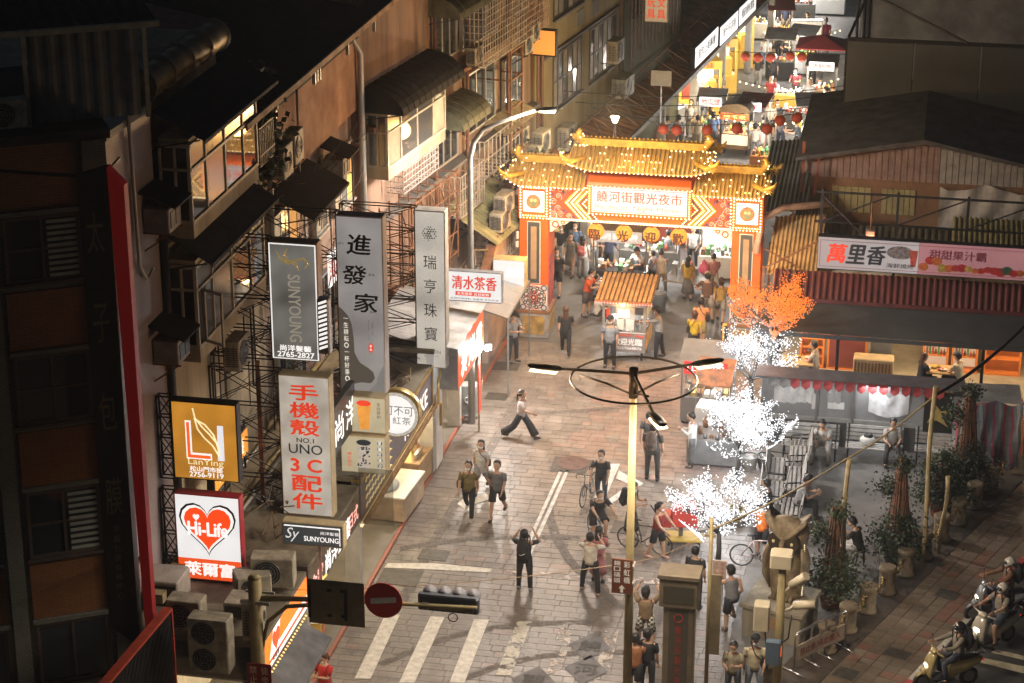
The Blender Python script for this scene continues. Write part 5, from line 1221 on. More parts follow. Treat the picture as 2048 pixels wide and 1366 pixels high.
for x in (-.2,.1): q.box(x,x+.1,-.03,-.002,.5,.56); q.box(x,x+.1,-.03,-.002,-.1,-.04)
q.obj('bolt',steel_dk,bk)
tl = thing('traffic_light','horizontal traffic light with four hoods seen from behind','traffic light',(-9.45,40.5,5.1))
MB().cbox(-.66,.66,.06,.26,-.18,.18,.04).obj('housing',M('signal_housing',(.05,.06,.075),.5,var=.2),tl)
for i in range(4):
    q = MB(); q.loft([(-.48+.32*i,.2,.06),(-.48+.32*i,.5,.06)],[.15,.15],14,0,(1,0,0)); q.obj('hood',M('signal_hood',(.11,.11,.13),.5,var=.2),tl)
q = MB(); q.bar((-.6,-.0,-.06),(.58,0,-.06),.06); q.obj('rail',pole_y,tl)
q = MB(); q.box(-.55,-.4,-.03,.06,-.12,.02); q.box(.4,.55,-.03,.06,-.12,.02); q.obj('clamp',galv,tl)
q = MB(); q.torus((.1,.1,-.32),.1,.012,'y',16,4); q.obj('loose_cable',black,tl)
ps = thing('no_parking_sign','dark red sign with pale characters on the traffic mast','sign',(-13.62,40.28,2.35))
MB().cbox(-.28,.28,0,.03,0,1.02,.01).obj('plate',M('sign_maroon',(.2,.015,.02),.45,var=.12),ps)
cr = M('print_cream',(.6,.42,.3),.5,var=0)
vtxt(ps,'徒步區內',.13,.98,.04,.17,cr,bold=.02); vtxt(ps,'禁止停車',-.13,.98,.04,.17,cr,bold=.02)
# information totem
tt = thing('information_totem','brown information pillar with a dark screen box on top','totem',(-5.0,45.0,0))
to = M('totem_bronze',(.19,.15,.1),.45,.3,var=.2,scale=3)
MB().cbox(-.36,.36,-.2,.2,0,3.3,.03).obj('pillar',to,tt); MB().box(-.22,.22,-.215,-.201,.3,3.2).obj('pillar_panel',M('totem_dark',(.07,.06,.045),.4,var=.2),tt)
MB().cbox(-.46,.44,-.28,.28,3.32,4.05,.03).obj('screen_box',to,tt); MB().box(-.36,.34,-.295,-.281,3.42,3.85).obj('screen',GLASS('screen_glass',(.05,.045,.03),.15),tt)
MB().cbox(-.5,.48,-.34,.32,4.05,4.16,.02).obj('cap',to,tt)
vtxt(tt,'饒河街觀光夜市',0,2.85,1.0,.14,M('print_dull_red',(.3,.04,.03),.5,var=0),y=-.222,bold=.02)
q = MB(); q.torus((0,-.22,3.02),.1,.015,'y',20,4); q.obj('emblem',M('print_dull_red'),tt)
# camera pole
cc = thing('camera_pole','cream pole with cameras, boxes and a pedestrian signal','pole',(-2.72,45.6,0))
cm = M('camera_cream',(.45,.39,.27),.45,var=.15)
q = MB(); q.loft([(0,0,0),(-.02,0,4.2)],[.12,.09],10); q.obj('post',pole_y,cc)
MB().cbox(-.3,.22,-.22,.2,4.2,4.55,.04).obj('top_box',cm,cc); MB().cbox(-.62,-.25,-.2,.15,2.55,3.2,.03).obj('control_box',cm,cc)
for a_,z,x in ((.9,3.75,.2),(.35,3.25,.3)):
    q = MB(); d = Vector((cos(a_)*.55,-.15,sin(a_)*.45)); q.loft([(x,-.1,z),Vector((x,-.1,z))+d],[.1,.11],12); q.obj('camera',cm,cc); q = MB(); q.tube([(0,0,z-.25),(x*.7,-.05,z-.12),(x,-.1,z)],.035,6); q.obj('arm',cm,cc)
MB().cbox(-.3,.05,-.3,-.1,1.75,2.35,.02).obj('signal_box',M('signal_blue',(.08,.12,.16),.5,var=.2),cc); MB().box(.051,.06,-.28,-.14,1.98,2.2).obj('signal_face',LIT('signal_red',(1,.15,.03),.9),cc)
q = MB(); q.tube([(-.35,-.1,2.55),(-.3,-.15,2.2),(-.1,-.12,2.1),(.2,-.12,2.4),(.25,-.1,3.0)],.02,5); q.obj('cable',black,cc)
# thin post with a long plate seen edge on and a small notice
tp = thing('thin_sign_post','thin yellow post with an edge-on road sign plate','sign',tuple(at(1412,1366,Y=46.2)))
tp.location = (at(1412,1366,Y=46.2).x,46.2,0)
q = MB(); q.loft([(0,0,0),(0,0,4.95)],[.05,.045],8); q.obj('post',pole_y,tp); MB().cbox(.06,.3,-.2,-.16,1.5,3.6,.01).obj('plate',M('plate_back'),tp); q = MB(); q.bar((-.15,0,4.5),(.1,0,4.5),.06); q.obj('bracket',pole_y,tp)
nt_ = thing('notice_board','small red and white notice board on a stand','sign',G(1436,1210))
MB().cbox(-.18,.18,-.02,.02,.7,1.3,.01).obj('board',M('notice_pale',(.6,.45,.36),.5,var=.2),nt_); vtxt(nt_,'請勿停車',.08,1.27,.75,.1,M('print_dull_red'),y=-.024); vtxt(nt_,'人行步道',-.08,1.27,.75,.1,M('print_dull_red'),y=-.024)
q = MB(); q.bar((-.1,0,0),(-.1,0,.72),.03); q.bar((.1,0,0),(.1,0,.72),.03); q.obj('leg',steel_gr,nt_)

# ------------------------------------------------------------------ light trees along the plaza
bark = M('wrapped_trunk',(.05,.045,.04),.8,var=.3,scale=6)
def light_tree(loc,label,led,n_led,power,col,seed,wid=1.35,hgt=3.3):
    g = random.Random(seed); t = thing('light_tree',label,'light tree',loc,0)
    br = MB(); br.loft([(0,0,0),(.02,0,.6),(0,.02,1.25)],[.09,.07,.06],8); 
    tips = []
    def grow(p,d,L,r,lv):
        pts = [p]; q = p.copy()
        for k in range(3):
            d = (d+Vector((g.gauss(0,.16),g.gauss(0,.16),g.gauss(.03,.1)))).normalized(); q = q+d*(L/3); pts.append(q.copy())
            if lv > 0: tips.append(q.copy())
        br.loft(pts,[r,r*.8,r*.65,r*.5],5 if lv else 6)
        if lv < 3:
            for _ in range((4,4,2)[lv]):
                b = pts[g.choice((1,2,3))]; dd = (d+Vector((g.gauss(0,.55),g.gauss(0,.55),g.gauss(.12,.4)))).normalized(); grow(b,dd,L*.62,r*.6,lv+1)
    for i in range(7):
        a = 2*pi*i/7+g.uniform(-.2,.2); tl_ = g.uniform(.4,1.2); grow(Vector((0,0,g.uniform(1.05,1.25))),Vector((cos(a)*sin(tl_),sin(a)*sin(tl_),cos(tl_))),1.15,.035,0)
    grow(Vector((0,0,1.2)),Vector((0,0,1)),1.0,.035,0)
    # keep the crown in a vase outline
    def clampv(v):
        r = hypot(v[0],v[1]); m_ = wid*min(1,.35+max(0,v[2]-1.0)*.55)
        if r > m_: v = (v[0]*m_/r,v[1]*m_/r,v[2])
        return (v[0],v[1],v[2] if v[2] < 1.2 else 1.2+(v[2]-1.2)*.82)
    br.v = [clampv(v) for v in br.v]; br.obj('branches',bark,t)
    lm = MB()
    for i in range(n_led):
        b = tips[i % len(tips)] if i < len(tips) else g.choice(tips)
        p = Vector(clampv(tuple(b+Vector((g.gauss(0,.065),g.gauss(0,.065),g.gauss(0,.065)))))); lm.octa(p,g.uniform(.018,.025))
    lm.obj('blossom_lights',led,t,kind='stuff')
    for dx,dz in ((-.4,2.2),(.4,2.2),(0,1.75),(0,2.8)): lamp('tree_light','POINT',(dx,-.25,dz),power/4,col,.45,t)
    return t
led_w = LIT('led_white',(.96,.97,1.0),1.5,False); led_o = LIT('led_orange',(1,.19,.015),1.4,False)
for m_ in (led_w,led_o): m_.node_tree.nodes['Principled BSDF'].inputs['Base Color'].default_value = (.03,.03,.03,1)
for px,py,lab,sd in ((1435,1140,'white light tree nearest the owl, its dark trunk clear to the ground',1),(1480,830,'brightest white light tree, second in the row from the owl',2),(1505,700,'white light tree between the brightest one and the orange one',3)):
    p = G(px,py) if sd == 1 else at(px,py,Z=2.2); light_tree((p.x,p.y,0),lab,led_w,4200 if sd == 2 else 3000,(170,280,170)[sd-1],COLD,sd+10,1.5 if sd != 2 else 1.7)
p = at(1545,592,Y=64.7); t = light_tree((p.x,64.7,p.z-2.2),'orange light tree beside the right gate pillar',led_o,5200,80,(1,.3,.05),4,1.5); q = MB(); q.loft([(0,0,2.2-p.z),(0,0,.05)],[.1,.08],8); q.obj('lower_trunk',bark,t)

# ------------------------------------------------------------------ owl statue on its pedestal
pd = thing('statue_pedestal','low concrete pedestal under the owl','pedestal',(-3.05,50.3,0),-.24)
stone = M('pedestal_concrete',(.3,.26,.19),.8,var=.4,scale=2,bump=.3,streak=True)
MB().cbox(-.78,.78,-.66,.85,0,.82,.03).obj('block',stone,pd); MB().cbox(-.84,.84,-.72,.9,.82,.92,.02).obj('top_slab',stone,pd); MB().box(-.1,.3,-.675,-.661,.35,.68).obj('plaque',M('plaque',(.33,.2,.1),.5,.3,var=.2),pd)
ow = thing('owl_statue','big bronze coloured owl statue with horned brow','statue',(-2.92,50.5,.92),-.3)
ow.scale = (.84,.84,1); om = M('owl_bronze',(.3,.225,.13),.55,.15,var=.45,scale=3.5,bump=.5)
q = MB(); q.loft([(0,.05,0),(0,.05,.12),(0,.06,.5),(0,.08,.95),(0,.08,1.25),(0,.05,1.45),(0,.02,1.75),(0,.0,2.0),(0,.04,2.16),(0,.06,2.22)],[(.46,.4),(.5,.43),(.55,.47),(.55,.47),(.5,.42),(.55,.43),(.62,.45),(.6,.42),(.42,.3),(.1,.1)],22); q.obj('body',om,ow)
q = MB(); n = 12; top = []; fro = []; bot = []
for i in range(n+1):
    t_ = i/n*2-1; x = .66*t_; ear = abs(t_) ** 1.35
    top.append((x,.12-.1*(1-abs(t_)),2.12+.26*ear)); fro.append((x,-.38-.16*(1-t_*t_),1.74+.5*ear)); bot.append((x*.97,-.33-.14*(1-t_*t_),1.66+.46*ear))
q.add(top+fro+bot,[(i,i+n+1,i+n+2,i+1) for i in range(n)]+[(i+n+1,i+2*n+2,i+2*n+3,i+n+2) for i in range(n)]+[(i+2*n+2,i,i+1,i+2*n+3) for i in range(n)]+[(0,2*n+2,n+1),(n,2*n+1,3*n+2)],0,True); q.obj('brow',om,ow)
for s_ in (-1,1):
    q = MB(); q.loft([(s_*.27,-.34,1.64),(s_*.29,-.48,1.65)],[.24,.2],18,0,(1,0,0)); q.obj('eye_socket',M('owl_dark_bronze',(.06,.045,.03),.45,.3,var=.3),ow)  # big dark eye discs in a darker bronze
    q = MB(); q.ell((s_*.29,-.485,1.64),(.05,.03,.05),12,8); q.obj('eye',M('owl_eye',(.6,.5,.25),.2,var=0,emit=.08,ecol=(1,.9,.5)),ow)
    q = MB(); q.loft([(s_*.52,-.05,1.45),(s_*.62,-.08,1.1),(s_*.6,-.12,.6),(s_*.45,-.18,.2)],[(.08,.2),(.1,.34),(.1,.3),(.03,.06)],10); q.obj('wing',om,ow)
    q = MB()
    for k in range(3): q.loft([(s_*.2+(k-1)*.1,-.35,.12),(s_*.2+(k-1)*.12,-.52,.04)],[.06,.05],8)
    q.obj('foot',om,ow)
q = MB(); q.loft([(0,-.42,1.7),(0,-.58,1.52),(0,-.5,1.36)],[.1,.1,.02],10); q.obj('beak',om,ow)
q = MB()
for i in range(26): z = .2+.055*i; q.octa((.585+.03*sin(z*2),-.2-.03*sin(z*3),z),.028)
q.obj('bead_lights',LIT('bead_pale',(1,.75,.5),.7),ow,kind='stuff')

# ------------------------------------------------------------------ bollards with chains, barriers, posts, plants along the verge
bol = M('bollard_stone',(.22,.165,.1),.75,var=.35,scale=4,bump=.3); chain_m = M('brass_chain',(.55,.38,.14),.3,.8,var=.2)
B0 = MB(); B0.lathe((0,0,0),[(.26,0),(.27,.08),(.22,.1),(.21,.62),(.24,.66),(.24,.74),(.2,.78)],14); B0 = B0.mesh('column',bol)
BC = MB(); 
for i in range(9): t_ = i/8; BC.torus((0,.28+.75*t_,.55-.22*sin(pi*t_)),.06,.018,'x' if i % 2 else 'z',10,5)
BC = BC.mesh('chain',chain_m)
nm = ['behind the barrier','with the grey cap by the barriers','by the red plant pot','next to the leaning stick','in front of the sitting man','beside the folding table','under the bamboo post','next to the red bucket','beyond the bamboo post','farthest along the verge']
for i in range(10):
    p = SW0+SU*(1.55+1.25*i)-SN*.55
    t = thing('stone_bollard','stone bollard with a brass chain, '+nm[i],'bollard',(p.x,p.y,0),SWA,'chained bollards along the verge')
    link(bpy.data.objects.new('column',B0),t); link(bpy.data.objects.new('chain',BC),t)
p = SW0+SU*-.9-SN*.9; t = thing('stone_bollard','weathered bollard with a dark top beside the camera pole','bollard',(p.x-.05,p.y,0),SWA,'chained bollards along the verge'); link(bpy.data.objects.new('column',B0),t)
for i,(px,py,rz,lab) in enumerate(((1618,1330,.95,'nearer steel barrier with a pale notice panel'),(1655,1312,.85,'farther steel barrier with a pale notice panel'))):
    p = G(px,py); t = thing('steel_barrier',lab,'barrier',(p.x,p.y,0),rz,'steel barriers')
    q = MB(); q.tube([(-.6,0,.05),(-.6,0,1.0),(-.55,0,1.08),(.55,0,1.08),(.6,0,1.0),(.6,0,.05)],.03,8); q.obj('frame',steel_lt,t)
    for x in (-.6,.6): q = MB(); q.tube([(x,-.35,.03),(x,.35,.03)],.03,6); q.obj('foot',steel_lt,t)
    MB().box(-.56,.56,-.015,.015,.3,.72).obj('panel',M('barrier_panel',(.55,.43,.33),.5,var=.25),t); txt(t,'禁止進入',0,.51,.2,M('print_dull_red'),y=-.02,w=.8,bold=.02)
for px,py,top,lab in ((1680,1200,4.05,'pale bamboo post rising from the plant pot'),(1843,1135,5.3,'tall mottled bamboo post by the dark shrubs'),(1877,1105,2.3,'short leaning bamboo stake')):
    p = G(px,py); t = MB(); k = 7; pts = [(.03*sin(i)*(1 if top > 3 else -1)+(.12*i/k if top < 3 else 0),0,top*i/k) for i in range(k+1)]
    rad = [.055+(.008 if i % 2 else 0) for i in range(k+1)]; t.loft(pts,rad,8); t.obj('bamboo_post',bamboo,None,(p.x,p.y,0),label=lab,cat='post')
# hanging cable sagging across the street and up to the right
def cable(name,label,P,r=.02,m=None,sag=.6,n=14,cat='cable',group=None):
    mb = MB(); pts = []
    for a,b in zip(P,P[1:]):
        a,b = Vector(a),Vector(b)
        for i in range(n+1): t = i/n; v = a.lerp(b,t); v.z -= sag*4*t*(1-t); pts.append(v)
    mb.tube(pts,r,5); return mb.obj(name,m or black,None,label=label,cat=cat,group=group)
pA = at(1416,1062,Y=46.2); pB = at(1693,918,Y=52.3); pC = at(1870,790,Y=54.8); pD = at(2060,640,Y=60)
cable('rope','ochre rope tied from the short post up to the tall posts',[pA,pB,pC],.024,bamboo,.12)
cable('thick_cable','thick dark cable climbing to the right edge above the shelter',[pC,pD],.05,black,.2)
cable('street_rope','thin tan rope hanging low across the street',[at(560,1180,Y=41.5),at(1232,1130,Y=43.6),at(1416,1066,Y=46.2)],.008,wood,.15)
def bound_shrub(px,py,label,h,pot,seed,green=True,drift=.0):
    p = G(px,py); g = random.Random(seed); t = thing('bound_shrub',label,'plant',(p.x,p.y,0),0,'tied potted shrubs along the verge')
    q = MB(); q.lathe((0,0,0),[(.26,0),(.34,.42),(.38,.45),(.38,.52),(.33,.52),(.32,.46)],16); q.obj('pot',pot,t)
    q = MB()
    for i in range(60):
        a = g.uniform(0,2*pi); r0 = g.uniform(.15,.36); q.tube([(r0*cos(a),r0*sin(a),.45),(r0*.8*cos(a),r0*.8*sin(a),h*.5),(r0*.35*cos(a),r0*.35*sin(a),h*g.uniform(.85,1.0))],.015,4)
    q.obj('stems',M('reddish_stems',(.24,.1,.05),.7,var=.4,scale=5),t,kind='stuff')
    leaves('foliage',leafm[1] if green else leafm[0],[((0,0,.75),(.8,.8,.45),2600),((.1,-.1,1.3),(.5,.5,.5),700),((-.3,0,h*.72),(.45,.35,.4),420),((.05,0,h*.93),(.3,.3,.3),420)],.085,t,seed)
red_pot = M('red_pot',(.38,.08,.03),.5,var=.25)
bound_shrub(1662,1212,'red stemmed shrub tied to a post in a red pot',2.9,red_pot,3)
bound_shrub(1790,1128,'tall dark tied shrub behind the sitting man',3.2,black,4,False)
bound_shrub(1925,985,'dark shrub hung with silver tinsel beside the tall post',3.4,black,5,False)
bound_shrub(1880,1030,'bushy dark shrub in a red bucket right of the post',1.9,red_pot,6,False)
# ------------------------------------------------------------------ plaza: shelter, benches, stall carts
slat = M('bench_slat',(.45,.43,.4),.6,var=.25,scale=5)
def bench(loc,rz,label,L=1.7):
    t = thing('park_bench',label,'bench',loc,rz,'slatted park benches')
    for i in range(4): q = MB(); q.cbox(-L/2,L/2,-.42+.13*i,-.33+.13*i,.42,.455,.008); q.obj('seat_slat',slat,t)
    for i in range(4): q = MB(); y = .1+.025*i; q.hexa([(-L/2,y,.5+.12*i),(L/2,y,.5+.12*i),(L/2,y+.03,.5+.12*i),(-L/2,y+.03,.5+.12*i),(-L/2,y+.02,.59+.12*i),(L/2,y+.02,.59+.12*i),(L/2,y+.05,.59+.12*i),(-L/2,y+.05,.59+.12*i)]); q.obj('back_slat',slat,t)
    for x in (-L/2+.08,L/2-.08):
        q = MB(); q.tube([(x,-.4,0),(x,-.4,.42),(x,.1,.42),(x,.2,.98)],.025,6); q.tube([(x,.12,0),(x,.08,.42)],.025,6); q.tube([(x,-.4,.42),(x,-.4,.62),(x,.1,.66)],.022,6); q.obj('leg',steel_dk,t)
    return t
bench((-3.05,61.6,0),.0,'bench against the shelter wall under the first man'); bench((-1.15,61.75,0),0,'bench against the shelter wall holding the white bag'); bench((.9,61.9,0),0,'empty bench at the dark end of the shelter')
for i,(px,py,rz,lab) in enumerate(((1545,965,pi/2+.05,'far empty bench left of the rope line'),(1535,1010,pi/2+.05,'near empty bench left of the rope line'),(1607,930,-pi/2+.05,'far bench right of the rope line'),(1595,985,-pi/2+.05,'near bench right of the rope line'),(1590,1050,-pi/2,'bench behind the owl with two people'))):
    p = G(px,py); bench((p.x,p.y,0),rz,lab)
cable('divider_rope','low rope line between the two bench rows',[(-3.62,56.5,.7),(-3.45,58.5,.75),(-3.3,61.2,.8)],.025,steel_gr,.12)
# shelter: posts, frosted panels with sheets, pennant roof edge
sh_ = thing('plaza_shelter','long low shelter with grey panels, hung sheets and pennant edge','shelter',(-4.6,62.35,0))
MB().box(0,5.0,.0,.06,.95,2.2).obj('back_panel',M('shelter_panel',(.3,.3,.3),.4,.1,var=.2,scale=1),sh_)
MB().box(-.05,5.05,-.05,.09,.82,.95).obj('rail',frame_al,sh_); MB().box(0,5.0,.02,.06,.0,.8).obj('lower_panel',M('shelter_low',(.12,.12,.12),.6,var=.2),sh_)
for x in (0,1.65,2.75,5.0): MB().box(x-.04,x+.04,-.06,.0,0,2.28).obj('post',steel_gr,sh_)
q = MB(); q.hexa([(-.2,-.5,2.28),(6.0,-.5,2.28),(6.0,.3,2.32),(-.2,.3,2.32),(-.2,-.5,2.34),(6.0,-.5,2.34),(6.0,.3,2.38),(-.2,.3,2.38)]); q.obj('roof',M('shelter_roof',(.1,.1,.11),.6,var=.3),sh_)
for x,w_,hh,m_ in ((.35,.7,.8,'sheet_white'),(1.05,.5,.75,'sheet_white'),(1.95,.42,.7,'sheet_grey'),(3.2,1.2,.9,'sheet_silver')):
    q = MB(); n = 8; r9 = random.Random(int(x*10))
    vs = []; 
    for i in range(n+1):
        for j in range(5): vs.append((x+w_*i/n,-.05-.03*sin(i*1.7+j)-.02*r9.random(),2.15-hh*j/4-(.4*(1-abs(2*i/n-1))*(1 if j < 2 else .4) if m_ == 'sheet_silver' else .03*sin(i*2.1))))
    q.add(vs,[(i*5+j,i*5+j+1,(i+1)*5+j+1,(i+1)*5+j) for i in range(n) for j in range(4)],0,True)
    q.obj('hung_sheet',M(m_,(.66,.66,.66) if m_ != 'sheet_grey' else (.4,.4,.4),.5,var=.2,scale=4),sh_)
for i,(x,z,w_,h_) in enumerate(((2.0,1.75,.35,.3),(1.98,1.25,.5,.22),(1.5,1.2,.2,.5))): MB().box(x,x+w_,-.04,-.012,z,z+h_).obj('notice',M('paper',(.7,.7,.68),.6,var=.15),sh_)
for i in range(16):
    x = .2+i*.33; q = MB(); q.add([(x,-.52,2.34),(x+.26,-.52,2.34),(x+.26,-.56,2.12),(x+.13,-.57,2.02),(x,-.56,2.12)],[(0,4,3,2,1),(0,1,2,3,4)]); q.obj('pennant',M('pennant_red',(.42,.05,.05),.7,var=.25) if 1 < i else M('pennant_grey',(.2,.2,.2),.7,var=.2),sh_)
lamp('shelter_light','AREA',(3.4,-.35,2.25),14,COLD,.8,sh_,(0,0,0))
q = MB(); q.tube([(2.9,-.3,2.32),(4.1,-.3,2.32)],.03,6); q.obj('light_tube',LIT('shelter_tube',(1,1,1),2),sh_)
# black banner with yellow flourish beyond
bb = thing('black_poster_panel','black poster panel with yellow flourish at the end of the shelter','poster',(.25,61.9,0))
MB().box(0,.9,0,.04,.9,2.2).obj('panel',M('poster_black',(.02,.02,.018),.4,var=.2),bb)
q = MB(); q.prism([(.1,1.2),(.3,1.55),(.25,1.9),(.5,1.6),(.8,1.7),(.55,1.4),(.75,1.1),(.4,1.3)],'y',-.01,-.002); q.obj('flourish',M('flourish_yellow',(.45,.33,.1),.5,var=.2),bb)
# striped tarpaulin over the stacked goods on the right
tp_ = thing('striped_tarpaulin','red, grey and orange striped tarpaulin draped over goods on the right','tarpaulin',(2.0,61.6,0),.1)
stm = [M('tarp_grey',(.24,.25,.25),.7,var=.3),M('tarp_red',(.42,.06,.1),.7,var=.25),M('tarp_grey'),M('tarp_white',(.45,.45,.42),.7,var=.2)]
q = MB(); n = 26; vs = []; r9 = random.Random(2)
for i in range(n+1):
    x =-.9+2.0*i/n
    for j in range(7): t_ = j/6; vs.append((x+.03*sin(j*2+i),-.35*t_+.1*sin(i*.9+j*.6)*t_,2.1-1.9*t_+.08*sin(i*.5)))
for i in range(n): q.add([vs[(i+a)*7+j] for a,j in sum([[(0,j),(1,j)] for j in range(7)],[])],[(2*j,2*j+2,2*j+3,2*j+1) for j in range(6)],(0,1,0,3,2,1,0)[i % 7],True)
q.obj('front_fall',stm,tp_)
q = MB(); q.add([(-.9,0,2.1),(1.1,0,2.1),(1.15,1.3,2.2),(-.85,1.3,2.2)],[(0,1,2,3)]); q.obj('top_fall',stm[0],tp_)
q = MB()
for i in range(9): q.add([(1.1+.03*sin(i),.15*i,2.15),(1.1+.03*sin(i+1),.15*(i+1),2.15),(1.25+.05*sin(i+1),.15*(i+1),.3),(1.25+.05*sin(i),.15*i,.3)],[(3,2,1,0)],i % 2)
q.obj('side_fall',[M('tarp_orange',(.55,.2,.04),.7,var=.25),stm[1]],tp_)
ch = thing('folding_chair','white and orange folding chair in front of the striped tarpaulin','chair',G(1948,930),.3)
q = MB(); q.cbox(-.22,.22,-.2,.2,.43,.47,.02); q.obj('seat',M('chair_orange',(.6,.25,.1),.4,var=.2),ch); q = MB(); q.cbox(-.2,.2,.17,.21,.6,.85,.02); q.obj('backrest',white,ch)
q = MB()
for x in (-.18,.18): q.tube([(x,-.22,0),(x,.2,.85)],.015,5); q.tube([(x,.22,0),(x,-.15,.44)],.015,5)
q.obj('leg',steel_lt,ch)
ft = thing('folding_table','dark folding table between the tied shrubs','table',(-.35,54.9,0),.3)
MB().cbox(-.45,.45,-.3,.3,.68,.72,.02).obj('tabletop',black,ft); q = MB()
for x in (-.4,.4): q.tube([(x,-.25,0),(x,.25,.68)],.015,5); q.tube([(x,.25,0),(x,-.25,.68)],.015,5)
q.obj('leg',steel_lt,ft)
umb = thing('folded_parasol','dark red parasol lying open behind the white chair','parasol',G(1935,905),0)
q = MB(); q.loft([(0,0,1.0),(0,.25,.95),(0,.5,.75)],[.05,.5,.9],12,0,(1,0,0)); q.obj('canopy',M('parasol_red',(.2,.03,.04),.7,var=.2),umb); q = MB(); q.tube([(0,-.1,1.0),(0,.9,.2)],.02); q.obj('pole',steel_gr,umb)

# ------------------------------------------------------------------ restaurant under the grey awning, and the roofs above it
rs_ = thing('seafood_restaurant','open restaurant under a long dark grey awning with orange cabinets','restaurant',(0,67,0))
MB().box(-4.6,6.5,.0,6.5,-.02,.03).obj('floor',M('restaurant_floor',(.42,.37,.28),.4,var=.2,scale=1.5),rs_)
MB().box(-4.6,6.5,6.5,6.7,0,3.1).obj('back_wall',TILE('white_wall_tiles',(.5,.49,.47),(.46,.45,.43),(.3,.29,.28),.3,.3,.3),rs_)
q = MB(); q.hexa([(-5.2,-1.75,2.56),(7,-1.75,2.5),(7,0,2.98),(-4.6,0,2.98),(-5.2,-1.75,2.59),(7,-1.75,2.53),(7,0,3.02),(-4.6,0,3.02)]); q.box(-5.2,7,-1.78,-1.755,2.4,2.53); q.obj('awning',M('charcoal_awning',(.045,.05,.05),.65,var=.3,scale=.8,bump=.1),rs_)
q = MB(); q.corr((-4.8,-.1,3.08),(7,-.1,3.08),(7,.6,3.8),(-4.8,.6,3.8),58,.05); q.obj('ribbed_roof',M('maroon_sheet',(.12,.025,.022),.45,.1,var=.35,scale=2),rs_)
MB().box(-4.8,7,-.16,-.11,3.0,3.12).obj('gutter',M('maroon_sheet'),rs_)
MB().box(-4.6,6.5,.6,6.7,3.2,3.3).obj('ceiling',M('soffit_white'),rs_)
orc = M('orange_cabinet',(.6,.17,.03),.45,var=.15,emit=.12,ecol=(1,.3,.05))
def cabinet(x0,x1,y0,z1,name,shelves=0,m=orc,front=None):
    q = MB(); q.box(x0,x1,y0,y0+.5,.03,.1); q.box(x0,x1,y0+.46,y0+.5,.1,z1); q.box(x0,x0+.06,y0,y0+.46,.1,z1-.05); q.box(x1-.06,x1,y0,y0+.46,.1,z1-.05); q.box(x0,x1,y0,y0+.46,z1-.05,z1)
    for i in range(shelves): z = .1+(z1-.15)*(i+1)/(shelves+1); q.box(x0+.06,x1-.06,y0+.03,y0+.45,z,z+.03)
    o = q.obj(name,m,rs_)
    if front: MB().box(x0+.08,x1-.08,y0-.01,y0+.02,.15,z1-.12).obj('front',front,o)
    return o
def goods(par,x0,x1,y0,z,n,seed,mats,hmin=.1,hmax=.3,d=.3):
    g = random.Random(seed)
    for i in range(n):
        w_ = (x1-x0)/n; x = x0+w_*(i+.5); hh = g.uniform(hmin,hmax); r_ = w_*.36
        q = MB(); 
        if g.random() < .6: q.lathe((x,y0+g.uniform(0,d),z),[(r_,0),(r_,hh*.6),(r_*.4,hh*.8),(r_*.35,hh)],8)
        else: q.cbox(x-r_,x+r_,y0,y0+d*.7,z,z+hh,.01)
        q.obj('item',mats[i % len(mats)],par)
gm = [M('goods_red',(.5,.08,.05),.4,var=.2),M('goods_white',(.7,.68,.62),.4,var=.1),M('goods_green',(.1,.25,.1),.4,var=.2),M('goods_yellow',(.6,.42,.1),.4,var=.2),M('goods_brown',(.25,.12,.05),.4,var=.2),steel_lt]
c = cabinet(-3.9,-3.1,1.7,1.7,'open_shelf',4); goods(c,-3.8,-3.2,1.75,.55,5,1,gm); goods(c,-3.8,-3.2,1.75,.95,5,2,gm); goods(c,-3.8,-3.2,1.75,1.3,5,3,gm)
c = cabinet(-3.0,-1.7,1.7,1.35,'low_cabinet',1,orc,M('maroon_door',(.22,.05,.04),.4,var=.15)); goods(c,-2.9,-1.8,1.8,1.36,6,4,[steel_lt,gm[1],gm[4]])
for x in (.1,1.05):
    c = cabinet(x,x+.85,2.2,1.95,'display_fridge',3); lit = LIT('fridge_glow',(1,.8,.55),.35); MB().box(x+.07,x+.78,2.6,2.63,.12,1.88).obj('lit_back',lit,c)
    for z in (.58,1.05,1.5): goods(c,x+.1,x+.75,2.3,z,7,int(z*10),[gm[4],gm[2],gm[0]],.2,.3,.1)
c = cabinet(2.1,3.3,2.2,2.0,'bottle_rack',3); goods(c,2.2,3.2,2.3,1.05,9,8,[gm[3],gm[1]],.25,.35,.1); goods(c,2.2,3.2,2.3,1.5,9,9,[gm[3],gm[1]],.25,.35,.1)
MB().cbox(-1.6,-.9,1.8,2.6,.03,1.5,.02).obj('steel_counter',steel_gr,rs_)
ic = MB(); ic.cbox(-2.1,-.8,.7,1.3,.03,.85,.03); ic = ic.obj('chest_counter',M('cream_counter',(.55,.42,.25),.5,var=.2),rs_)
q = MB()
for i in range(11): q.box(-2.05+i*.11,-2.0+i*.11,0.67,.698,.1,.75)
q.obj('slat',M('goods_brown'),ic)
for x in (-4.5,-2.6,2.0,6.2): MB().box(x-.05,x+.05,.0,.1,.03,3.2).obj('post',steel_dk,rs_)
for x,y in ((-3.5,.9),(0.2,1.0),(3.2,1.0)): lamp('ceiling_lamp','POINT',(x,y,2.6),95,(1,.75,.45),.15,rs_)
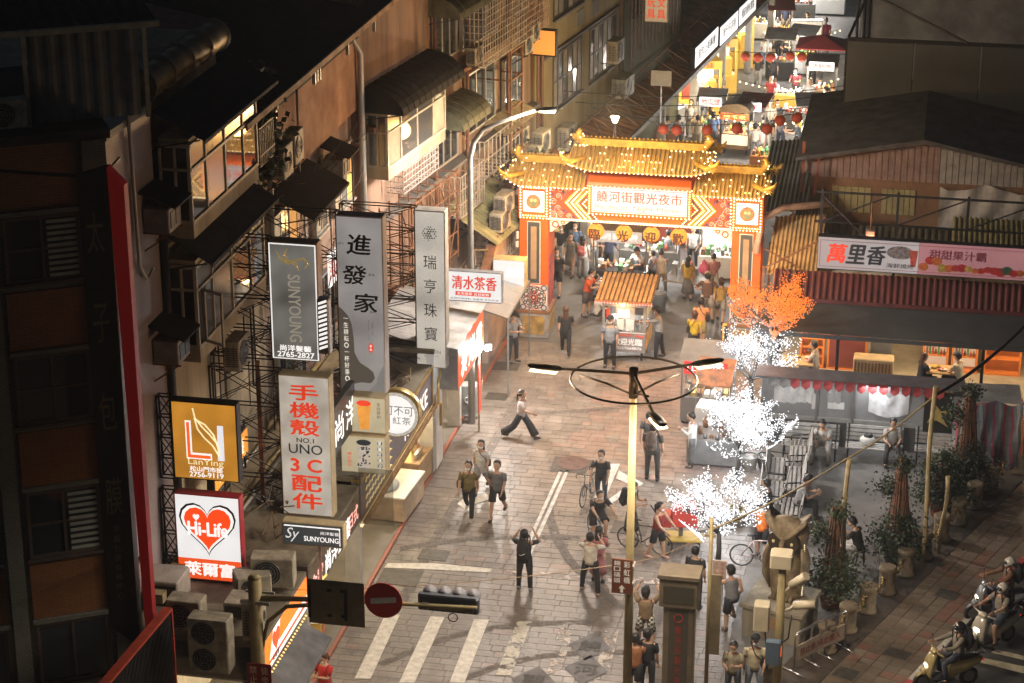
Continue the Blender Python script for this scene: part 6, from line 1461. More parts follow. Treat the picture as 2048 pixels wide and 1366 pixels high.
for i,(x,y,lab) in enumerate(((-3.9,67.5,'left restaurant table with dishes'),(.6,67.6,'right restaurant table with dishes'))):
    t = thing('dining_table',lab,'table',(x,y,0)); MB().cbox(-.55,.55,-.4,.4,.7,.74,.02).obj('tabletop',M('table_wood',(.5,.33,.15),.4,var=.2),t); q = MB()
    for a in (-.45,.45):
        for b in (-.3,.3): q.bar((a,b,.0),(a,b,.7),.04)
    q.obj('leg',steel_dk,t)
    for k in range(5): dsh = MB(); a = RND.uniform(-.4,.4); b = RND.uniform(-.25,.25); dsh.lathe((a,b,.745),[(.05,0),(.1,.03),(.11,.05),(.05,.03)],10); dsh.obj('dish',(white,gm[3],gm[0])[k % 3],t)
# banner light box
bn = thing('restaurant_banner','long white and pink restaurant sign with big brush characters','sign',(-3.42,67.25,4.02))
MB().cbox(0,7.3,0,.3,0,1.1,.02).obj('casing',steel_dk,bn)
MB().box(.02,3.18,-.012,-.001,.03,1.07).obj('face',PANEL('banner_pale',(.46,.41,.4),.62,.15,.5),bn); MB().box(3.19,7.28,-.012,-.001,.03,1.07).obj('face',PANEL('banner_pink',(.5,.22,.23),.48,.2,.5),bn)
q = MB(); q.box(.08,7.2,-.016,-.0125,.97,.985); q.box(.08,7.2,-.016,-.0125,.1,.115); q.box(.08,.095,-.016,-.0125,.115,.97); q.obj('border_lines',M('print_maroon',(.2,.03,.05),.5,var=0),bn)
for i,(ch_,m_) in enumerate((('萬',redp),('里',inkp),('香',inkp))): txt(bn,ch_,.62+i*.62,.56,.62,m_,y=-.018,w=.56,bold=.045,shear=.15)
txt(bn,'海鮮燒烤',2.62,.26,.16,inkp,y=-.018,w=.85,bold=.02,shear=.15); txt(bn,'甜甜果汁霸',4.4,.72,.3,M('print_maroon'),y=-.018,w=1.75,bold=.04)
q = MB(); q.prism([(2.6+.42*cos(a_),.7+.22*sin(a_)) for a_ in [k*pi/9 for k in range(18)]],'y',-.017,-.0125); q.obj('dish_print',M('dish_print',(.25,.22,.22),.5,var=.6,scale=9),bn)
q = MB(); q.prism([(2.95,.25),(3.1,.25),(3.16,.8),(2.9,.8)],'y',-.019,-.0125); q.obj('glass_print',M('drink_print',(.4,.05,.03),.5,var=.5,scale=9,emit=.1,ecol=(1,.2,.1)),bn)
g = random.Random(5)
for i in range(16):
    x = 3.35+i*.2+(0 if i < 3 else .0); z = .27+(.2 if i in (1,2) else 0)+g.uniform(-.03,.05); r_ = g.uniform(.09,.15); q = MB(); q.prism([(x+r_*1.2*cos(a_),z+r_*sin(a_)) for a_ in [k*pi/6 for k in range(12)]],'y',-.017-.0015*(i % 3),-.0125); q.obj('fruit_print',(M('fruit_orange',(.6,.15,.03),.5,var=.4,scale=8),M('fruit_red',(.5,.03,.03),.5,var=.3,scale=8),M('fruit_green',(.05,.12,.06),.5,var=.4,scale=8),M('fruit_yellow',(.5,.35,.06),.5,var=.4,scale=8))[g.randrange(4)],bn)
# frame and sheds above the banner
fr = thing('banner_scaffold','dark steel scaffold standing over the restaurant sign','scaffold',(-3.4,68.2,0))
q = MB()
for x in (0,2.4,4.6,7.2): q.bar((x,0,3.2),(x,0,6.4),.08)
for z in (5.3,6.3): q.bar((-.2,0,z),(7.4,0,z),.06)
for x in (0,2.4,4.6): q.bar((x,0,5.3),(x+2.2,0,6.3),.04)
q.bar((0,0,6.2),(1.5,-.3,4.9),.05); q.obj('frame',steel_dk,fr)
MB().cbox(1.45,1.75,-.4,-.15,4.95,5.2,.02).obj('lamp_box',M('rosy_box',(.4,.25,.2),.5,var=.2),fr); q = MB(); q.tube([(1.6,-.28,5.2),(1.6,-.28,6.1)],.03); q.obj('stem',rust,fr)
rr_ = thing('patched_roofs','patchwork of corrugated sheet roofs above the restaurant','roof',(0,69.5,0))
for x0,x1,y0,y1,z0,z1,m_,n in ((-3.4,1.0,-.3,3.0,3.5,3.9,M('dark_sheet',(.1,.09,.06),.6,.2,var=.4),20),(.8,3.2,.3,3.2,3.95,4.3,M('olive_sheet'),14),(3.0,7.5,.0,3.3,3.5,3.8,M('dark_sheet'),20)):
    q = MB(); q.corr((x0,y0,z0),(x1,y0,z0),(x1,y1,z1),(x0,y1,z1),n,.06); q.obj('sheet',m_,rr_)
gb = thing('gabled_shed_house','long shed house with striped siding under a dark gable','building',(-4.1,73.3,0))
MB().box(0,9.5,0,7,0,5.4).obj('wall',M('brown_render',(.22,.12,.06),.8,var=.3,scale=1),gb)
q = MB(); q.prism([(-.3,5.95),(.9,6.15),(3.75,6.75),(9.6,5.6),(9.6,5.4),(-.3,5.4)],'y',.02,6.9); q.obj('gable_wall',M('striped_siding_base',(.3,.22,.18),.7,var=.3),gb)
sid = [M('siding_rose',(.3,.2,.17),.6,var=.25),M('siding_pale',(.36,.35,.33),.6,var=.25)]
for i in range(44):
    x = .05+i*.215; top = 5.95+(.75*x/3.75 if x < 3.75 else .75-1.1*(x-3.75)/5.8)-.1; MB().box(x,x+.19,-.03,.015,5.3,max(5.5,top)).obj('siding_board',sid[0 if i < 20 else 1],gb)
q = MB()
for xa,za,xb,zb_ in ((-.5,6.0,3.75,6.85),(3.75,6.85,9.8,5.65)): q.hexa([(xa,-.7,za),(xb,-.7,zb_),(xb,7,zb_+.25),(xa,7,za+.25),(xa,-.7,za+.12),(xb,-.7,zb_+.12),(xb,7,zb_+.37),(xa,7,za+.37)])
q.obj('roof',M('old_dark_roof',(.09,.095,.1),.7,var=.5,scale=1.5,bump=.4),gb)
for x0,x1 in ((.75,2.1),(2.45,3.6)):
    for i in range(6): w_ = (x1-x0)/6; MB().box(x0+w_*i+.015,x0+w_*(i+1)-.015,-.05,-.002,4.1,5.0).obj('window_slat',M('olive_pane',(.32,.28,.13),.5,var=.25),gb)
vs = []; q = MB()
for i in range(25):
    for j in range(7): vs.append((4.4+3.6*i/24,-.12-.08*sin(i*1.1+j*.8)-.1*j/6,5.2-1.5*j/6-.12*sin(i*.45)*(1-j/8)))
q.add(vs,[(i*7+j,i*7+j+1,(i+1)*7+j+1,(i+1)*7+j) for i in range(24) for j in range(6)],0,True); q.obj('white_tarpaulin',M('tarp_dirty_white',(.4,.38,.34),.6,var=.35,scale=1.5),gb)
q = MB(); q.bar((-.25,-.3,2.0),(-.25,-.3,6.6),.1); q.bar((.05,-.5,3.0),(.3,-.6,6.2),.06); q.obj('red_post',M('rust_red',(.3,.08,.04),.6,var=.3),gb)
lamp('scaffold_fill','POINT',(1.6,-.5,4.85),14,(1,.55,.3),.1,fr)  # warm light added by the scaffold box to bring out the siding
bp_ = thing('dark_hoarding','very large blank dark hoarding above the shed roof','hoarding',(-3.3,78.6,0))
for i,(a,b) in enumerate(((0,2.35),(2.38,4.7),(4.73,8.5))): MB().cbox(a,b,0,.25,6.55,8.85,.02).obj('panel',M('hoarding_grey',(.09,.105,.11),.5,var=.2,scale=.6),bp_)
q = MB(); q.bar((-.02,.1,3.5),(-.02,.1,8.9),.12); q.bar((0,.1,8.9),(8.5,.1,8.9),.1); q.bar((.6,1.5,10.3),(4.2,.0,8.95),.08); q.bar((.6,1.5,10.3),(0,.3,8.9),.08); q.obj('stay',steel_dk,bp_)
for x in (.3,.7): q = MB(); q.bar((x,-.1,4.5),(x,-.1,6.5),.05); q.obj('post',steel_dk,bp_)
cw = thing('concrete_side_wall','bare stained concrete wall of a taller building at the upper right','building',(-3.4,92,0),0)
MB().box(0,14,0,10,0,13).obj('wall',M('stained_concrete',(.33,.32,.3),.85,var=.45,scale=.5,bump=.2),cw)
q = MB()
for x in (-.12,.15,.35): q.tube([(x,-.1,2),(x,-.1,12.5)],.07,6)
q.obj('downpipe',steel_dk,cw)
wt = thing('water_tank','stainless steel rooftop water tank at the upper right edge','tank',(4.35,84,6.2))
q = MB(); q.cyl((0,0),.95,0,2.2,24); q.obj('drum',steel_lt,wt); q = MB(); q.lathe((0,0,2.2),[(1.0,0),(1.0,.06),(.85,.2),(.35,.32),(.3,.4),(.05,.42)],24); q.obj('lid',steel_gr,wt)
q = MB(); q.box(-1.5,3,-1,2,-.2,0); q.obj('platform',roof_dk,wt)
# awnings on the lane side between the gate and the restaurant
la = thing('lane_side_awnings','row of tan corrugated awnings right of the gate','awning',(-4.6,68.4,0))
for i,(x0,x1,y0,y1,z0,z1,m_) in enumerate(((-.5,1.2,0,2.8,3.3,4.4,M('tan_sheet',(.5,.33,.14),.6,var=.35,scale=2)),(.1,1.4,2.9,5,3.9,4.6,M('olive_sheet')),(-1.2,.6,3.2,9,4.4,5.3,M('blue_grey_sheet')))):
    q = MB(); q.corr((x0,y0,z0),(x1,y0,z0+.2),(x1,y1,z1+.2),(x0,y1,z1),12,.05); q.obj('sheet',m_,la)
q = MB(); q.tube([(-1.0,1.2,3.6),(-.8,1.6,4.7),(-.2,2.0,5.0),(1.3,2.4,5.1)],.12,8); q.obj('duct',M('pinkish_duct',(.5,.36,.28),.5,var=.3),la)
for y in (0,2.5,5): q = MB(); q.bar((-.6,y,0),(-.6,y,3.6),.08); q.bar((-.6,y,3.5),(1.2,y,4.6),.05); q.bar((-.6,y,4.2),(.6,y,3.6),.04); q.obj('frame',rust,la)
# ------------------------------------------------------------------ people
SKIN = [M('skin_a',(.5,.3,.2),.55,var=.1,scale=8),M('skin_b',(.42,.24,.15),.55,var=.1,scale=8),M('skin_c',(.56,.36,.26),.55,var=.1,scale=8)]
HAIRM = {'k': M('hair_black',(.015,.013,.012),.45,var=.2,scale=20),'b': M('hair_brown',(.09,.04,.025),.5,var=.3,scale=20),'g': M('hair_grey',(.3,.29,.28),.6,var=.3,scale=20)}
eyem = M('eye_dark',(.02,.015,.012),.3,var=0); lipm = M('lips',(.4,.13,.1),.5,var=0)
def cloth(c): return M('cloth_%02x%02x%02x' % tuple(int(x*255) for x in c),c,.85,var=.3,scale=5,bump=.5)
POSE = dict(
    stand=dict(legs=((2,2,4),(-2,2,4)),arms=((4,7,12,0),(2,7,10,0))),
    relaxed=dict(legs=((6,8,5),(-3,1,5)),arms=((10,10,30,15),(-4,9,14,0))),
    walk=dict(legs=((24,8,2),(-20,22,2)),arms=((-22,6,12,0),(24,6,24,5)),lean=3),
    walk2=dict(legs=((-18,24,2),(22,6,2)),arms=((22,6,28,5),(-20,6,12,0)),lean=3),
    stride=dict(legs=((32,6,2),(-28,20,2)),arms=((-30,8,20,0),(30,6,40,10)),lean=4),
    photo=dict(legs=((2,1,5),(-2,1,5)),arms=((78,28,88,30),(78,28,92,30)),lean=-2,head=6),
    photow=dict(legs=((8,2,13),(-8,2,13)),arms=((60,22,95,35),(60,22,95,35)),lean=-2),
    high=dict(legs=((2,1,8),(-2,1,8)),arms=((112,22,62,25),(112,22,62,25)),lean=-4,head=14),
    phone=dict(legs=((3,3,4),(-2,3,4)),arms=((28,5,88,32),(20,6,80,28)),head=-22),
    reach=dict(legs=((6,4,5),(-6,4,5)),arms=((72,6,12,0),(38,4,40,8)),lean=6),
    hips=dict(legs=((4,2,8),(-4,2,8)),arms=((-8,42,62,62),(-8,42,62,62))),
    cook=dict(legs=((4,4,5),(-3,4,5)),arms=((30,10,68,18),(34,10,62,14)),lean=10,head=-20),
    sit=dict(legs=((86,82,8),(84,86,8)),arms=((26,8,52,22),(22,8,58,26)),seat=.46,lean=6,head=-8),
    sitphone=dict(legs=((86,84,6),(88,78,8)),arms=((34,6,84,30),(30,6,82,30)),seat=.46,lean=14,head=-26),
    sitslump=dict(legs=((82,84,14),(78,74,12)),arms=((36,4,92,22),(30,10,40,32)),seat=.46,lean=24,head=-24),
    low=dict(legs=((98,108,10),(96,104,10)),arms=((44,6,62,18),(40,8,58,18)),seat=.3,lean=18,head=-14),
    ride=dict(legs=((72,78,12),(70,82,12)),arms=((56,16,26,4),(56,16,26,4)),seat=.8,lean=2),
    rideleg=dict(legs=((66,70,12),(30,20,20)),arms=((56,16,26,4),(56,16,26,4)),seat=.8,lean=2),
    cycle=dict(legs=((66,78,5),(26,34,5)),arms=((62,12,10,4),(62,12,10,4)),seat=.92,lean=30,head=14),
    lunge=dict(legs=((4,4,3),(58,88,6)),arms=((46,10,92,16),(-24,10,52,0)),lean=10),
    push=dict(legs=((12,8,4),(-10,14,4)),arms=((30,14,16,0),(34,10,14,10)),lean=6),
)
def person(label,loc,head,pose='stand',h=1.68,top=(.3,.3,.3),bot=(.05,.05,.06),kind='trousers',sleeve='short',shoes=(.04,.04,.04),hair='k',hairstyle='short',mask=True,cap=None,skin=0,wide=1.0,vest=None,apron=None,helmet=None,dz=0.0,topless_arms=False,hem=None,group=None):
    P = POSE[pose]; s = h/1.7; lean = R(P.get('lean',0)); mb = MB()
    hipw,shw = .095*wide,.185*wide
    legs = []
    for i,(th,kn,sp) in enumerate(P['legs']):
        sg =-1 if i == 0 else 1; th,kn,sp = R(th),R(kn),R(sp)
        d1 = Vector((sg*sin(sp),cos(sp)*sin(th),-cos(sp)*cos(th))); d2 = Vector((sg*sin(sp)*.4,sin(th-kn),-cos(th-kn))).normalized()
        a = Vector((sg*hipw,0,0)); b = a+d1*.43; c = b+d2*.41; legs.append((a,b,c,d2))
    low = min(l[2].z for l in legs)
    pz = P['seat']/s+.09 if 'seat' in P else -low+.085
    O = Vector((0,0,pz)); legs = [tuple(x+O if k < 3 else x for k,x in enumerate(l)) for l in legs]
    up = Vector((0,sin(lean),cos(lean))); fwd = Vector((0,cos(lean),-sin(lean)))
    chest = O+up*.36; neck = O+up*.54; sh = O+up*.49
    sk,em,lm = 0,1,2
    # trunk and head as one run of rings
    hp = R(P.get('head',0)); hu = (up+Vector((0,0,.6))).normalized(); hu = Vector((0,hu.y*cos(-hp)-hu.z*sin(hp),hu.z*cos(hp)+hu.y*sin(-hp))) if hp else hu
    hf = Vector((1,0,0)).cross(hu)*-1
    hc = neck+up*.05+hu*.13
    tp = [O-up*.06,O+up*.06,O+up*.2,chest,sh,neck,neck+up*.06]
    mb.loft(tp,[(.13*wide,.09),(.15*wide,.105),(.13*wide,.1),(.155*wide,.11),(.13*wide,.085),(.05,.052),(.048,.05)],10)
    hd = [(-.125,.035,(.03,.03)),(-.105,.03,(.05,.055)),(-.06,.02,(.066,.08)),(-.01,.01,(.074,.092)),(.04,.003,(.076,.096)),(.085,-.003,(.068,.086)),(.115,-.006,(.045,.055)),(.128,-.008,(.012,.015))]
    mb.loft([hc+hu*z*1.1+hf*y for z,y,r in hd],[(r[0]*1.1,r[1]*1.1) for z,y,r in hd],12)
    mb.loft([hc+hf*.103+hu*.015,hc+hf*.128-hu*.02,hc+hf*.108-hu*.03],[.008,.014,.006],5)
    for sg in (-1,1):
        mb.octa(hc+hf*.103+hu*.008+Vector((sg*.03,0,0)),.009,em)
        mb.octa(hc+hf*.1+hu*.03+Vector((sg*.03,0,0)),.01,em)
        mb.ell(tuple(hc+Vector((sg*.077,0,0))-hu*.005),(.01,.022,.03),6,4)
    mb.ell(tuple(hc+hf*.088-hu*.062),(.022,.008,.007),6,4,lm)
    # legs with feet
    for a,b,c,d in legs:
        mb.loft([a+Vector((0,0,.03)),a.lerp(b,.4),b,b.lerp(c,.3),c.lerp(b,.15),c],[.085*wide,.078,.055,.058,.04,.036],8)
        mb.loft([c,c+Vector((0,.02,-.05)),c+Vector((0,.13,-.06))],[(.036,.04),(.038,.035),(.03,.02)],6)
    # arms with five-fingered hands
    arms = []
    for i,(al,be,ga,de) in enumerate(P['arms']):
        sg =-1 if i == 0 else 1; al += P.get('lean',0)*.3; al,be,ga,de = R(al),R(be),R(ga),R(de)
        d1 = Vector((sg*sin(be),cos(be)*sin(al),-cos(be)*cos(al))); d2 = Vector((-sg*sin(de),cos(de)*sin(al+ga),-cos(de)*cos(al+ga)))
        a = sh+Vector((sg*shw,0,0))-up*.02; b = a+d1*.28; c = b+d2*.25; arms.append((a,b,c,d2,sg))
        mb.loft([a-Vector((sg*.05,0,0)),a+d1*.02,a.lerp(b,.5),b,b.lerp(c,.3),c],[.05,.056,.046,.038,.04,.026],8)
        side = d2.cross(Vector((sg,0,0))); side = side.normalized() if side.length > .2 else Vector((0,1,0)); nn = d2.cross(side).normalized()
        mb.loft([c,c+d2*.04,c+d2*.085],[(.026,.018),(.04,.017),(.038,.014)],6,sk,side)
        for k,fl in enumerate((.06,.07,.066,.052)):
            f0 = c+d2*.08+side*(.028-.019*k); f1 = f0+d2*fl*.55-nn*sg*.006; f2 = f1+(d2*.8-nn*sg*.55).normalized()*fl*.5; mb.loft([f0,f1,f2],[.0095,.009,.006],4)
        t0 = c+d2*.03+side*.034; mb.loft([t0,t0+(d2+side*.8).normalized()*.035,t0+(d2+side*.3).normalized()*.065],[.012,.011,.007],4)
    o = mb.obj('person',[SKIN[skin],eyem,lipm],None,loc,R(-head),label=label,cat='person',group=group)
    o.location.z += dz; o.scale = (s*1.1,s*1.1,s)
    # clothing
    tm__ = cloth(top); bm_ = cloth(bot)
    if kind != 'dress':
        q = MB(); lo = hem if hem is not None else -.04
        q.loft([O+up*lo,O+up*.06,O+up*.2,chest,sh-up*.0,neck-up*.045,neck-up*.02],[(.165*wide,.125),(.168*wide,.122),(.158*wide,.12),(.178*wide,.128),(.16*wide,.1),(.085,.07),(.064,.062)],12)
    else:
        q = MB(); q.loft([O-up*.42,O-up*.2,O+up*.02,O+up*.2,chest,sh,neck-up*.045,neck-up*.02],[(.25,.2),(.21,.17),(.17,.13),(.15,.115),(.175*wide,.125),(.16*wide,.1),(.085,.07),(.064,.062)],12)
    if sleeve != 'none':
        for a,b,c,d,sg in arms:
            if sleeve == 'short': q.loft([a-Vector((sg*.06,0,0)),a,a.lerp(b,.35),a.lerp(b,.7)],[.066,.072,.066,.062],8)
            else: q.loft([a-Vector((sg*.06,0,0)),a,a.lerp(b,.5),b,b.lerp(c,.5),b.lerp(c,.93)],[.066,.07,.06,.052,.05,.042],8)
    q.obj('dress' if kind == 'dress' else 'shirt',tm__,o)
    if kind in ('trousers','shorts','wide'):
        q = MB(); q.loft([O-up*.1,O-up*.02,O+up*.08],[(.13*wide,.11),(.16*wide,.118),(.155*wide,.115)],12)
        for a,b,c,d in legs:
            if kind == 'shorts': q.loft([a+Vector((0,0,.05)),a.lerp(b,.3),a.lerp(b,.88)],[(.098*wide,.1),(.098,.1),(.1,.098)],10)
            elif kind == 'wide': q.loft([a+Vector((0,0,.05)),a.lerp(b,.5),b,b.lerp(c,.5),b.lerp(c,.95)],[.1,.105,.11,.12,.13],10)
            else: q.loft([a+Vector((0,0,.05)),a.lerp(b,.5),b,b.lerp(c,.4),b.lerp(c,.97)],[.096*wide,.086,.068,.064,.055],10)
        q.obj('shorts' if kind == 'shorts' else 'trousers',bm_,o)
    elif kind == 'skirt':
        q = MB(); q.loft([O-up*.62,O-up*.3,O-up*.05,O+up*.07],[(.24,.2),(.2,.17),(.165,.125),(.15,.112)],12); q.obj('skirt',bm_,o)
    for a,b,c,d in legs:
        q = MB(); q.loft([c+Vector((0,-.035,.03)),c+Vector((0,-.03,-.05)),c+Vector((0,.05,-.055)),c+Vector((0,.13,-.062)),c+Vector((0,.17,-.066))],[(.042,.04),(.046,.034),(.048,.032),(.046,.026),(.02,.012)],8); q.obj('shoe',cloth(shoes),o)
    if vest: q = MB(); q.loft([O+up*.0,O+up*.2,chest,sh],[(.18*wide,.14),(.172*wide,.134),(.19*wide,.14),(.165*wide,.11)],12); q.obj('vest',cloth(vest),o)
    if apron: q = MB(); q.loft([O-up*.35,O+up*.05,chest],[(.2,.16),(.18,.14),(.15,.135)],12); q.obj('apron',cloth(apron),o)
    # hair, cap, helmet, mask
    if helmet:
        q = MB(); q.loft([hc+hu*z-hf*.012 for z in (-.05,.02,.08,.13,.155)],[(.115,.13),(.12,.138),(.105,.12),(.06,.07),(.015,.02)],12); q.obj('helmet',M('helmet_%d' % int(helmet[0]*100),helmet,.2,var=.05,coat=.5),o)
        q = MB(); q.ell(tuple(hc+hf*.1+hu*.02),(.085,.05,.05),10,6); q.obj('visor',GLASS('visor',(.01,.01,.012),.05),o)
    else:
        q = MB(); q.loft([hc+hu*z-hf*y for z,y in ((-.07,.06),(-.01,.048),(.05,.03),(.1,.02),(.145,.016),(.168,.016))],[(.08,.055),(.096,.082),(.104,.106),(.094,.106),(.062,.074),(.014,.018)],12)
        if hairstyle == 'long': q.loft([hc-hf*.055+hu*.03,hc-hf*.085-hu*.1,neck-hf*.085-up*.08,neck-hf*.1-up*.2],[(.075,.05),(.09,.045),(.09,.03),(.06,.015)],8)
        elif hairstyle == 'bob': q.loft([hc-hf*.03+hu*.03,hc-hf*.05-hu*.06,hc-hf*.05-hu*.13],[(.085,.065),(.095,.06),(.08,.05)],10)
        elif hairstyle == 'tail': q.loft([hc-hf*.09+hu*.07,hc-hf*.15+hu*.02,hc-hf*.15-hu*.14,hc-hf*.13-hu*.24],[.03,.035,.03,.008],7)
        elif hairstyle == 'bun': q.ell(tuple(hc-hf*.09+hu*.1),.045,8,6)
        q.obj('hair',HAIRM[hair],o)
        if cap:
            q = MB(); q.loft([hc+hu*z-hf*.006 for z in (.06,.11,.16,.18)],[(.108,.124),(.102,.116),(.066,.078),(.014,.016)],12); q.loft([hc+hu*.075+hf*.08,hc+hu*.07+hf*.18],[(.075,.012),(.05,.006)],8); q.obj('cap',cloth(cap),o)
    if mask: q = MB(); q.ell(tuple(hc+hf*.072-hu*.055),(.068,.046,.05),8,6); q.obj('face_mask',M('mask_white',(.72,.74,.76),.7,var=.05),o)
    return o
def backpack(label,pers,col,h=.42,dz=0.0):
    t = thing('backpack',label,'backpack',pers.location,pers.rotation_euler[2]); s = pers.scale[0]; t.scale = (s,)*3
    q = MB(); q.loft([(0,-.19,.95+dz),(0,-.215,1.0+dz),(0,-.22,1.2+dz),(0,-.19,.97+dz+h),(0,-.17,1.0+dz+h)],[(.12,.06),(.15,.09),(.155,.1),(.12,.075),(.05,.03)],12); q.obj('bag',cloth(col),t)
    for sg in (-1,1): q = MB(); q.tube([(sg*.09,-.12,1.36+dz),(sg*.1,-.02,1.47+dz),(sg*.1,.13,1.36+dz),(sg*.12,.1,1.12+dz),(sg*.13,-.12,1.02+dz)],.018,5); q.obj('strap',cloth(tuple(c*.6 for c in col)),t)
    q = MB(); q.loft([(0,-.29,1.0+dz),(0,-.31,1.12+dz),(0,-.28,1.2+dz)],[(.09,.03),(.11,.04),(.09,.03)],8); q.obj('pocket',cloth(tuple(c*.8 for c in col)),t)
    return t
def sling(label,pers,col,side=1,w=.11):
    t = thing('shoulder_bag',label,'bag',pers.location,pers.rotation_euler[2]); s = pers.scale[0]; t.scale = (s,)*3
    q = MB(); q.cbox(side*.2-w,side*.2+w,-.06,.08,.82,1.02,.03); q.obj('bag',cloth(col),t)
    q = MB(); q.tube([(side*.19,.1,1.0),(0,.14,1.2),(-side*.11,.07,1.47),(-side*.09,-.1,1.42),(side*.05,-.15,1.15),(side*.19,-.08,1.0)],.012,5); q.obj('strap',cloth(tuple(c*.7 for c in col)),t); return t
def at_g(px,py): p = G(px,py); return (p.x,p.y,0.005)
K = (.018,.018,.02); DKB = (.03,.035,.05); GR = (.16,.16,.17); WH = (.62,.6,.58); OL = (.2,.15,.05); BE = (.42,.34,.24)
person('woman in a red shirt looking at her phone by the vending machine',at_g(652,1428),205,'phone',1.6,(.55,.03,.03),(.05,.05,.06),'trousers',hair='b',hairstyle='tail')
p = person('man in an olive shirt walking with two others on the left',at_g(938,1033),178,'walk',1.7,OL,K,shoes=WH,mask=True); sling('black sling bag on the man in olive',p,K,1)
p = person('woman in a long white top walking behind two men',at_g(963,983),178,'walk2',1.6,WH,(.3,.3,.32),'shorts',hairstyle='long',hem=-.2); sling('small black bag on the woman in white',p,K,-1,.07)
person('man in a grey shirt and black shorts walking beside the man in olive',at_g(995,1034),182,'walk2',1.72,GR,K,'shorts',mask=False)
p = person('woman in white top and wide black trousers striding to the right',at_g(1042,876),95,'stride',1.62,(.66,.6,.58),K,'wide',hairstyle='tail',mask=False); sling('tan bag on the striding woman',p,(.35,.17,.05),-1)
p = person('man in black with a backpack photographing the gate',at_g(1049,1180),0,'photo',1.72,K,(.012,.012,.014),shoes=(.25,.25,.25),mask=False); t = backpack('black backpack with a white swoosh on the photographing man',p,(.02,.018,.018)); q = MB(); q.tube([(-.06,-.36,1.1),(-.02,-.365,1.08),(.07,-.36,1.13)],.008,4); q.obj('swoosh',white,t)
person('man in a white shirt standing with legs apart to take a photo',at_g(1180,1186),6,'photow',1.72,(.64,.58,.48),K,shoes=(.3,.18,.15),mask=False)
person('woman in pink partly hidden behind the man in white',at_g(1196,1163),5,'phone',1.55,(.55,.2,.2),(.5,.2,.2),'skirt',hairstyle='long')
person('woman in dark clothes wheeling a bicycle toward the camera',at_g(1202,1008),186,'push',1.64,(.035,.035,.04),(.06,.06,.07),hairstyle='bun')
p = person('person with long dark skirt and backpack behind the lamp post',at_g(1262,1078),100,'phone',1.66,BE,(.03,.035,.04),'skirt',shoes=(.5,.45,.4),mask=True); backpack('dark backpack of the person behind the lamp post',p,K)
person('woman in an orange vest standing over a road bicycle',at_g(1314,1116),115,'push',1.62,(.55,.16,.04),K,'shorts','none',hairstyle='tail',vest=(.3,.03,.03),shoes=(.6,.35,.3))
p = person('big man with a brown backpack walking away',at_g(1304,960),5,'stand',1.74,(.07,.065,.06),(.055,.05,.05),hair='k',wide=1.12,mask=False); backpack('brown and grey backpack on the big man',p,(.13,.09,.07),.45)
person('dark haired woman just ahead of the man with the brown backpack',at_g(1296,925),8,'walk',1.6,(.1,.1,.11),(.3,.3,.3),'trousers',hairstyle='bun',mask=False)
person('woman in a white coat at the stall below the bright tree',at_g(1383,932),262,'phone',1.66,(.68,.67,.66),(.12,.12,.12),hairstyle='bun',sleeve='long',hem=-.28,mask=False)
p = person('man in checked shorts holding his phone up to the view',at_g(1290,1300),2,'high',1.72,(.22,.15,.08),(.3,.28,.24),'shorts',cap=K,mask=False)
ck = M('check_cloth',(.06,.06,.06),.85,var=0); n_ = ck.node_tree.nodes; cb_ = n_.new('ShaderNodeTexChecker'); cb_.inputs['Scale'].default_value = 16; cb_.inputs[1].default_value = (.5,.47,.4,1); cb_.inputs[2].default_value = (.03,.03,.03,1); tc_ = n_.new('ShaderNodeTexCoord'); ck.node_tree.links.new(tc_.outputs['Object'],cb_.inputs[0]); ck.node_tree.links.new(cb_.outputs[0],n_['Principled BSDF'].inputs[0])
for c_ in p.children:
    if c_.name.startswith('shorts'): c_.data.materials[0] = ck
person('man in black at the bottom edge beside the post',at_g(1293,1388),15,'stand',1.7,K,K,mask=False)
person('person cut off by the lamp post at the bottom edge',at_g(1268,1392),0,'walk',1.66,(.3,.12,.05),K,'shorts',mask=False)
person('man in a black shirt seen from behind beyond the totem',at_g(1388,1215),15,'stand',1.7,(.035,.04,.045),DKB,mask=False)
person('man in a grey tank top with one leg raised on the pedestal',at_g(1462,1262),325,'lunge',1.72,(.2,.2,.21),(.02,.025,.035),'shorts','none',cap=K,mask=False,shoes=(.1,.08,.05))
p = person('masked woman in a grey top at the bottom edge with a carrier bag',at_g(1464,1404),188,'phone',1.58,(.3,.27,.19),(.06,.08,.1),hairstyle='bun'); 
p = person('man in a cream shirt and cap at the bottom edge',at_g(1506,1400),170,'relaxed',1.68,(.58,.5,.34),(.2,.24,.3),cap=K); sling('dark shoulder bag on the man in cream',p,K,-1)
person('man in an orange shirt bending over a bicycle left of the owl',at_g(1522,1118),12,'push',1.68,(.75,.17,.02),K,'shorts',mask=False)
p = G(1590,1048); person('man in grey sitting with his phone behind the owl',(p.x+.05,p.y+.35,0),95,'sitphone',1.72,(.4,.4,.4),(.05,.055,.06),hair='k',mask=False)
person('dark figure sitting beside the man in grey',(p.x-.75,p.y-.2,0),275,'sit',1.66,(.04,.04,.045),K,hairstyle='bun')
person('man in black sitting on a stool by the tied shrubs',at_g(1716,1132),292,'sitphone',1.7,K,(.5,.45,.4),'shorts',mask=False)
st = thing('stool','plastic stool under the man in black','stool',at_g(1720,1128)); MB().cyl((0,0),.17,.4,.45,14).obj('seat',black,st); q = MB()
for a_ in range(4): q.bar((.15*cos(a_*pi/2+.7),.15*sin(a_*pi/2+.7),0),(.11*cos(a_*pi/2+.7),.11*sin(a_*pi/2+.7),.4),.03)
q.obj('leg',black,st)
person('man in a pale shirt slumped on the bench with hand to face',(-2.62,61.45,0),190,'sitslump',1.72,(.45,.43,.4),(.4,.38,.35),mask=False)
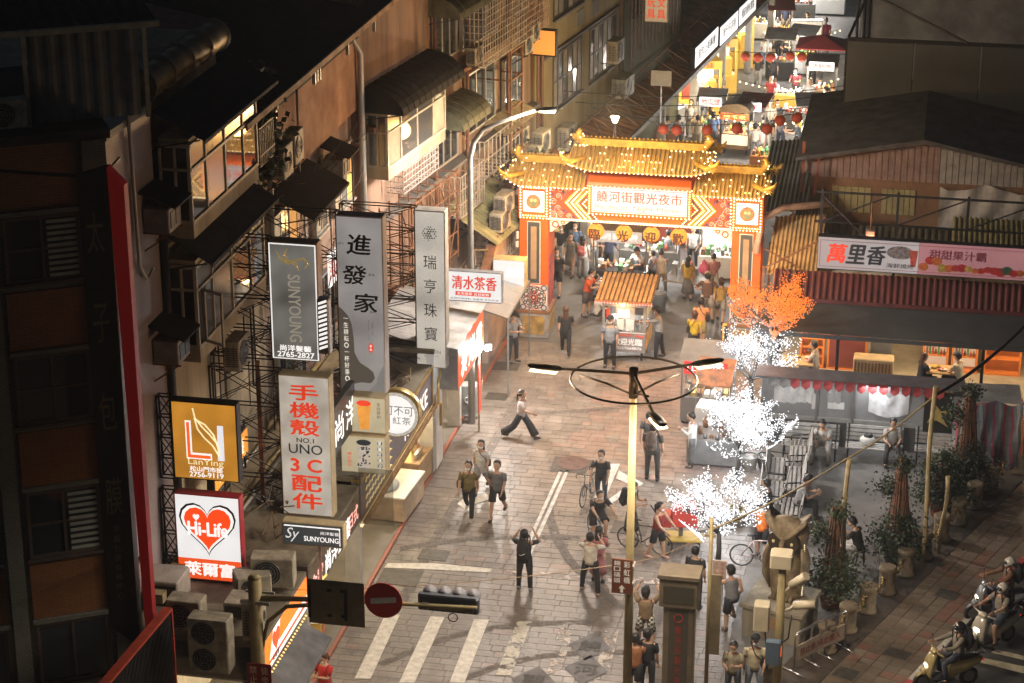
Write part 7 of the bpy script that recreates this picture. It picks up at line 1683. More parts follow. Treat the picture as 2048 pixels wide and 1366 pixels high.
person('man in a light shirt sitting at the end of the second bench',(-.62,61.6,0),175,'sit',1.7,(.4,.38,.36),(.05,.05,.05),mask=False)
wb_ = thing('white_bag','white bag with dark top on the second bench','bag',(-1.35,61.6,.47)); q = MB(); q.ell((0,0,.15),(.24,.18,.16),10,8); q.obj('bag',white,wb_); q = MB(); q.ell((.02,0,.28),(.15,.12,.1),10,6); q.obj('cap',black,wb_)
GU = (.3,.32,.35)
person('guard in grey with a cap by the left gate pillar',at_g(1026,724),120,'phone',1.74,GU,(.02,.022,.028),cap=(.02,.02,.025))
person('woman in a long black coat walking to the gate',at_g(1131,706),352,'walk',1.62,(.025,.025,.026),K,'trousers','short',hair='b',hairstyle='long',hem=-.3,mask=False)
person('guard in grey standing before the welcome cart',at_g(1219,735),180,'stand',1.74,GU,(.025,.028,.035),cap=(.02,.02,.025))
person('guard in grey leaning a hand on the welcome cart',at_g(1317,716),275,'reach',1.74,GU,(.02,.025,.035),cap=(.02,.02,.025))
p = person('woman in yellow walking into the market',at_g(1387,712),358,'walk2',1.58,(.6,.42,.03),(.035,.035,.04),'shorts',hair='b',hairstyle='bob',mask=False); sling('thin strapped bag on the woman in yellow',p,K,-1,.06)
p = person('man in peach walking beside the woman in yellow',at_g(1400,692),0,'walk',1.7,(.7,.32,.14),(.3,.25,.1),'shorts',mask=False); sling('black bag on the man in peach',p,K,1,.07)
p = person('man in brown with hands on hips under the gate',at_g(1413,642),5,'hips',1.74,(.16,.09,.06),(.5,.46,.4),'shorts',cap=(.5,.4,.22),mask=False,wide=1.08)
person('woman in mustard by the right gate pillar',at_g(1440,645),0,'walk',1.62,(.42,.26,.06),(.4,.36,.3),'shorts',hair='b',hairstyle='bob',mask=False)
person('man in an orange shirt leaning in from the left of the cart',at_g(1173,632),100,'cook',1.7,(.75,.12,.03),(.12,.1,.1),'shorts')
person('woman in white on a stool at the cart',at_g(1193,655),60,'sit',1.6,(.66,.62,.58),(.03,.03,.03),hairstyle='bun')
person('seated diner in grey beyond the woman in white',at_g(1186,622),80,'sit',1.62,(.25,.25,.27),K,mask=False)
person('man in black carrying a white bag through the gate',at_g(1113,588),175,'walk',1.7,K,K,'shorts')
person('masked woman in a grey dress inside the gate',at_g(1142,550),185,'walk',1.6,(.22,.22,.25),(.2,.2,.2),'dress',hairstyle='long')
p = person('woman in white with a pink bag queuing at the grill',at_g(1166,558),15,'stand',1.6,(.66,.62,.6),(.35,.35,.35),'wide',hairstyle='long',mask=False); backpack('pink backpack on the queuing woman',p,(.55,.15,.15),.3)
person('young man in a white vest in front of the grill stall',at_g(1188,545),120,'phone',1.68,(.6,.58,.55),(.2,.2,.2),sleeve='none')
person('couple\'s man in dark clothes behind the grey dress',at_g(1138,505),182,'walk2',1.7,K,K)
person('woman in brown next to the man in dark clothes',at_g(1155,503),178,'walk',1.6,(.2,.12,.07),(.1,.1,.1),hairstyle='long')
person('cook in a dark apron at the middle stall',at_g(1278,585),215,'cook',1.72,(.6,.58,.55),DKB,cap=K,apron=(.03,.035,.045))
person('boy in grey waiting at the steel cart',at_g(1303,580),290,'stand',1.45,(.3,.32,.36),K,'shorts')
person('cook with black straps seated by the steel cart',at_g(1322,590),340,'cook',1.62,(.64,.58,.52),(.3,.26,.22),cap=K,sleeve='none',mask=False)
far = [((1334,305),10,'stand',(.3,.33,.38),(.4,.4,.42),'man in blue grey at the brick counter, left of a pair'),((1356,305),350,'stand',(.33,.34,.36),(.06,.06,.07),'man in pale grey at the brick counter, right of a pair'),
       ((1394,305),0,'walk',(.5,.42,.28),(.4,.35,.25),'man in beige with a sling behind the gate roof'),((1404,256),15,'stand',(.03,.03,.035),(.25,.25,.26),'man in black shopping at the white stall'),
       ((1415,250),200,'stand',(.05,.05,.05),K,'companion of the man in black at the white stall'),((1508,320),0,'stand',(.55,.5,.42),(.15,.15,.15),'woman in cream seen from behind at the roast cart'),
       ((1540,275),190,'relaxed',(.6,.6,.6),K,'woman in a white cap in the lane, left of two'),((1552,275),170,'relaxed',(.05,.06,.1),K,'woman in navy in the lane, right of two'),
       ((1595,315),260,'cook',(.05,.06,.07),K,'vendor in black at the right hand stall'),((1582,352),130,'cook',(.35,.35,.36),(.2,.2,.2),'grey haired vendor stooping at the right hand stall'),
       ((1515,172),355,'walk',(.04,.045,.05),(.5,.5,.5),'man in pale shorts walking deep into the market'),((1556,118),185,'walk',(.025,.03,.03),K,'masked man in black walking out of the market'),
       ((1596,108),20,'stand',(.05,.05,.06),K,'shopper in navy under the white price banner'),((1612,92),160,'stand',(.5,.45,.42),(.3,.3,.3),'shopper in pale clothes at the far stall'),
       ((1649,104),180,'stand',(.5,.05,.12),K,'vendor in crimson beside the price banner'),((1545,175),0,'walk2',(.05,.05,.06),K,'figure in dark clothes half hidden by the far cart'),
       ((1590,205),190,'cook',(.2,.03,.04),K,'vendor in dark red behind the glowing cups'),((1622,178),180,'stand',(.25,.18,.15),K,'vendor in brown under the red parasol'),
       ((1478,92),10,'walk',(.4,.42,.45),K,'distant walker beside the yellow machines'),((1498,262),210,'relaxed',(.1,.1,.12),K,'customer in black right of the roast cart'),
       ((1440,292),20,'stand',(.05,.06,.08),(.2,.2,.25),'short haired man crouched behind the ridge'),((1260,470),190,'cook',(.3,.28,.26),K,'cook in grey behind the gate lanterns'),((1345,480),170,'cook',(.12,.1,.1),K,'cook in brown behind the gate lanterns')]
for i,((px,py),hd_,po,tp__,bt,lab) in enumerate(far):
    person(lab,at_g(px,py),hd_,po,1.6+.03*(i % 5),tp__,bt,('trousers','shorts')[i % 3 == 0],mask=i % 3 != 0,hairstyle=('short','bob','short','long')[i % 4] if i not in (0,1,2,3) else 'short',cap=(.6,.6,.6) if i == 6 else None,hair='g' if i == 9 else 'k')
# the rest of the crowd, told apart by what they wear and where they walk
CR = {'black': K,'white': WH,'grey': GR,'navy': (.04,.05,.1),'red': (.5,.05,.05),'beige': BE,'blue': (.12,.2,.36),'green': (.08,.17,.1),'pink': (.55,.25,.28),'mustard': (.45,.3,.05)}
crowd = (((1122,528),180,'black','white','short haired walker'),((1150,530),190,'blue','grey','shopper left of the grill queue'),((1133,470),178,'white','navy','walker far behind the left pillar'),((1168,480),170,'red','black','walker just right of the couple'),((1205,520),30,'green','grey','customer at the black grill'),((1218,545),15,'navy','black','customer with back turned at the black grill'),((1250,520),200,'white','white','helper behind the grill pots'),((1335,545),10,'grey','beige','customer left of the steel trolley'),((1385,540),185,'white','black','cook behind the steel trolley'),((1400,510),180,'black','black','server below the fourth lantern'),((1425,590),350,'pink','white','girl near the white fryer'),((1375,600),20,'mustard','grey','walker in the right of the gateway'),((1300,500),185,'beige','black','server between the second and third lantern'),
  ((1425,300),10,'blue','grey','shopper left of the roast cart'),((1485,285),200,'white','black','shopper at the roast cart side'),((1525,300),5,'black','beige','shopper right of the roast cart'),((1560,300),190,'grey','navy','walker below the cup stall'),((1540,220),175,'red','grey','walker left of the cup stall'),((1530,140),0,'white','blue','walker in the middle of the lane'),((1570,140),185,'black','grey','walker near the snack stall'),((1545,60),0,'beige','black','far walker at the top of the lane'),((1570,70),180,'navy','beige','far walker next to the price banner'),((1625,120),200,'grey','black','shopper under the price banner'),((1615,230),185,'white','red','vendor at the jars table'),((1650,250),270,'green','black','vendor at the right end of the jars table'),((1630,320),240,'pink','grey','vendor packing goods at the lane edge'),((1470,130),20,'black','white','customer at the second yellow booth'),((1440,215),30,'grey','navy','customer at the first yellow booth'),((1380,275),195,'white','beige','seller beside the brick counter'))
for i,((px,py),hd_,a_,b_,lab) in enumerate(crowd):
    person('%s in %s, in the crowd' % (lab,a_ if a_ == b_ else a_+' and '+b_),at_g(px,py),hd_,('walk','stand','walk2','relaxed','phone')[i % 5],1.56+.04*(i % 5),CR[a_],CR[b_],('trousers','shorts','trousers','skirt')[i % 4],mask=i % 3 < 2,hairstyle=('short','long','short','bob','tail')[i % 5],group='market crowd')
person('diner in white at the left restaurant table',(-3.3,67.55,0),280,'sit',1.68,(.62,.55,.5),(.5,.4,.35),mask=False)
person('long haired diner in navy at the right restaurant table',(.1,67.3,0),60,'sit',1.6,(.03,.04,.07),K,hair='b',hairstyle='long',mask=False)
person('diner in white with a cap at the right restaurant table',(1.3,67.4,0),300,'sit',1.7,(.62,.55,.45),K,cap=(.03,.04,.06),mask=False)

# ------------------------------------------------------------------ bicycles (forward is local +X)
def bicycle(loc,rz,label,col=(.03,.03,.035)):
    t = thing('bicycle',label,'bicycle',loc,rz); fm_ = M('bike_%d' % int(col[0]*100),col,.35,.2,var=.1,coat=.4); r = .335
    for x,nm_ in ((-.5,'rear_wheel'),(.5,'front_wheel')):
        q = MB(); q.torus((x,0,r),r-.02,.016,'y',32,5); w_ = q.obj(nm_,rubber,t)
        q = MB(); q.torus((x,0,r),r-.045,.01,'y',32,4)
        for k in range(14): a = k*pi/7; q.bar((x,0,r),(x+(r-.05)*cos(a),.0,r+(r-.05)*sin(a)),.005)
        q.cyl((x,0),.02,r-.02,r+.02,8); q.obj('rim',steel_gr,w_)
    q = MB(); bb,st_,hd_ = (-.08,0,.29),(-.2,0,.78),(.36,0,.82)
    for a,b in ((bb,st_),(st_,hd_),(bb,(.39,0,.68)),(bb,(-.5,0,r)),(st_,(-.5,0,r)),((.35,0,.86),(.4,0,.64))): q.tube([a,b],.018,6)
    q.obj('frame',fm_,t)
    q = MB(); q.tube([(.4,0,.64),(.44,.03,.5),(.5,.04,r)],.014,5); q.tube([(.4,0,.64),(.44,-.03,.5),(.5,-.04,r)],.014,5); q.obj('fork',fm_,t)
    q = MB(); q.tube([(-.2,0,.78),(-.23,0,.92)],.014,5); q.loft([(-.36,0,.94),(-.25,0,.945),(-.1,0,.935)],[(.07,.025),(.06,.025),(.02,.015)],8,0,(0,1,0)); q.obj('saddle',black,t)
    q = MB(); q.tube([(.34,0,.86),(.38,0,.95)],.014,5); q.tube([(.46,-.22,.86),(.5,-.22,.94),(.4,-.2,.97),(.38,0,.96),(.4,.2,.97),(.5,.22,.94),(.46,.22,.86)],.013,5); q.obj('handlebar',black,t)
    q = MB(); q.torus((-.08,.04,.29),.09,.012,'y',18,4); q.bar((-.08,.06,.29),(.04,.06,.16),.02); q.bar((-.08,-.06,.29),(-.2,-.06,.42),.02); q.box(.0,.1,.05,.13,.14,.17); q.box(-.25,-.15,-.13,-.05,.41,.44); q.obj('crankset',steel_gr,t)
    return t
a,b = G(1173,1000),G(1190,1006); bicycle((a.x+.05,a.y,0),R(-98),'silver bicycle wheeled by the woman in dark clothes',(.25,.25,.27))
a,b = G(1180,1070),G(1204,1106); d = b-a; m_ = (a+b)/2; bicycle((m_.x,m_.y,0),atan2(d.y,d.x),'black road bicycle ridden toward the camera')
person('cyclist in black riding toward the camera',(m_.x,m_.y,0),90-math.degrees(atan2(d.y,d.x)),'cycle',1.72,K,(.03,.03,.035),'shorts',shoes=K)
a,b = G(1262,1098),G(1316,1110); d = b-a; m_ = (a+b)/2; bicycle((m_.x,m_.y,0),atan2(d.y,d.x),'dark road bicycle standing side-on in front of the orange vest',(.05,.05,.06))
a,b = G(1482,1132),G(1560,1138); d = b-a; bicycle((a.x+.5,a.y+.02,0),atan2(d.y,d.x),'pale pink bicycle left of the owl statue',(.5,.38,.36))
# ------------------------------------------------------------------ scooters (forward is local +X)
def scooter(loc,rz,label,col,lit=6.0,accent=None):
    t = thing('scooter',label,'scooter',loc,rz); bm_ = M('scooter_%d_%d' % (int(col[0]*100),int(col[2]*100)),col,.25,.1,var=.06,coat=.6); r = .24
    for x,nm_ in ((-.6,'rear_wheel'),(.62,'front_wheel')):
        q = MB(); q.torus((x,0,r),r-.05,.055,'y',24,8); w_ = q.obj(nm_,rubber,t); q = MB(); q.loft([(x,-.03,r),(x,.03,r)],[r-.1,r-.1],16,0,(1,0,0),False); q.obj('hub',steel_gr,w_)
    q = MB(); q.loft([(.66,0,.5),(.6,0,.52),(.5,0,.5)],[(.09,.06),(.11,.12),(.08,.1)],10,0,(0,1,0)); q.loft([(.52,0,.36),(.62,0,.53),(.8,0,.4)],[(.07,.03),(.08,.03),(.05,.02)],8,0,(0,1,0)); q.obj('front_fender',bm_,t)
    q = MB(); q.loft([(.42,0,.3),(.5,0,.5),(.46,0,.75),(.38,0,.95),(.33,0,1.04)],[(.18,.05),(.22,.07),(.22,.09),(.17,.09),(.1,.05)],12,0,(0,1,0)); q.obj('front_shield',bm_,t)
    q = MB(); q.box(-.15,.45,-.17,.17,.26,.33); q.obj('floorboard',black,t)
    q = MB(); q.loft([(-.05,0,.3),(-.15,0,.5),(-.45,0,.58),(-.8,0,.68),(-.92,0,.72)],[(.16,.08),(.18,.2),(.19,.17),(.15,.1),(.05,.04)],12,0,(0,1,0)); q.obj('tail_body',bm_,t)
    q = MB(); q.loft([(-.05,0,.76),(-.25,0,.79),(-.6,0,.8),(-.82,0,.82)],[(.1,.03),(.15,.05),(.14,.05),(.08,.03)],10,0,(0,1,0)); q.obj('seat',black,t)
    q = MB(); q.tube([(.26,-.36,1.04),(.34,-.15,1.06),(.36,0,1.07),(.34,.15,1.06),(.26,.36,1.04)],.025,6); q.loft([(.42,0,1.0),(.36,0,1.08),(.28,0,1.08)],[(.12,.05),(.15,.06),(.08,.03)],8,0,(0,1,0)); q.obj('handlebar',accent and M('scooter_accent',accent,.3,var=.1) or bm_,t)
    for sg in (-1,1):
        q = MB(); q.tube([(.3,sg*.2,1.06),(.28,sg*.3,1.28)],.008,4); q.ell((.28,sg*.31,1.32),(.015,.05,.035),8,6); q.obj('mirror',black,t)
    if lit: q = MB(); q.ell((.54,0,.68),(.04,.11,.06),10,6); q.obj('headlight',LIT('headlight_%d' % int(lit),(1,.9,.65),lit),t); lamp('headlight_beam','SPOT',(.62,0,.7),60,(1,.9,.7),.06,t,(R(90),0,R(-90)),R(60),.8)
    q = MB(); q.box(-.95,-.9,-.07,.07,.66,.7); q.obj('tail_light',M('tail_red',(.4,.02,.02),.3,var=0,emit=.3,ecol=(1,.05,.02)),t)
    q = MB(); q.tube([(-.7,0,.85),(-.95,.12,.9),(-.95,-.12,.9),(-.7,0,.85)],.012,5); q.obj('grab_rail',steel_gr,t)
    return t
def rider(label,t,pose,**kw): p = t.location; a = t.rotation_euler[2]; return person(label,(p.x-.28*cos(a),p.y-.28*sin(a),.0),90-math.degrees(a),pose,**kw)
for px,py,rz,col,lab,rl_,tc__,hl_,ps_,lt in ((1890,1374,205,(.4,.32,.14),'cream scooter nearest the bottom edge','rider in a beige jacket and black helmet on the nearest scooter',(.24,.21,.16),(.02,.02,.02),'ride',5),(1980,1296,225,(.5,.45,.36),'cream scooter with a blazing round headlight','rider in a tan shirt and white helmet in the middle scooter',(.3,.26,.2),(.6,.57,.5),'rideleg',12),(1990,1238,200,(.22,.23,.25),'pale scooter behind the other two','rider in brown with a cream helmet on the farthest scooter',(.2,.1,.05),(.6,.48,.28),'ride',5)):
    p = G(px,py); t = scooter((p.x,p.y,0),R(rz),lab,col,lt); pr = rider(rl_,t,ps_,h=1.7,top=tc__,bot=(.05,.06,.09),kind='shorts' if ps_ == 'rideleg' else 'trousers',sleeve='short' if ps_ == 'rideleg' else 'long',helmet=hl_); backpack('dark backpack on the '+rl_,pr,(.025,.025,.03))
# ------------------------------------------------------------------ the welcome cart in front of the gate
wc = thing('welcome_cart','glass food cart with wooden slat roof and welcome lettering','food cart',(-9.72,68.9,0),.0)
cg = M('cart_grey',(.36,.33,.33),.45,.3,var=.2,scale=3)
MB().cbox(-.74,.72,-.78,.8,.35,1.05,.02).obj('lower_body',cg,wc); MB().box(-.74,.72,-.76,.8,1.05,1.1).obj('counter',steel_lt,wc)
for x in (-.7,.68):
    for y in (-.73,.75): MB().box(x-.04,x+.04,y-.04,y+.04,1.1,1.95).obj('corner_post',cg,wc)
MB().box(-.74,.72,-.78,.8,1.95,2.15).obj('header',cg,wc)
for a in range(12):
    x0 =-.95+a*.157; q = MB(); q.hexa([(x0,-1.0,2.2),(x0+.1,-1.0,2.2),(x0+.1,.95,2.5),(x0,.95,2.5),(x0,-1.0,2.25),(x0+.1,-1.0,2.25),(x0+.1,.95,2.55),(x0,.95,2.55)]); q.obj('roof_slat',M('cart_slat',(.34,.2,.09),.6,var=.3,scale=3),wc)
MB().hexa([(-.95,-.98,2.17),(.93,-.98,2.17),(.93,.95,2.46),(-.95,.95,2.46),(-.95,-.98,2.195),(.93,-.98,2.195),(.93,.95,2.49),(-.95,.95,2.49)]).obj('roof_bed',M('cart_bed',(.16,.09,.04),.7,var=.3),wc)
q = MB(); q.box(-.97,.95,-1.02,-.99,2.14,2.21); q.obj('roof_edge',M('cart_edge',(.5,.16,.05),.5,var=.2),wc)
q = MB()
for i in range(20): q.octa((-.93+i*.098,-1.03,2.15),.03)
q.obj('edge_lights',LIT('pink_led',(1,.3,.35),1.2),wc,kind='stuff')
MB().box(-.3,.35,-.75,-.74,1.12,1.93).obj('glass_front',GLASS('cart_glass',(.5,.5,.5),.1,.35),wc)
for x,z,w_,h_ in ((-.22,1.55,.4,.3),(-.24,1.14,.22,.36),(.06,1.14,.26,.36)): MB().box(x,x+w_,-.775,-.755,z,z+h_).obj('notice',M('paper_lit',(.75,.74,.72),.6,var=.12),wc)
MB().box(-.6,-.5,-.79,-.77,1.5,1.85).obj('red_scroll',redp,wc)
txt(wc,'歡迎光臨',.12,.72,.24,M('print_lit_white',(.8,.8,.78),.5,var=0,emit=.2,ecol=(1,1,1)),y=-.79,w=.98,bold=.04); txt(wc,'(02)27668876',.12,.48,.12,M('print_lit_white'),y=-.79,w=.96,bold=.04); txt(wc,'廟口胡椒餅',-.1,.95,.1,redp,y=-.79,w=.7)
q = MB()
for i in range(3): q.ell((.42+.1*i,-.785,.95-.02*i),(.04,.015,.04),8,6)
q.obj('lantern_print',redp,wc)
MB().box(.721,.74,-.7,.7,.45,1.0).obj('side_poster',M('side_food_poster',(.6,.3,.1),.5,var=.6,scale=4,emit=.25,ecol=(1,.5,.15)),wc); MB().box(.721,.735,-.6,.6,1.5,1.9).obj('side_menu',M('menu_yellow',(.6,.5,.25),.5,var=.3,emit=.2,ecol=(1,.8,.4)),wc)
for x in (-.6,.58):
    for y in (-.6,.62): q = MB(); q.torus((x,y,.14),.11,.03,'x',16,6); q.obj('wheel',rubber,wc)
q = MB(); q.ell((-.05,-.86,2.05),(.09,.09,.09),10,8); q.obj('lamp_globe',LIT('amber_globe',(1,.55,.15),5),wc); lamp('cart_light','POINT',(-.05,-1.05,2.05),14,(1,.6,.25),.08,wc); lamp('cart_inner_light','POINT',(0,.1,1.8),14,WHITE,.1,wc)
goods(wc,-.6,.6,-.3,1.1,8,21,[steel_lt,gm[1],gm[4]],.1,.3,.4)
# ------------------------------------------------------------------ stalls
tubem = LIT('stall_tube',(1,.97,.9),4.0)
def stall(label,px,py,w,d,h=.85,mat=None,canopy=None,ch=2.2,sign_t=None,sign_m=None,seed=1,n=8,power=60,col=WHITE,rz=0.0,back=None,name='market_stall',mats=None,face=None):
    p = G(px,py); t = thing(name,label,'stall',(p.x,p.y,0),rz); mat = mat or steel_gr
    MB().cbox(-w/2,w/2,0,d,.08,h,.02).obj('counter',mat,t)
    if face: MB().box(-w/2+.05,w/2-.05,-.015,-.002,.15,h-.1).obj('front_panel',face,t)
    for a in (-1,1):
        for b in (.08,d-.08): MB().box(a*w*.45-.03,a*w*.45+.03,b-.03,b+.03,0,.08).obj('foot',black,t)
    g = random.Random(seed); mm = mats or [gm[g.randrange(6)] for _ in range(5)]
    goods(t,-w*.45,w*.45,.1,h,n,seed,mm,.08,.3,d*.5); goods(t,-w*.45,w*.45,d*.55,h,n-2,seed+9,mm,.1,.38,d*.3)
    if canopy:
        for a in (-1,1):
            for b in (0.03,d-.03): MB().box(a*w*.48-.025,a*w*.48+.025,b-.025,b+.025,h,ch).obj('post',steel_gr,t)
        q = MB(); q.hexa([(-w*.55,-.35,ch-.12),(w*.55,-.35,ch-.12),(w*.55,d+.2,ch+.18),(-w*.55,d+.2,ch+.18),(-w*.55,-.35,ch-.07),(w*.55,-.35,ch-.07),(w*.55,d+.2,ch+.23),(-w*.55,d+.2,ch+.23)]); q.obj('canopy',canopy,t)
        q = MB(); q.tube([(-w*.4,d*.3,ch-.16),(w*.4,d*.3,ch-.16)],.025,6); q.obj('light_tube',tubem,t)
    if sign_t:
        z = ch-.05 if canopy else h+.75
        sb = MB().cbox(-w*.42,w*.42,-.4,-.36,z-.22,z+.2,.01).obj('sign_board',sign_m or wh_lit,t); txt(t,sign_t,0,z,.24,redp if sign_m is None else wh_lit,y=-.406,w=w*.7,bold=.02)
        if not canopy: 
            q = MB(); q.bar((-w*.35,-.38,h-.1),(-w*.35,-.38,z-.2),.03); q.bar((w*.35,-.38,h-.1),(w*.35,-.38,z-.2),.03); q.obj('post',steel_gr,t)
    if back: MB().box(-w/2,w/2,d+.02,d+.06,.1,ch).obj('back_panel',back,t)
    if power: lamp('stall_light','POINT',(0,d*.35,(ch if canopy else h+1.3)-.3),power*1.6,col,.15,t)
    return t
lw = M('bright_white_board',(.75,.75,.74),.5,var=.08); yl = M('booth_yellow',(.7,.42,.06),.45,var=.15,emit=.3,ecol=(1,.6,.08)); blk_c = M('black_counter',(.03,.03,.032),.4,.2,var=.2)
stall('black grill stall with pots just inside the gate on the left',1238,590,2.0,.9,.9,blk_c,M('brown_canopy',(.14,.09,.07),.6,var=.3),2.4,'胡椒餅',M('pale_sign',(.6,.58,.52),.5,var=.1,emit=.35,ecol=(1,1,.95)),3,9,70,WHITE)
stall('steel prep stall in the middle of the gateway',1295,548,2.2,.9,.9,steel_gr,M('grey_canopy',(.3,.29,.28),.6,var=.3),2.3,'蚵仔煎',None,4,9,70)
stall('white fryer stall by the right gate pillar',1437,560,1.6,1.0,.9,lw,M('white_canopy',(.6,.6,.58),.6,var=.2),2.5,'臭豆腐',None,5,8,70,back=lw)
stall('rear food counter seen between the lanterns',1330,490,3.2,.9,.95,M('red_counter',(.4,.08,.05),.5,var=.2),M('maroon_canopy',(.2,.05,.04),.6,var=.3),2.4,None,None,6,12,70)
stall('rear drinks counter beyond the left pillar',1215,470,1.8,.8,.95,lw,None,2.2,'果汁',None,7,7,50)
sc_ = thing('steel_trolley','long flat steel trolley beside the seated cook','trolley',tuple(G(1365,600)),-.15)
MB().cbox(-.8,.8,0,1.5,.62,.68,.02).obj('deck',steel_lt,sc_); q = MB()
for a in (-.7,.7):
    for b in (.1,1.4): q.bar((a,b,.12),(a,b,.62),.05)
q.obj('leg',steel_gr,sc_)
for a in (-.7,.7): q = MB(); q.torus((a,.1,.12),.09,.03,'x',12,6); q.obj('wheel',rubber,sc_)
goods(sc_,-.7,.6,.8,.68,5,33,[steel_gr,white,gm[0]],.2,.5,.5)
pb = thing('pink_carrier_bag','pink plastic bag hanging by the white stall','bag',tuple(at(1408,535,Y=73.5)) ); q = MB(); q.loft([(0,0,-.22),(0,0,-.1),(0,0,.1),(0,0,.3)],[(.12,.1),(.2,.15),(.15,.1),(.03,.02)],10); q.obj('bag',M('pink_plastic',(.65,.12,.25),.3,var=.2),pb)
gc = thing('gas_cylinder','grey gas cylinder left of the welcome cart','gas cylinder',at_g(1197,600)); q = MB(); q.lathe((0,0,0),[(.16,0),(.19,.06),(.19,.6),(.12,.74),(.06,.78)],14); q.obj('tank',M('tank_grey',(.4,.38,.35),.45,.3,var=.2),gc); q = MB(); q.torus((0,0,.84),.1,.02,'z',12,5); q.obj('collar',steel_gr,gc)
for i,(px,py,lab) in enumerate(((1262,590,'clear tub by the grill stall'),(1318,622,'stacked blue bins behind the cart'),(1272,612,'red and tan bucket below the cook'))):
    t = thing('plastic_bin',lab,'bin',at_g(px,py)); q = MB(); q.loft([(0,0,0),(0,0,.6),(0,0,.63)],[.22,.28,.3],12); q.obj('tub',(M('bin_clear',(.5,.5,.48),.3,var=.1),M('bin_blue',(.2,.25,.3),.5,var=.2),M('goods_red'))[i],t); q = MB(); q.cyl((0,0),.26,.63,.7,12); q.obj('lid',(white,steel_gr,M('goods_yellow'))[i],t)
sbd = thing('chalk_board','yellow framed chalkboard by the right gate pillar','sign',at_g(1460,700),.15); q = MB(); q.hexa([(-.28,-.15,.0),(.28,-.15,.0),(.28,-.12,0),(-.28,-.12,0),(-.28,.0,.95),(.28,.0,.95),(.28,.03,.95),(-.28,.03,.95)]); q.obj('board',yl,sbd); q = MB(); q.hexa([(-.22,-.148,.12),(.22,-.148,.12),(.22,-.13,.12),(-.22,-.13,.12),(-.22,-.024,.88),(.22,-.024,.88),(.22,-.0,.88),(-.22,-.0,.88)]); q.obj('slate',M('slate_black',(.03,.03,.03),.6,var=.3),sbd)
# beyond the gate
stall('brick patterned counter with grilled food behind the gate roof',1310,312,1.8,1.0,1.0,TILE('brick_counter',(.5,.16,.07),(.42,.13,.06),(.5,.4,.3),.2,.09),None,2.2,None,None,11,8,60,rz=.2)
stall('white backed clothing stall glowing on the left of the lane',1345,262,3.0,.8,.9,lw,None,2.6,None,None,12,8,120,back=LIT('white_wall_lit',(1,1,1),.75),rz=1.2)
rc = thing('barrel_roof_cart','dark barrel roofed roast cart with an orange sign','food cart',at_g(1468,312),-.1)
MB().cbox(-.6,.6,0,1.3,.3,1.0,.02).obj('counter',M('cart_brown',(.3,.18,.08),.5,var=.2),rc); MB().box(-.58,.58,-.02,-.001,.5,.95).obj('display',LIT('cart_display',(1,.85,.6),.7),rc)
q = MB(); n = 8
for i in range(n):
    a0,a1 = pi*i/n,pi*(i+1)/n; x0,z0,x1,z1 =-.72*cos(a0),2.0+.45*sin(a0),-.72*cos(a1),2.0+.45*sin(a1); q.hexa([(x0,-.2,z0-.03),(x1,-.2,z1-.03),(x1,1.5,z1-.03),(x0,1.5,z0-.03),(x0,-.2,z0),(x1,-.2,z1),(x1,1.5,z1),(x0,1.5,z0)])
q.obj('barrel_roof',M('barrel_dark',(.1,.08,.06),.5,.2,var=.3),rc)
q = MB(); q.prism([(-.7*cos(pi*i/10),2.0+.43*sin(pi*i/10)) for i in range(11)],'y',-.19,-.15); q.obj('end_panel',M('cart_tan',(.42,.28,.14),.5,var=.2),rc)
MB().box(-.62,.62,-.24,-.2,1.68,1.98).obj('sign_board',LIT('cart_sign',(1,.2,.04),.9),rc); txt(rc,'烤玉米',0,1.83,.2,LIT('sign_yellow',(1,.85,.3),1.0),y=-.246,w=1.0,bold=.03)
for a in (-.58,.58):
    for b in (.05,1.25): MB().box(a-.03,a+.03,b-.03,b+.03,1.0,2.0).obj('post',steel_gr,rc)
for a in (-.5,.5): q = MB(); q.torus((a,.3,.16),.13,.03,'x',14,6); q.obj('wheel',rubber,rc)
goods(rc,-.5,.5,.2,1.0,7,41,[steel_lt,gm[3],gm[0]],.1,.35,.4); lamp('cart_light','POINT',(0,.3,1.75),60,WHITE,.1,rc)
for i,(px,py,rz) in enumerate(((1438,238,.35),(1470,190,.35),(1503,140,.35))):
    p = G(px,py); t = thing('claw_machine_booth','yellow lit claw machine booth, %s from the camera' % ('first','second','third')[i],'booth',(p.x-.9,p.y,0),.35,'yellow booths along the left of the lane')
    MB().cbox(-1.0,1.0,0,1.6,0,.9,.02).obj('base',yl,t); MB().box(-.95,.95,1.5,1.55,.9,2.3).obj('lit_back',LIT('booth_glow',(1,.85,.55),.9),t); MB().cbox(-1.0,1.0,0,1.6,2.3,2.7,.02).obj('header',yl,t)
    for a in (-.95,.95): MB().box(a-.05,a+.05,0.02,.12,.9,2.3).obj('post',yl,t)
    for k in range(3): MB().cbox(-.85+k*.6,-.4+k*.6,.2,.8,.9,1.7,.03).obj('machine',(M('machine_red',(.5,.1,.06),.4,var=.3),M('machine_white',(.6,.6,.58),.4,var=.2),yl)[k],t)
    txt(t,('夾娃娃','扭蛋','玩具屋')[i],0,2.5,.25,redp,y=-.01,w=1.2,bold=.03); lamp('booth_light','POINT',(0,.3,2.1),60,(1,.85,.55),.15,t)
stall('glowing cup display stall on the right of the lane',1572,222,1.9,.9,.75,yl,None,2.4,None,None,14,10,90,mats=[LIT('glow_cup',(1,.95,.85),1.2),white,steel_lt],rz=-.1)
stall('busy table of jars and bags below the cup stall',1600,262,2.0,.8,.8,steel_gr,None,2.2,None,None,15,10,70,rz=-.1)
stall('low trading table near the right lane edge',1595,340,2.2,.9,.7,wood,None,2.0,None,None,16,10,60,rz=-.15)
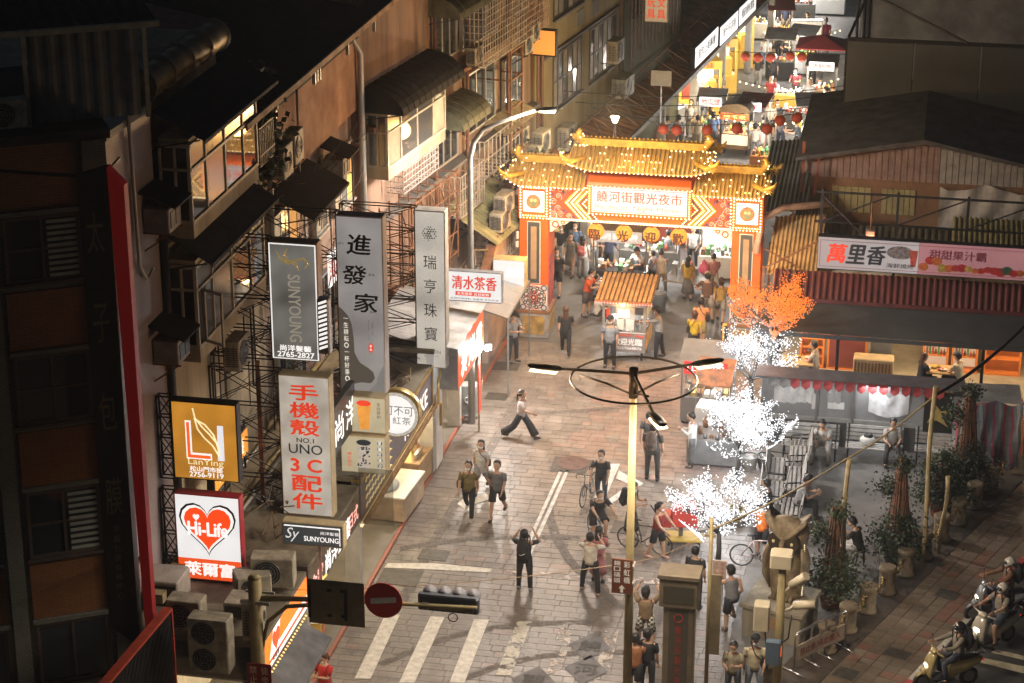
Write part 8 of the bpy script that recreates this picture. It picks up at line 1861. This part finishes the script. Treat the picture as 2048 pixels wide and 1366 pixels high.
stall('orange crate stall right behind the gate roof',1535,345,1.6,.8,.7,M('crate_orange',(.6,.2,.04),.5,var=.2),None,2.0,None,None,17,8,50)
stall('far white stall with a car poster',1645,30,2.4,.8,.9,lw,None,2.6,None,None,18,8,110,back=LIT('white_wall_lit'))
stall('far grey stall at the top of the lane',1585,40,2.4,.8,.9,steel_gr,None,2.6,None,None,19,8,90)
stall('bag and shoe stall below the lit shop signs',1400,232,1.6,.7,.9,wood,None,2.3,None,None,20,8,60,(1,.85,.6))
stall('small stall in front of the yellow booths',1530,80,1.6,.7,.9,lw,None,2.3,None,None,21,8,70)
stall('snack stall between the cup stall and the lane centre',1558,160,1.4,.8,.9,blk_c,M('grey_canopy'),2.2,None,None,22,7,60)
for i,(px,py,w_,cm_,tx_,lab) in enumerate(((1500,300,1.3,'maroon_canopy','豆花','maroon canopied stall beside the roast cart'),(1625,300,1.5,'grey_canopy',None,'grey canopied stall at the right lane edge'),(1640,215,1.4,'brown_canopy','烤魷魚','brown canopied stall right of the glowing cups'),(1600,150,1.3,'white_canopy',None,'white canopied stall under the far lantern wire'),(1560,95,1.3,'maroon_canopy',None,'maroon canopied stall deep in the lane'),(1420,290,1.2,'white_canopy','地瓜球','white canopied stall next to the brick counter'),(1180,500,1.2,'maroon_canopy','藥燉排骨','maroon canopied stall behind the left pillar'))):
    stall(lab,px,py,w_,.8,.85,(lw,steel_gr,wood)[i % 3],M(cm_),2.15,tx_,None,60+i,8,55,(1,.82,.5),rz=(-.2,.15,0)[i % 3])
for i,(a,b,Y) in enumerate((((1420,228),(1690,215),92),((1480,160),(1690,150),103),((1530,62),(1680,58),116))):
    pa,pb_ = at(*a,Y=Y),at(*b,Y=Y); t = thing('bulb_string','string of small warm bulbs over the lane, %s from the camera' % ('first','second','third')[i],'lights',(0,0,0),0,'bulb strings over the lane'); pts = [pa.lerp(pb_,k/16)-Vector((0,0,.5*sin(pi*k/16))) for k in range(17)]
    q = MB(); q.tube(pts,.012,4); q.obj('wire',black,t); q = MB(); [q.octa(p-Vector((0,0,.09)),.055) for p in pts]; q.obj('bulbs',LIT('warm_small_bulb',(1,.74,.36),4,False),t,kind='stuff')
para = thing('red_parasol','dark red square parasol over the right hand stalls','parasol',at_g(1640,180)); q = MB(); q.loft([(0,0,2.75),(0,0,2.3),(0,0,2.25)],[.05,1.7,1.72],4,0,(.7,.7,0),False); q.obj('canopy',M('parasol_crimson',(.28,.02,.02),.7,var=.2),para); q = MB(); q.tube([(0,0,0),(0,0,2.7)],.03); q.obj('pole',steel_gr,para)
pbn = thing('price_banner','white cloth banner with red price figures over the far stall','banner',tuple(at(1613,66,Y=112)),.1); MB().box(-.75,.75,-.01,.01,-.6,.6).obj('cloth',M('banner_cloth',(.7,.68,.64),.7,var=.15,emit=.15,ecol=(1,1,1)),pbn); txt(pbn,'299',0,.25,.4,redp,y=-.016,w=.8,bold=.05); txt(pbn,'均一價',0,-.25,.3,redp,y=-.016,w=.7)
q = MB(); q.bar((-.8,0,.68),(.8,0,.72),.05); q.obj('light_tube',tubem,pbn); q = MB(); q.bar((-.78,.05,-at(1613,66,Y=112).z),(-.78,.05,.68),.04); q.bar((.78,.05,-at(1613,66,Y=112).z),(.78,.05,.68),.04); q.obj('pole',steel_gr,pbn)
# lit signboards and arcade roof on the left of the lane
FL = Frame(-13.35,78.0,atan2(1,.112))
ar = thing('arcade_canopy','rusty arcade canopy with gutter along the left of the lane','canopy',(FL.o.x,FL.o.y,0),FL.rz)
q = MB(); q.corr((0,-.9,3.5),(38,-.9,3.5),(38,2.2,4.3),(0,2.2,4.3),70,.05); q.obj('sheet_roof',M('rusty_sheet',(.42,.17,.05),.7,var=.45,scale=1.5),ar)
q = MB(); q.box(0,38,-1.0,-.88,3.3,3.5); q.obj('gutter',M('gutter_grey',(.2,.19,.17),.6,var=.3),ar)
for x in range(1,38,6): MB().box(x,x+.3,-.5,-.2,0,3.3).obj('pillar',M('tile_pillar'),ar)
q = MB()
for i in range(18): x = 1+i*2; q.bar((x,-.85,3.6),(x+1,.2,4.6),.04); q.bar((x+1,.2,4.6),(x+2,-.85,3.6),.04)
q.bar((0,.2,4.6),(38,.2,4.6),.05); q.obj('lattice',rust,ar)
MB().box(0,38,1.9,2.1,0,3.4).obj('shop_wall',M('lane_shop_wall',(.5,.46,.4),.6,var=.4,scale=.8,emit=.12,ecol=(1,.9,.7)),ar)
for i,(px0,py0,px1,py1,tx) in enumerate(((1390,118,1436,70,'鞋包上架專櫃'),(1440,75,1476,37,'流行名店街'),(1478,36,1512,2,'服飾館'))):
    a = FL.uv(px0,py0,.95); b = FL.uv(px1,py1,.95); t = thing('lane_sign','white lit shop sign over the lane, %s from the camera' % ('first','second','third')[i],'sign',FL.w(a[0],.95,a[1]-.45),FL.rz,'white shop signs along the lane'); L = b[0]-a[0]
    MB().cbox(0,L,0,.25,0,.95,.02).obj('casing',steel_dk,t); MB().box(.03,L-.03,-.012,-.001,.04,.91).obj('face',LIT('lane_face',(1,.98,.95),.85),t); txt(t,tx,L/2,.5,.45,inkp,y=-.018,w=L*.75,bold=.03)
p = at(1312,44,Y=84); ts = thing('toy_shop_sign','beige upright sign with red characters at the top edge','sign',(p.x,84,p.z)); MB().cbox(-.45,.45,0,.3,0,2.6,.02).obj('casing',M('tan_case'),ts); MB().box(-.42,.42,-.012,-.001,.03,2.57).obj('face',PANEL('toy_face',(.42,.3,.18),.7,.15),ts); vtxt(ts,'文具',.2,1.0,.08,.32,redp,y=-.018,bold=.04); vtxt(ts,'玩具',-.2,1.0,.08,.32,redp,y=-.018,bold=.04); txt(ts,'易',0,1.5,.7,M('print_blue',(.03,.06,.12),.5,var=0),y=-.018)
p = at(1322,172,Y=82); gs = thing('blank_board','small grey board on a bracket over the arcade roof','sign',(p.x,82,p.z)); MB().cbox(-.4,.4,0,.05,0,.6,.01).obj('board',M('board_grey',(.4,.38,.38),.5,var=.2),gs); q = MB(); q.bar((0,.1,-1.5),(0,.1,.1),.05); q.obj('post',steel_gr,gs)
ac_unit(FC.w(24.0,1.0,6.3),FC.rz,'outdoor unit hanging below the toy shop sign',1.0,.9,.45)
# red lantern strings across the lane
rlm = M('red_lantern',(.4,.05,.02),.6,var=.15,emit=.05,ecol=(1,.12,.03))
LA = MB(); LA.lathe((0,0,0),[(.06,-.2),(.15,-.17),(.21,-.08),(.22,0),(.21,.08),(.15,.17),(.06,.2)],12); LA = LA.mesh('paper_shell',rlm); LB = MB(); LB.cyl((0,0),.06,-.24,-.2,8); LB = LB.mesh('lower_cap',M('lantern_cap',(.3,.2,.05),.5,var=.1)); LD = MB(); LD.cyl((0,0),.06,.2,.24,8); LD = LD.mesh('upper_cap',M('lantern_cap'))
strs = (((1462,103),(1700,108),98.0,((1491,113),(1516,115),(1541,115),(1580,112),(1604,114)),'far'),((1180,215),(1700,240),84.0,((1327,258),(1354,260),(1415,260),(1474,257),(1534,258),(1560,241),(1594,236)),'near'))
for (a,b,Y,ls,nm_) in strs:
    pa,pb_ = at(*a,Y=Y),at(*b,Y=Y); pts = [pa]+[at(x,y-10,Y=Y) for x,y in ls]+[pb_]
    cable('lantern_wire','%s wire of red lanterns across the lane' % nm_,pts,.018,black,.02,4)
    for i,(x,y) in enumerate(ls):
        p = at(x,y,Y=Y); t = thing('red_lantern','red lantern on the %s wire, %s from the left' % (nm_,('first','second','third','fourth','fifth','sixth','seventh')[i]),'lantern',(p.x,Y,p.z),0,'red lanterns on wires over the lane')
        for nm2,me in (('paper_shell',LA),('lower_cap',LB),('upper_cap',LD)): link(bpy.data.objects.new(nm2,me),t)
p = at(1523,4,Y=110); t = thing('red_lantern','lone red lantern at the very top of the lane','lantern',(p.x,110,p.z),0,'red lanterns on wires over the lane'); link(bpy.data.objects.new('paper_shell',LA),t)
for i,(a,b) in enumerate((((1090,178),(1690,172)),((1100,200),(1690,186)),((1095,225),(1690,205)),((1120,150),(1330,300)))):
    cable('overhead_wire','thin overhead wire across the lane, %s from the top' % ('first','second','third','fourth')[i],[at(*a,Y=81+i),at(*b,Y=81+i)],.016,black,.35)
fl2 = thing('roof_floodlight','white floodlight on a lattice stand behind the gate roof','lamp',tuple(at(1230,240,Y=74))); q = MB(); q.loft([(0,0,.12),(0,0,-.1)],[(.16,.1),(.08,.06)],8); q.obj('head',LIT('flood_head',(1,.9,.65),5),fl2)
z_ = at(1230,240,Y=74).z; q = MB(); q.bar((-.3,0,-z_+3),(0,0,-.1),.04); q.bar((.3,0,-z_+3),(0,0,-.1),.04); q.bar((-.3,0,-z_+3),(.15,0,-1),.03); q.obj('stand',steel_gr,fl2); lamp('flood_light','POINT',(-.1,.15,.2),420,(1,.74,.38),.1,fl2)
# ------------------------------------------------------------------ things on the left pavement and in the plaza
vm = thing('vending_machine','yellow patterned vending machine on the left pavement','vending machine',(-14.55,46.9,.1),R(10)); MB().cbox(-.42,.42,-.4,.4,0,1.75,.03).obj('body',M('vend_yellow',(.6,.38,.08),.45,var=.25,scale=3),vm); MB().box(-.36,.36,-.415,-.401,.9,1.6).obj('window',LIT('vend_window',(1,.85,.6),.5),vm); MB().box(.421,.43,-.3,.3,.2,1.3).obj('side_print',M('vend_print',(.6,.2,.08),.5,var=.6,scale=5),vm)
g = random.Random(8); q = MB()
for _ in range(14): x,z,r_ = g.uniform(-.35,.35),g.uniform(.1,.85),g.uniform(.03,.07); q.prism([(x+r_*cos(a_),z+r_*sin(a_)) for a_ in [k*pi/5 for k in range(10)]],'y',-.41,-.402)
q.obj('spot_print',M('vend_print'),vm,kind='stuff')
for i,(px,py,w_,d_,h_,lab,m_) in enumerate(((775,1050,1.2,1.9,.75,'pale timber chest with folded cloth at the tea shop',M('pale_timber',(.5,.38,.26),.6,var=.3)),(812,985,1.0,1.3,.8,'display case of food on the left pavement',M('case_wood',(.4,.27,.15),.5,var=.2)),(838,935,.9,1.2,1.0,'narrow counter with a lit sign below the rope',wood))):
    p = G(px,py); t = thing('pavement_counter',lab,'counter',(p.x-.1,p.y,.1),R(-4)); MB().cbox(-w_/2,w_/2,0,d_,.05,h_,.02).obj('body',m_,t); MB().cbox(-w_/2-.03,w_/2+.03,-.03,d_+.03,h_,h_+.05,.01).obj('top',white if i == 0 else m_,t)
    if i == 0: q = MB(); q.ell((-.1,.6,h_+.1),(.35,.5,.1),12,6); q.obj('folded_cloth',M('blue_grey_cloth',(.42,.46,.5),.8,var=.2),t)
    else: goods(t,-w_*.4,w_*.4,.2,h_+.05,6,50+i,gm,.1,.35,d_*.6); MB().box(-w_*.3,w_*.3,-.05,-.04,h_+.1,h_+.5).obj('lit_card',LIT('card_amber',(1,.6,.2),.9),t); lamp('counter_light','POINT',(.1,.3,h_+.9),16,WARM,.08,t)
    for a in (-1,1): MB().box(a*w_*.42-.03,a*w_*.42+.03,.05,.1,0,.05).obj('foot',black,t)
eb = thing('utility_cabinet','grey utility cabinet with a white emblem near the red banner','cabinet',at_g(938,832),.1); MB().cbox(-.3,.3,-.25,.25,0,.12,.02).obj('base',concrete,eb); MB().cbox(-.26,.26,-.21,.21,.12,1.1,.03).obj('body',M('cabinet_grey',(.25,.25,.24),.5,var=.25),eb); q = MB(); q.torus((0,-.22,.62),.1,.02,'y',14,4); q.bar((0,-.22,.45),(0,-.22,.78),.03); q.obj('emblem',white,eb)
rct = thing('red_trolley','red box trolley on a yellow wheeled frame under the near light tree','trolley',at_g(1368,1085),.1)
MB().cbox(-.35,.35,-.3,.3,.6,1.15,.03).obj('red_box',M('trolley_red',(.6,.06,.04),.45,var=.15),rct); MB().cbox(-.75,-.36,-.25,.25,.55,.9,.03).obj('red_basket',M('trolley_red'),rct); MB().cbox(-.5,.5,-.3,.3,.15,.22,.02).obj('yellow_frame',M('trolley_yellow',(.55,.38,.06),.5,var=.2),rct); q = MB(); q.bar((-.1,0,.2),(-.1,0,.62),.12); q.obj('post',steel_gr,rct)
for a in (-.42,.42):
    for b in (-.25,.25): q = MB(); q.torus((a,b,.08),.06,.022,'x',12,5); q.obj('wheel',rubber,rct)
q = MB(); q.tube([(-.75,0,.8),(-.95,0,1.1)],.02); q.obj('handle',black,rct)
stall('grey plaza stall with trays under the brightest tree',1425,935,1.6,1.4,.85,M('stall_grey',(.2,.2,.2),.5,var=.3),None,2.0,None,None,23,8,0,mats=[steel_gr,M('goods_brown')])
stall('covered plaza stall with a red notice behind the trees',1410,850,1.6,1.2,.9,M('stall_dark',(.2,.19,.18),.5,var=.2),M('slate_canopy',(.2,.2,.2),.6,var=.2),2.1,'山豬肉',LIT('notice_red',(.8,.05,.04),.5),24,7,15)
opo = thing('poster_cart','cart roof covered by an orange and brown food poster','food cart',(-6.15,62.4,0),-.1); opo.scale = (.65,.65,.9); MB().cbox(-.8,.8,0,1.2,.2,1.0,.02).obj('body',white,opo); q = MB(); q.hexa([(-.9,-.2,1.9),(.9,-.2,1.9),(.9,1.3,2.5),(-.9,1.3,2.5),(-.9,-.2,1.94),(.9,-.2,1.94),(.9,1.3,2.54),(-.9,1.3,2.54)]); q.obj('poster_roof',M('food_poster',(.6,.22,.08),.5,var=.7,scale=2.5,dirt=(.12,.08,.06)),opo)
for a in (-.78,.78):
    for b in (.03,1.17): MB().box(a-.02,a+.02,b-.02,b+.02,1.0,2.0).obj('post',steel_gr,opo)
for i,(px,py,lab,m_) in enumerate(((1498,935,'white tub under the trees',white),(1470,1040,'coil of striped hose by the near tree',M('hose_stripe',(.4,.3,.1),.6,var=.5,scale=9)),(1530,935,'steel bowl and pipes near the first bench',steel_lt))):
    t = thing('plaza_clutter',lab,'tub',at_g(px,py)); 
    q = MB(); 
    if i == 1:
        for k in range(4): q.torus((0,0,.06+.09*k),.24,.04,'z',18,6)
        q.obj('coil',m_,t)
    else: q.lathe((0,0,0),[(.2,0),(.27,.35),(.29,.37),(.24,.36)],14); q.obj('tub',m_,t); q = MB(); q.torus((0,0,.38),.28,.015,'z',16,5); q.obj('lip',steel_gr,t)
# ------------------------------------------------------------------ light of the place
# glow of the gate's bulbs
for x in (-12.4,-10.6,-8.4,-6.6): lamp('gate_glow','POINT',(x,GATE_Y-2.2,4.4),80,(1,.54,.17),.35,None)
for x in (-12.6,-9.5,-6.4): lamp('gate_roof_glow','POINT',(x,GATE_Y-1.3,7.3),85,(1,.52,.14),.3,None)
for y in (43,47,51,54,56.5,59.5,63.5): lamp('shopfront_light','POINT',(-14.6,y,2.2),22,(1,.8,.5),.2,None)
# two more street lamps of the same road, across the crossing behind the viewer
for x,y,pw_,lab in ((3.5,27.0,270,'hooded street lamp across the crossing, on the right'),(-7.0,25.0,520,'hooded street lamp across the crossing, on the left')):
    t = thing('hooded_street_lamp',lab,'street lamp',(x,y,0)); q = MB(); q.loft([(0,0,0),(0,0,10.2)],[.13,.08],10); q.obj('post',pole_y,t); q = MB(); q.loft([(0,-.3,10.2),(0,.3,10.22),(0,1.0,10.2)],[(.1,.05),(.2,.07),(.1,.04)],10); q.obj('lamp_head',pole_g,t); MB().box(-.15,.15,.2,.9,10.08,10.11).obj('lens',LIT('street_lens'),t); lamp('street_light','SPOT',(0,.5,10.0),pw_,(1,.68,.36),.3,t,(0,0,0),R(154),.25)
# added haze volume: lifts the blacks and spreads glow round the lamps
hz = bpy.data.materials.new('added_haze'); hz.use_nodes = True; n_ = hz.node_tree.nodes; n_.clear(); ho = n_.new('ShaderNodeOutputMaterial'); hv = n_.new('ShaderNodeVolumePrincipled')
hv.inputs['Color'].default_value = (.82,.9,1.0,1); hv.inputs['Density'].default_value = .0013; hv.inputs['Anisotropy'].default_value = .3
hz.node_tree.links.new(hv.outputs[0],ho.inputs['Volume'])
MB().box(-161,161,-61,301,-1.6,29).obj('haze',hz,kind='stuff',label='thin haze added over the market for glow and lifted blacks')
bpy.data.objects.remove(_fo)
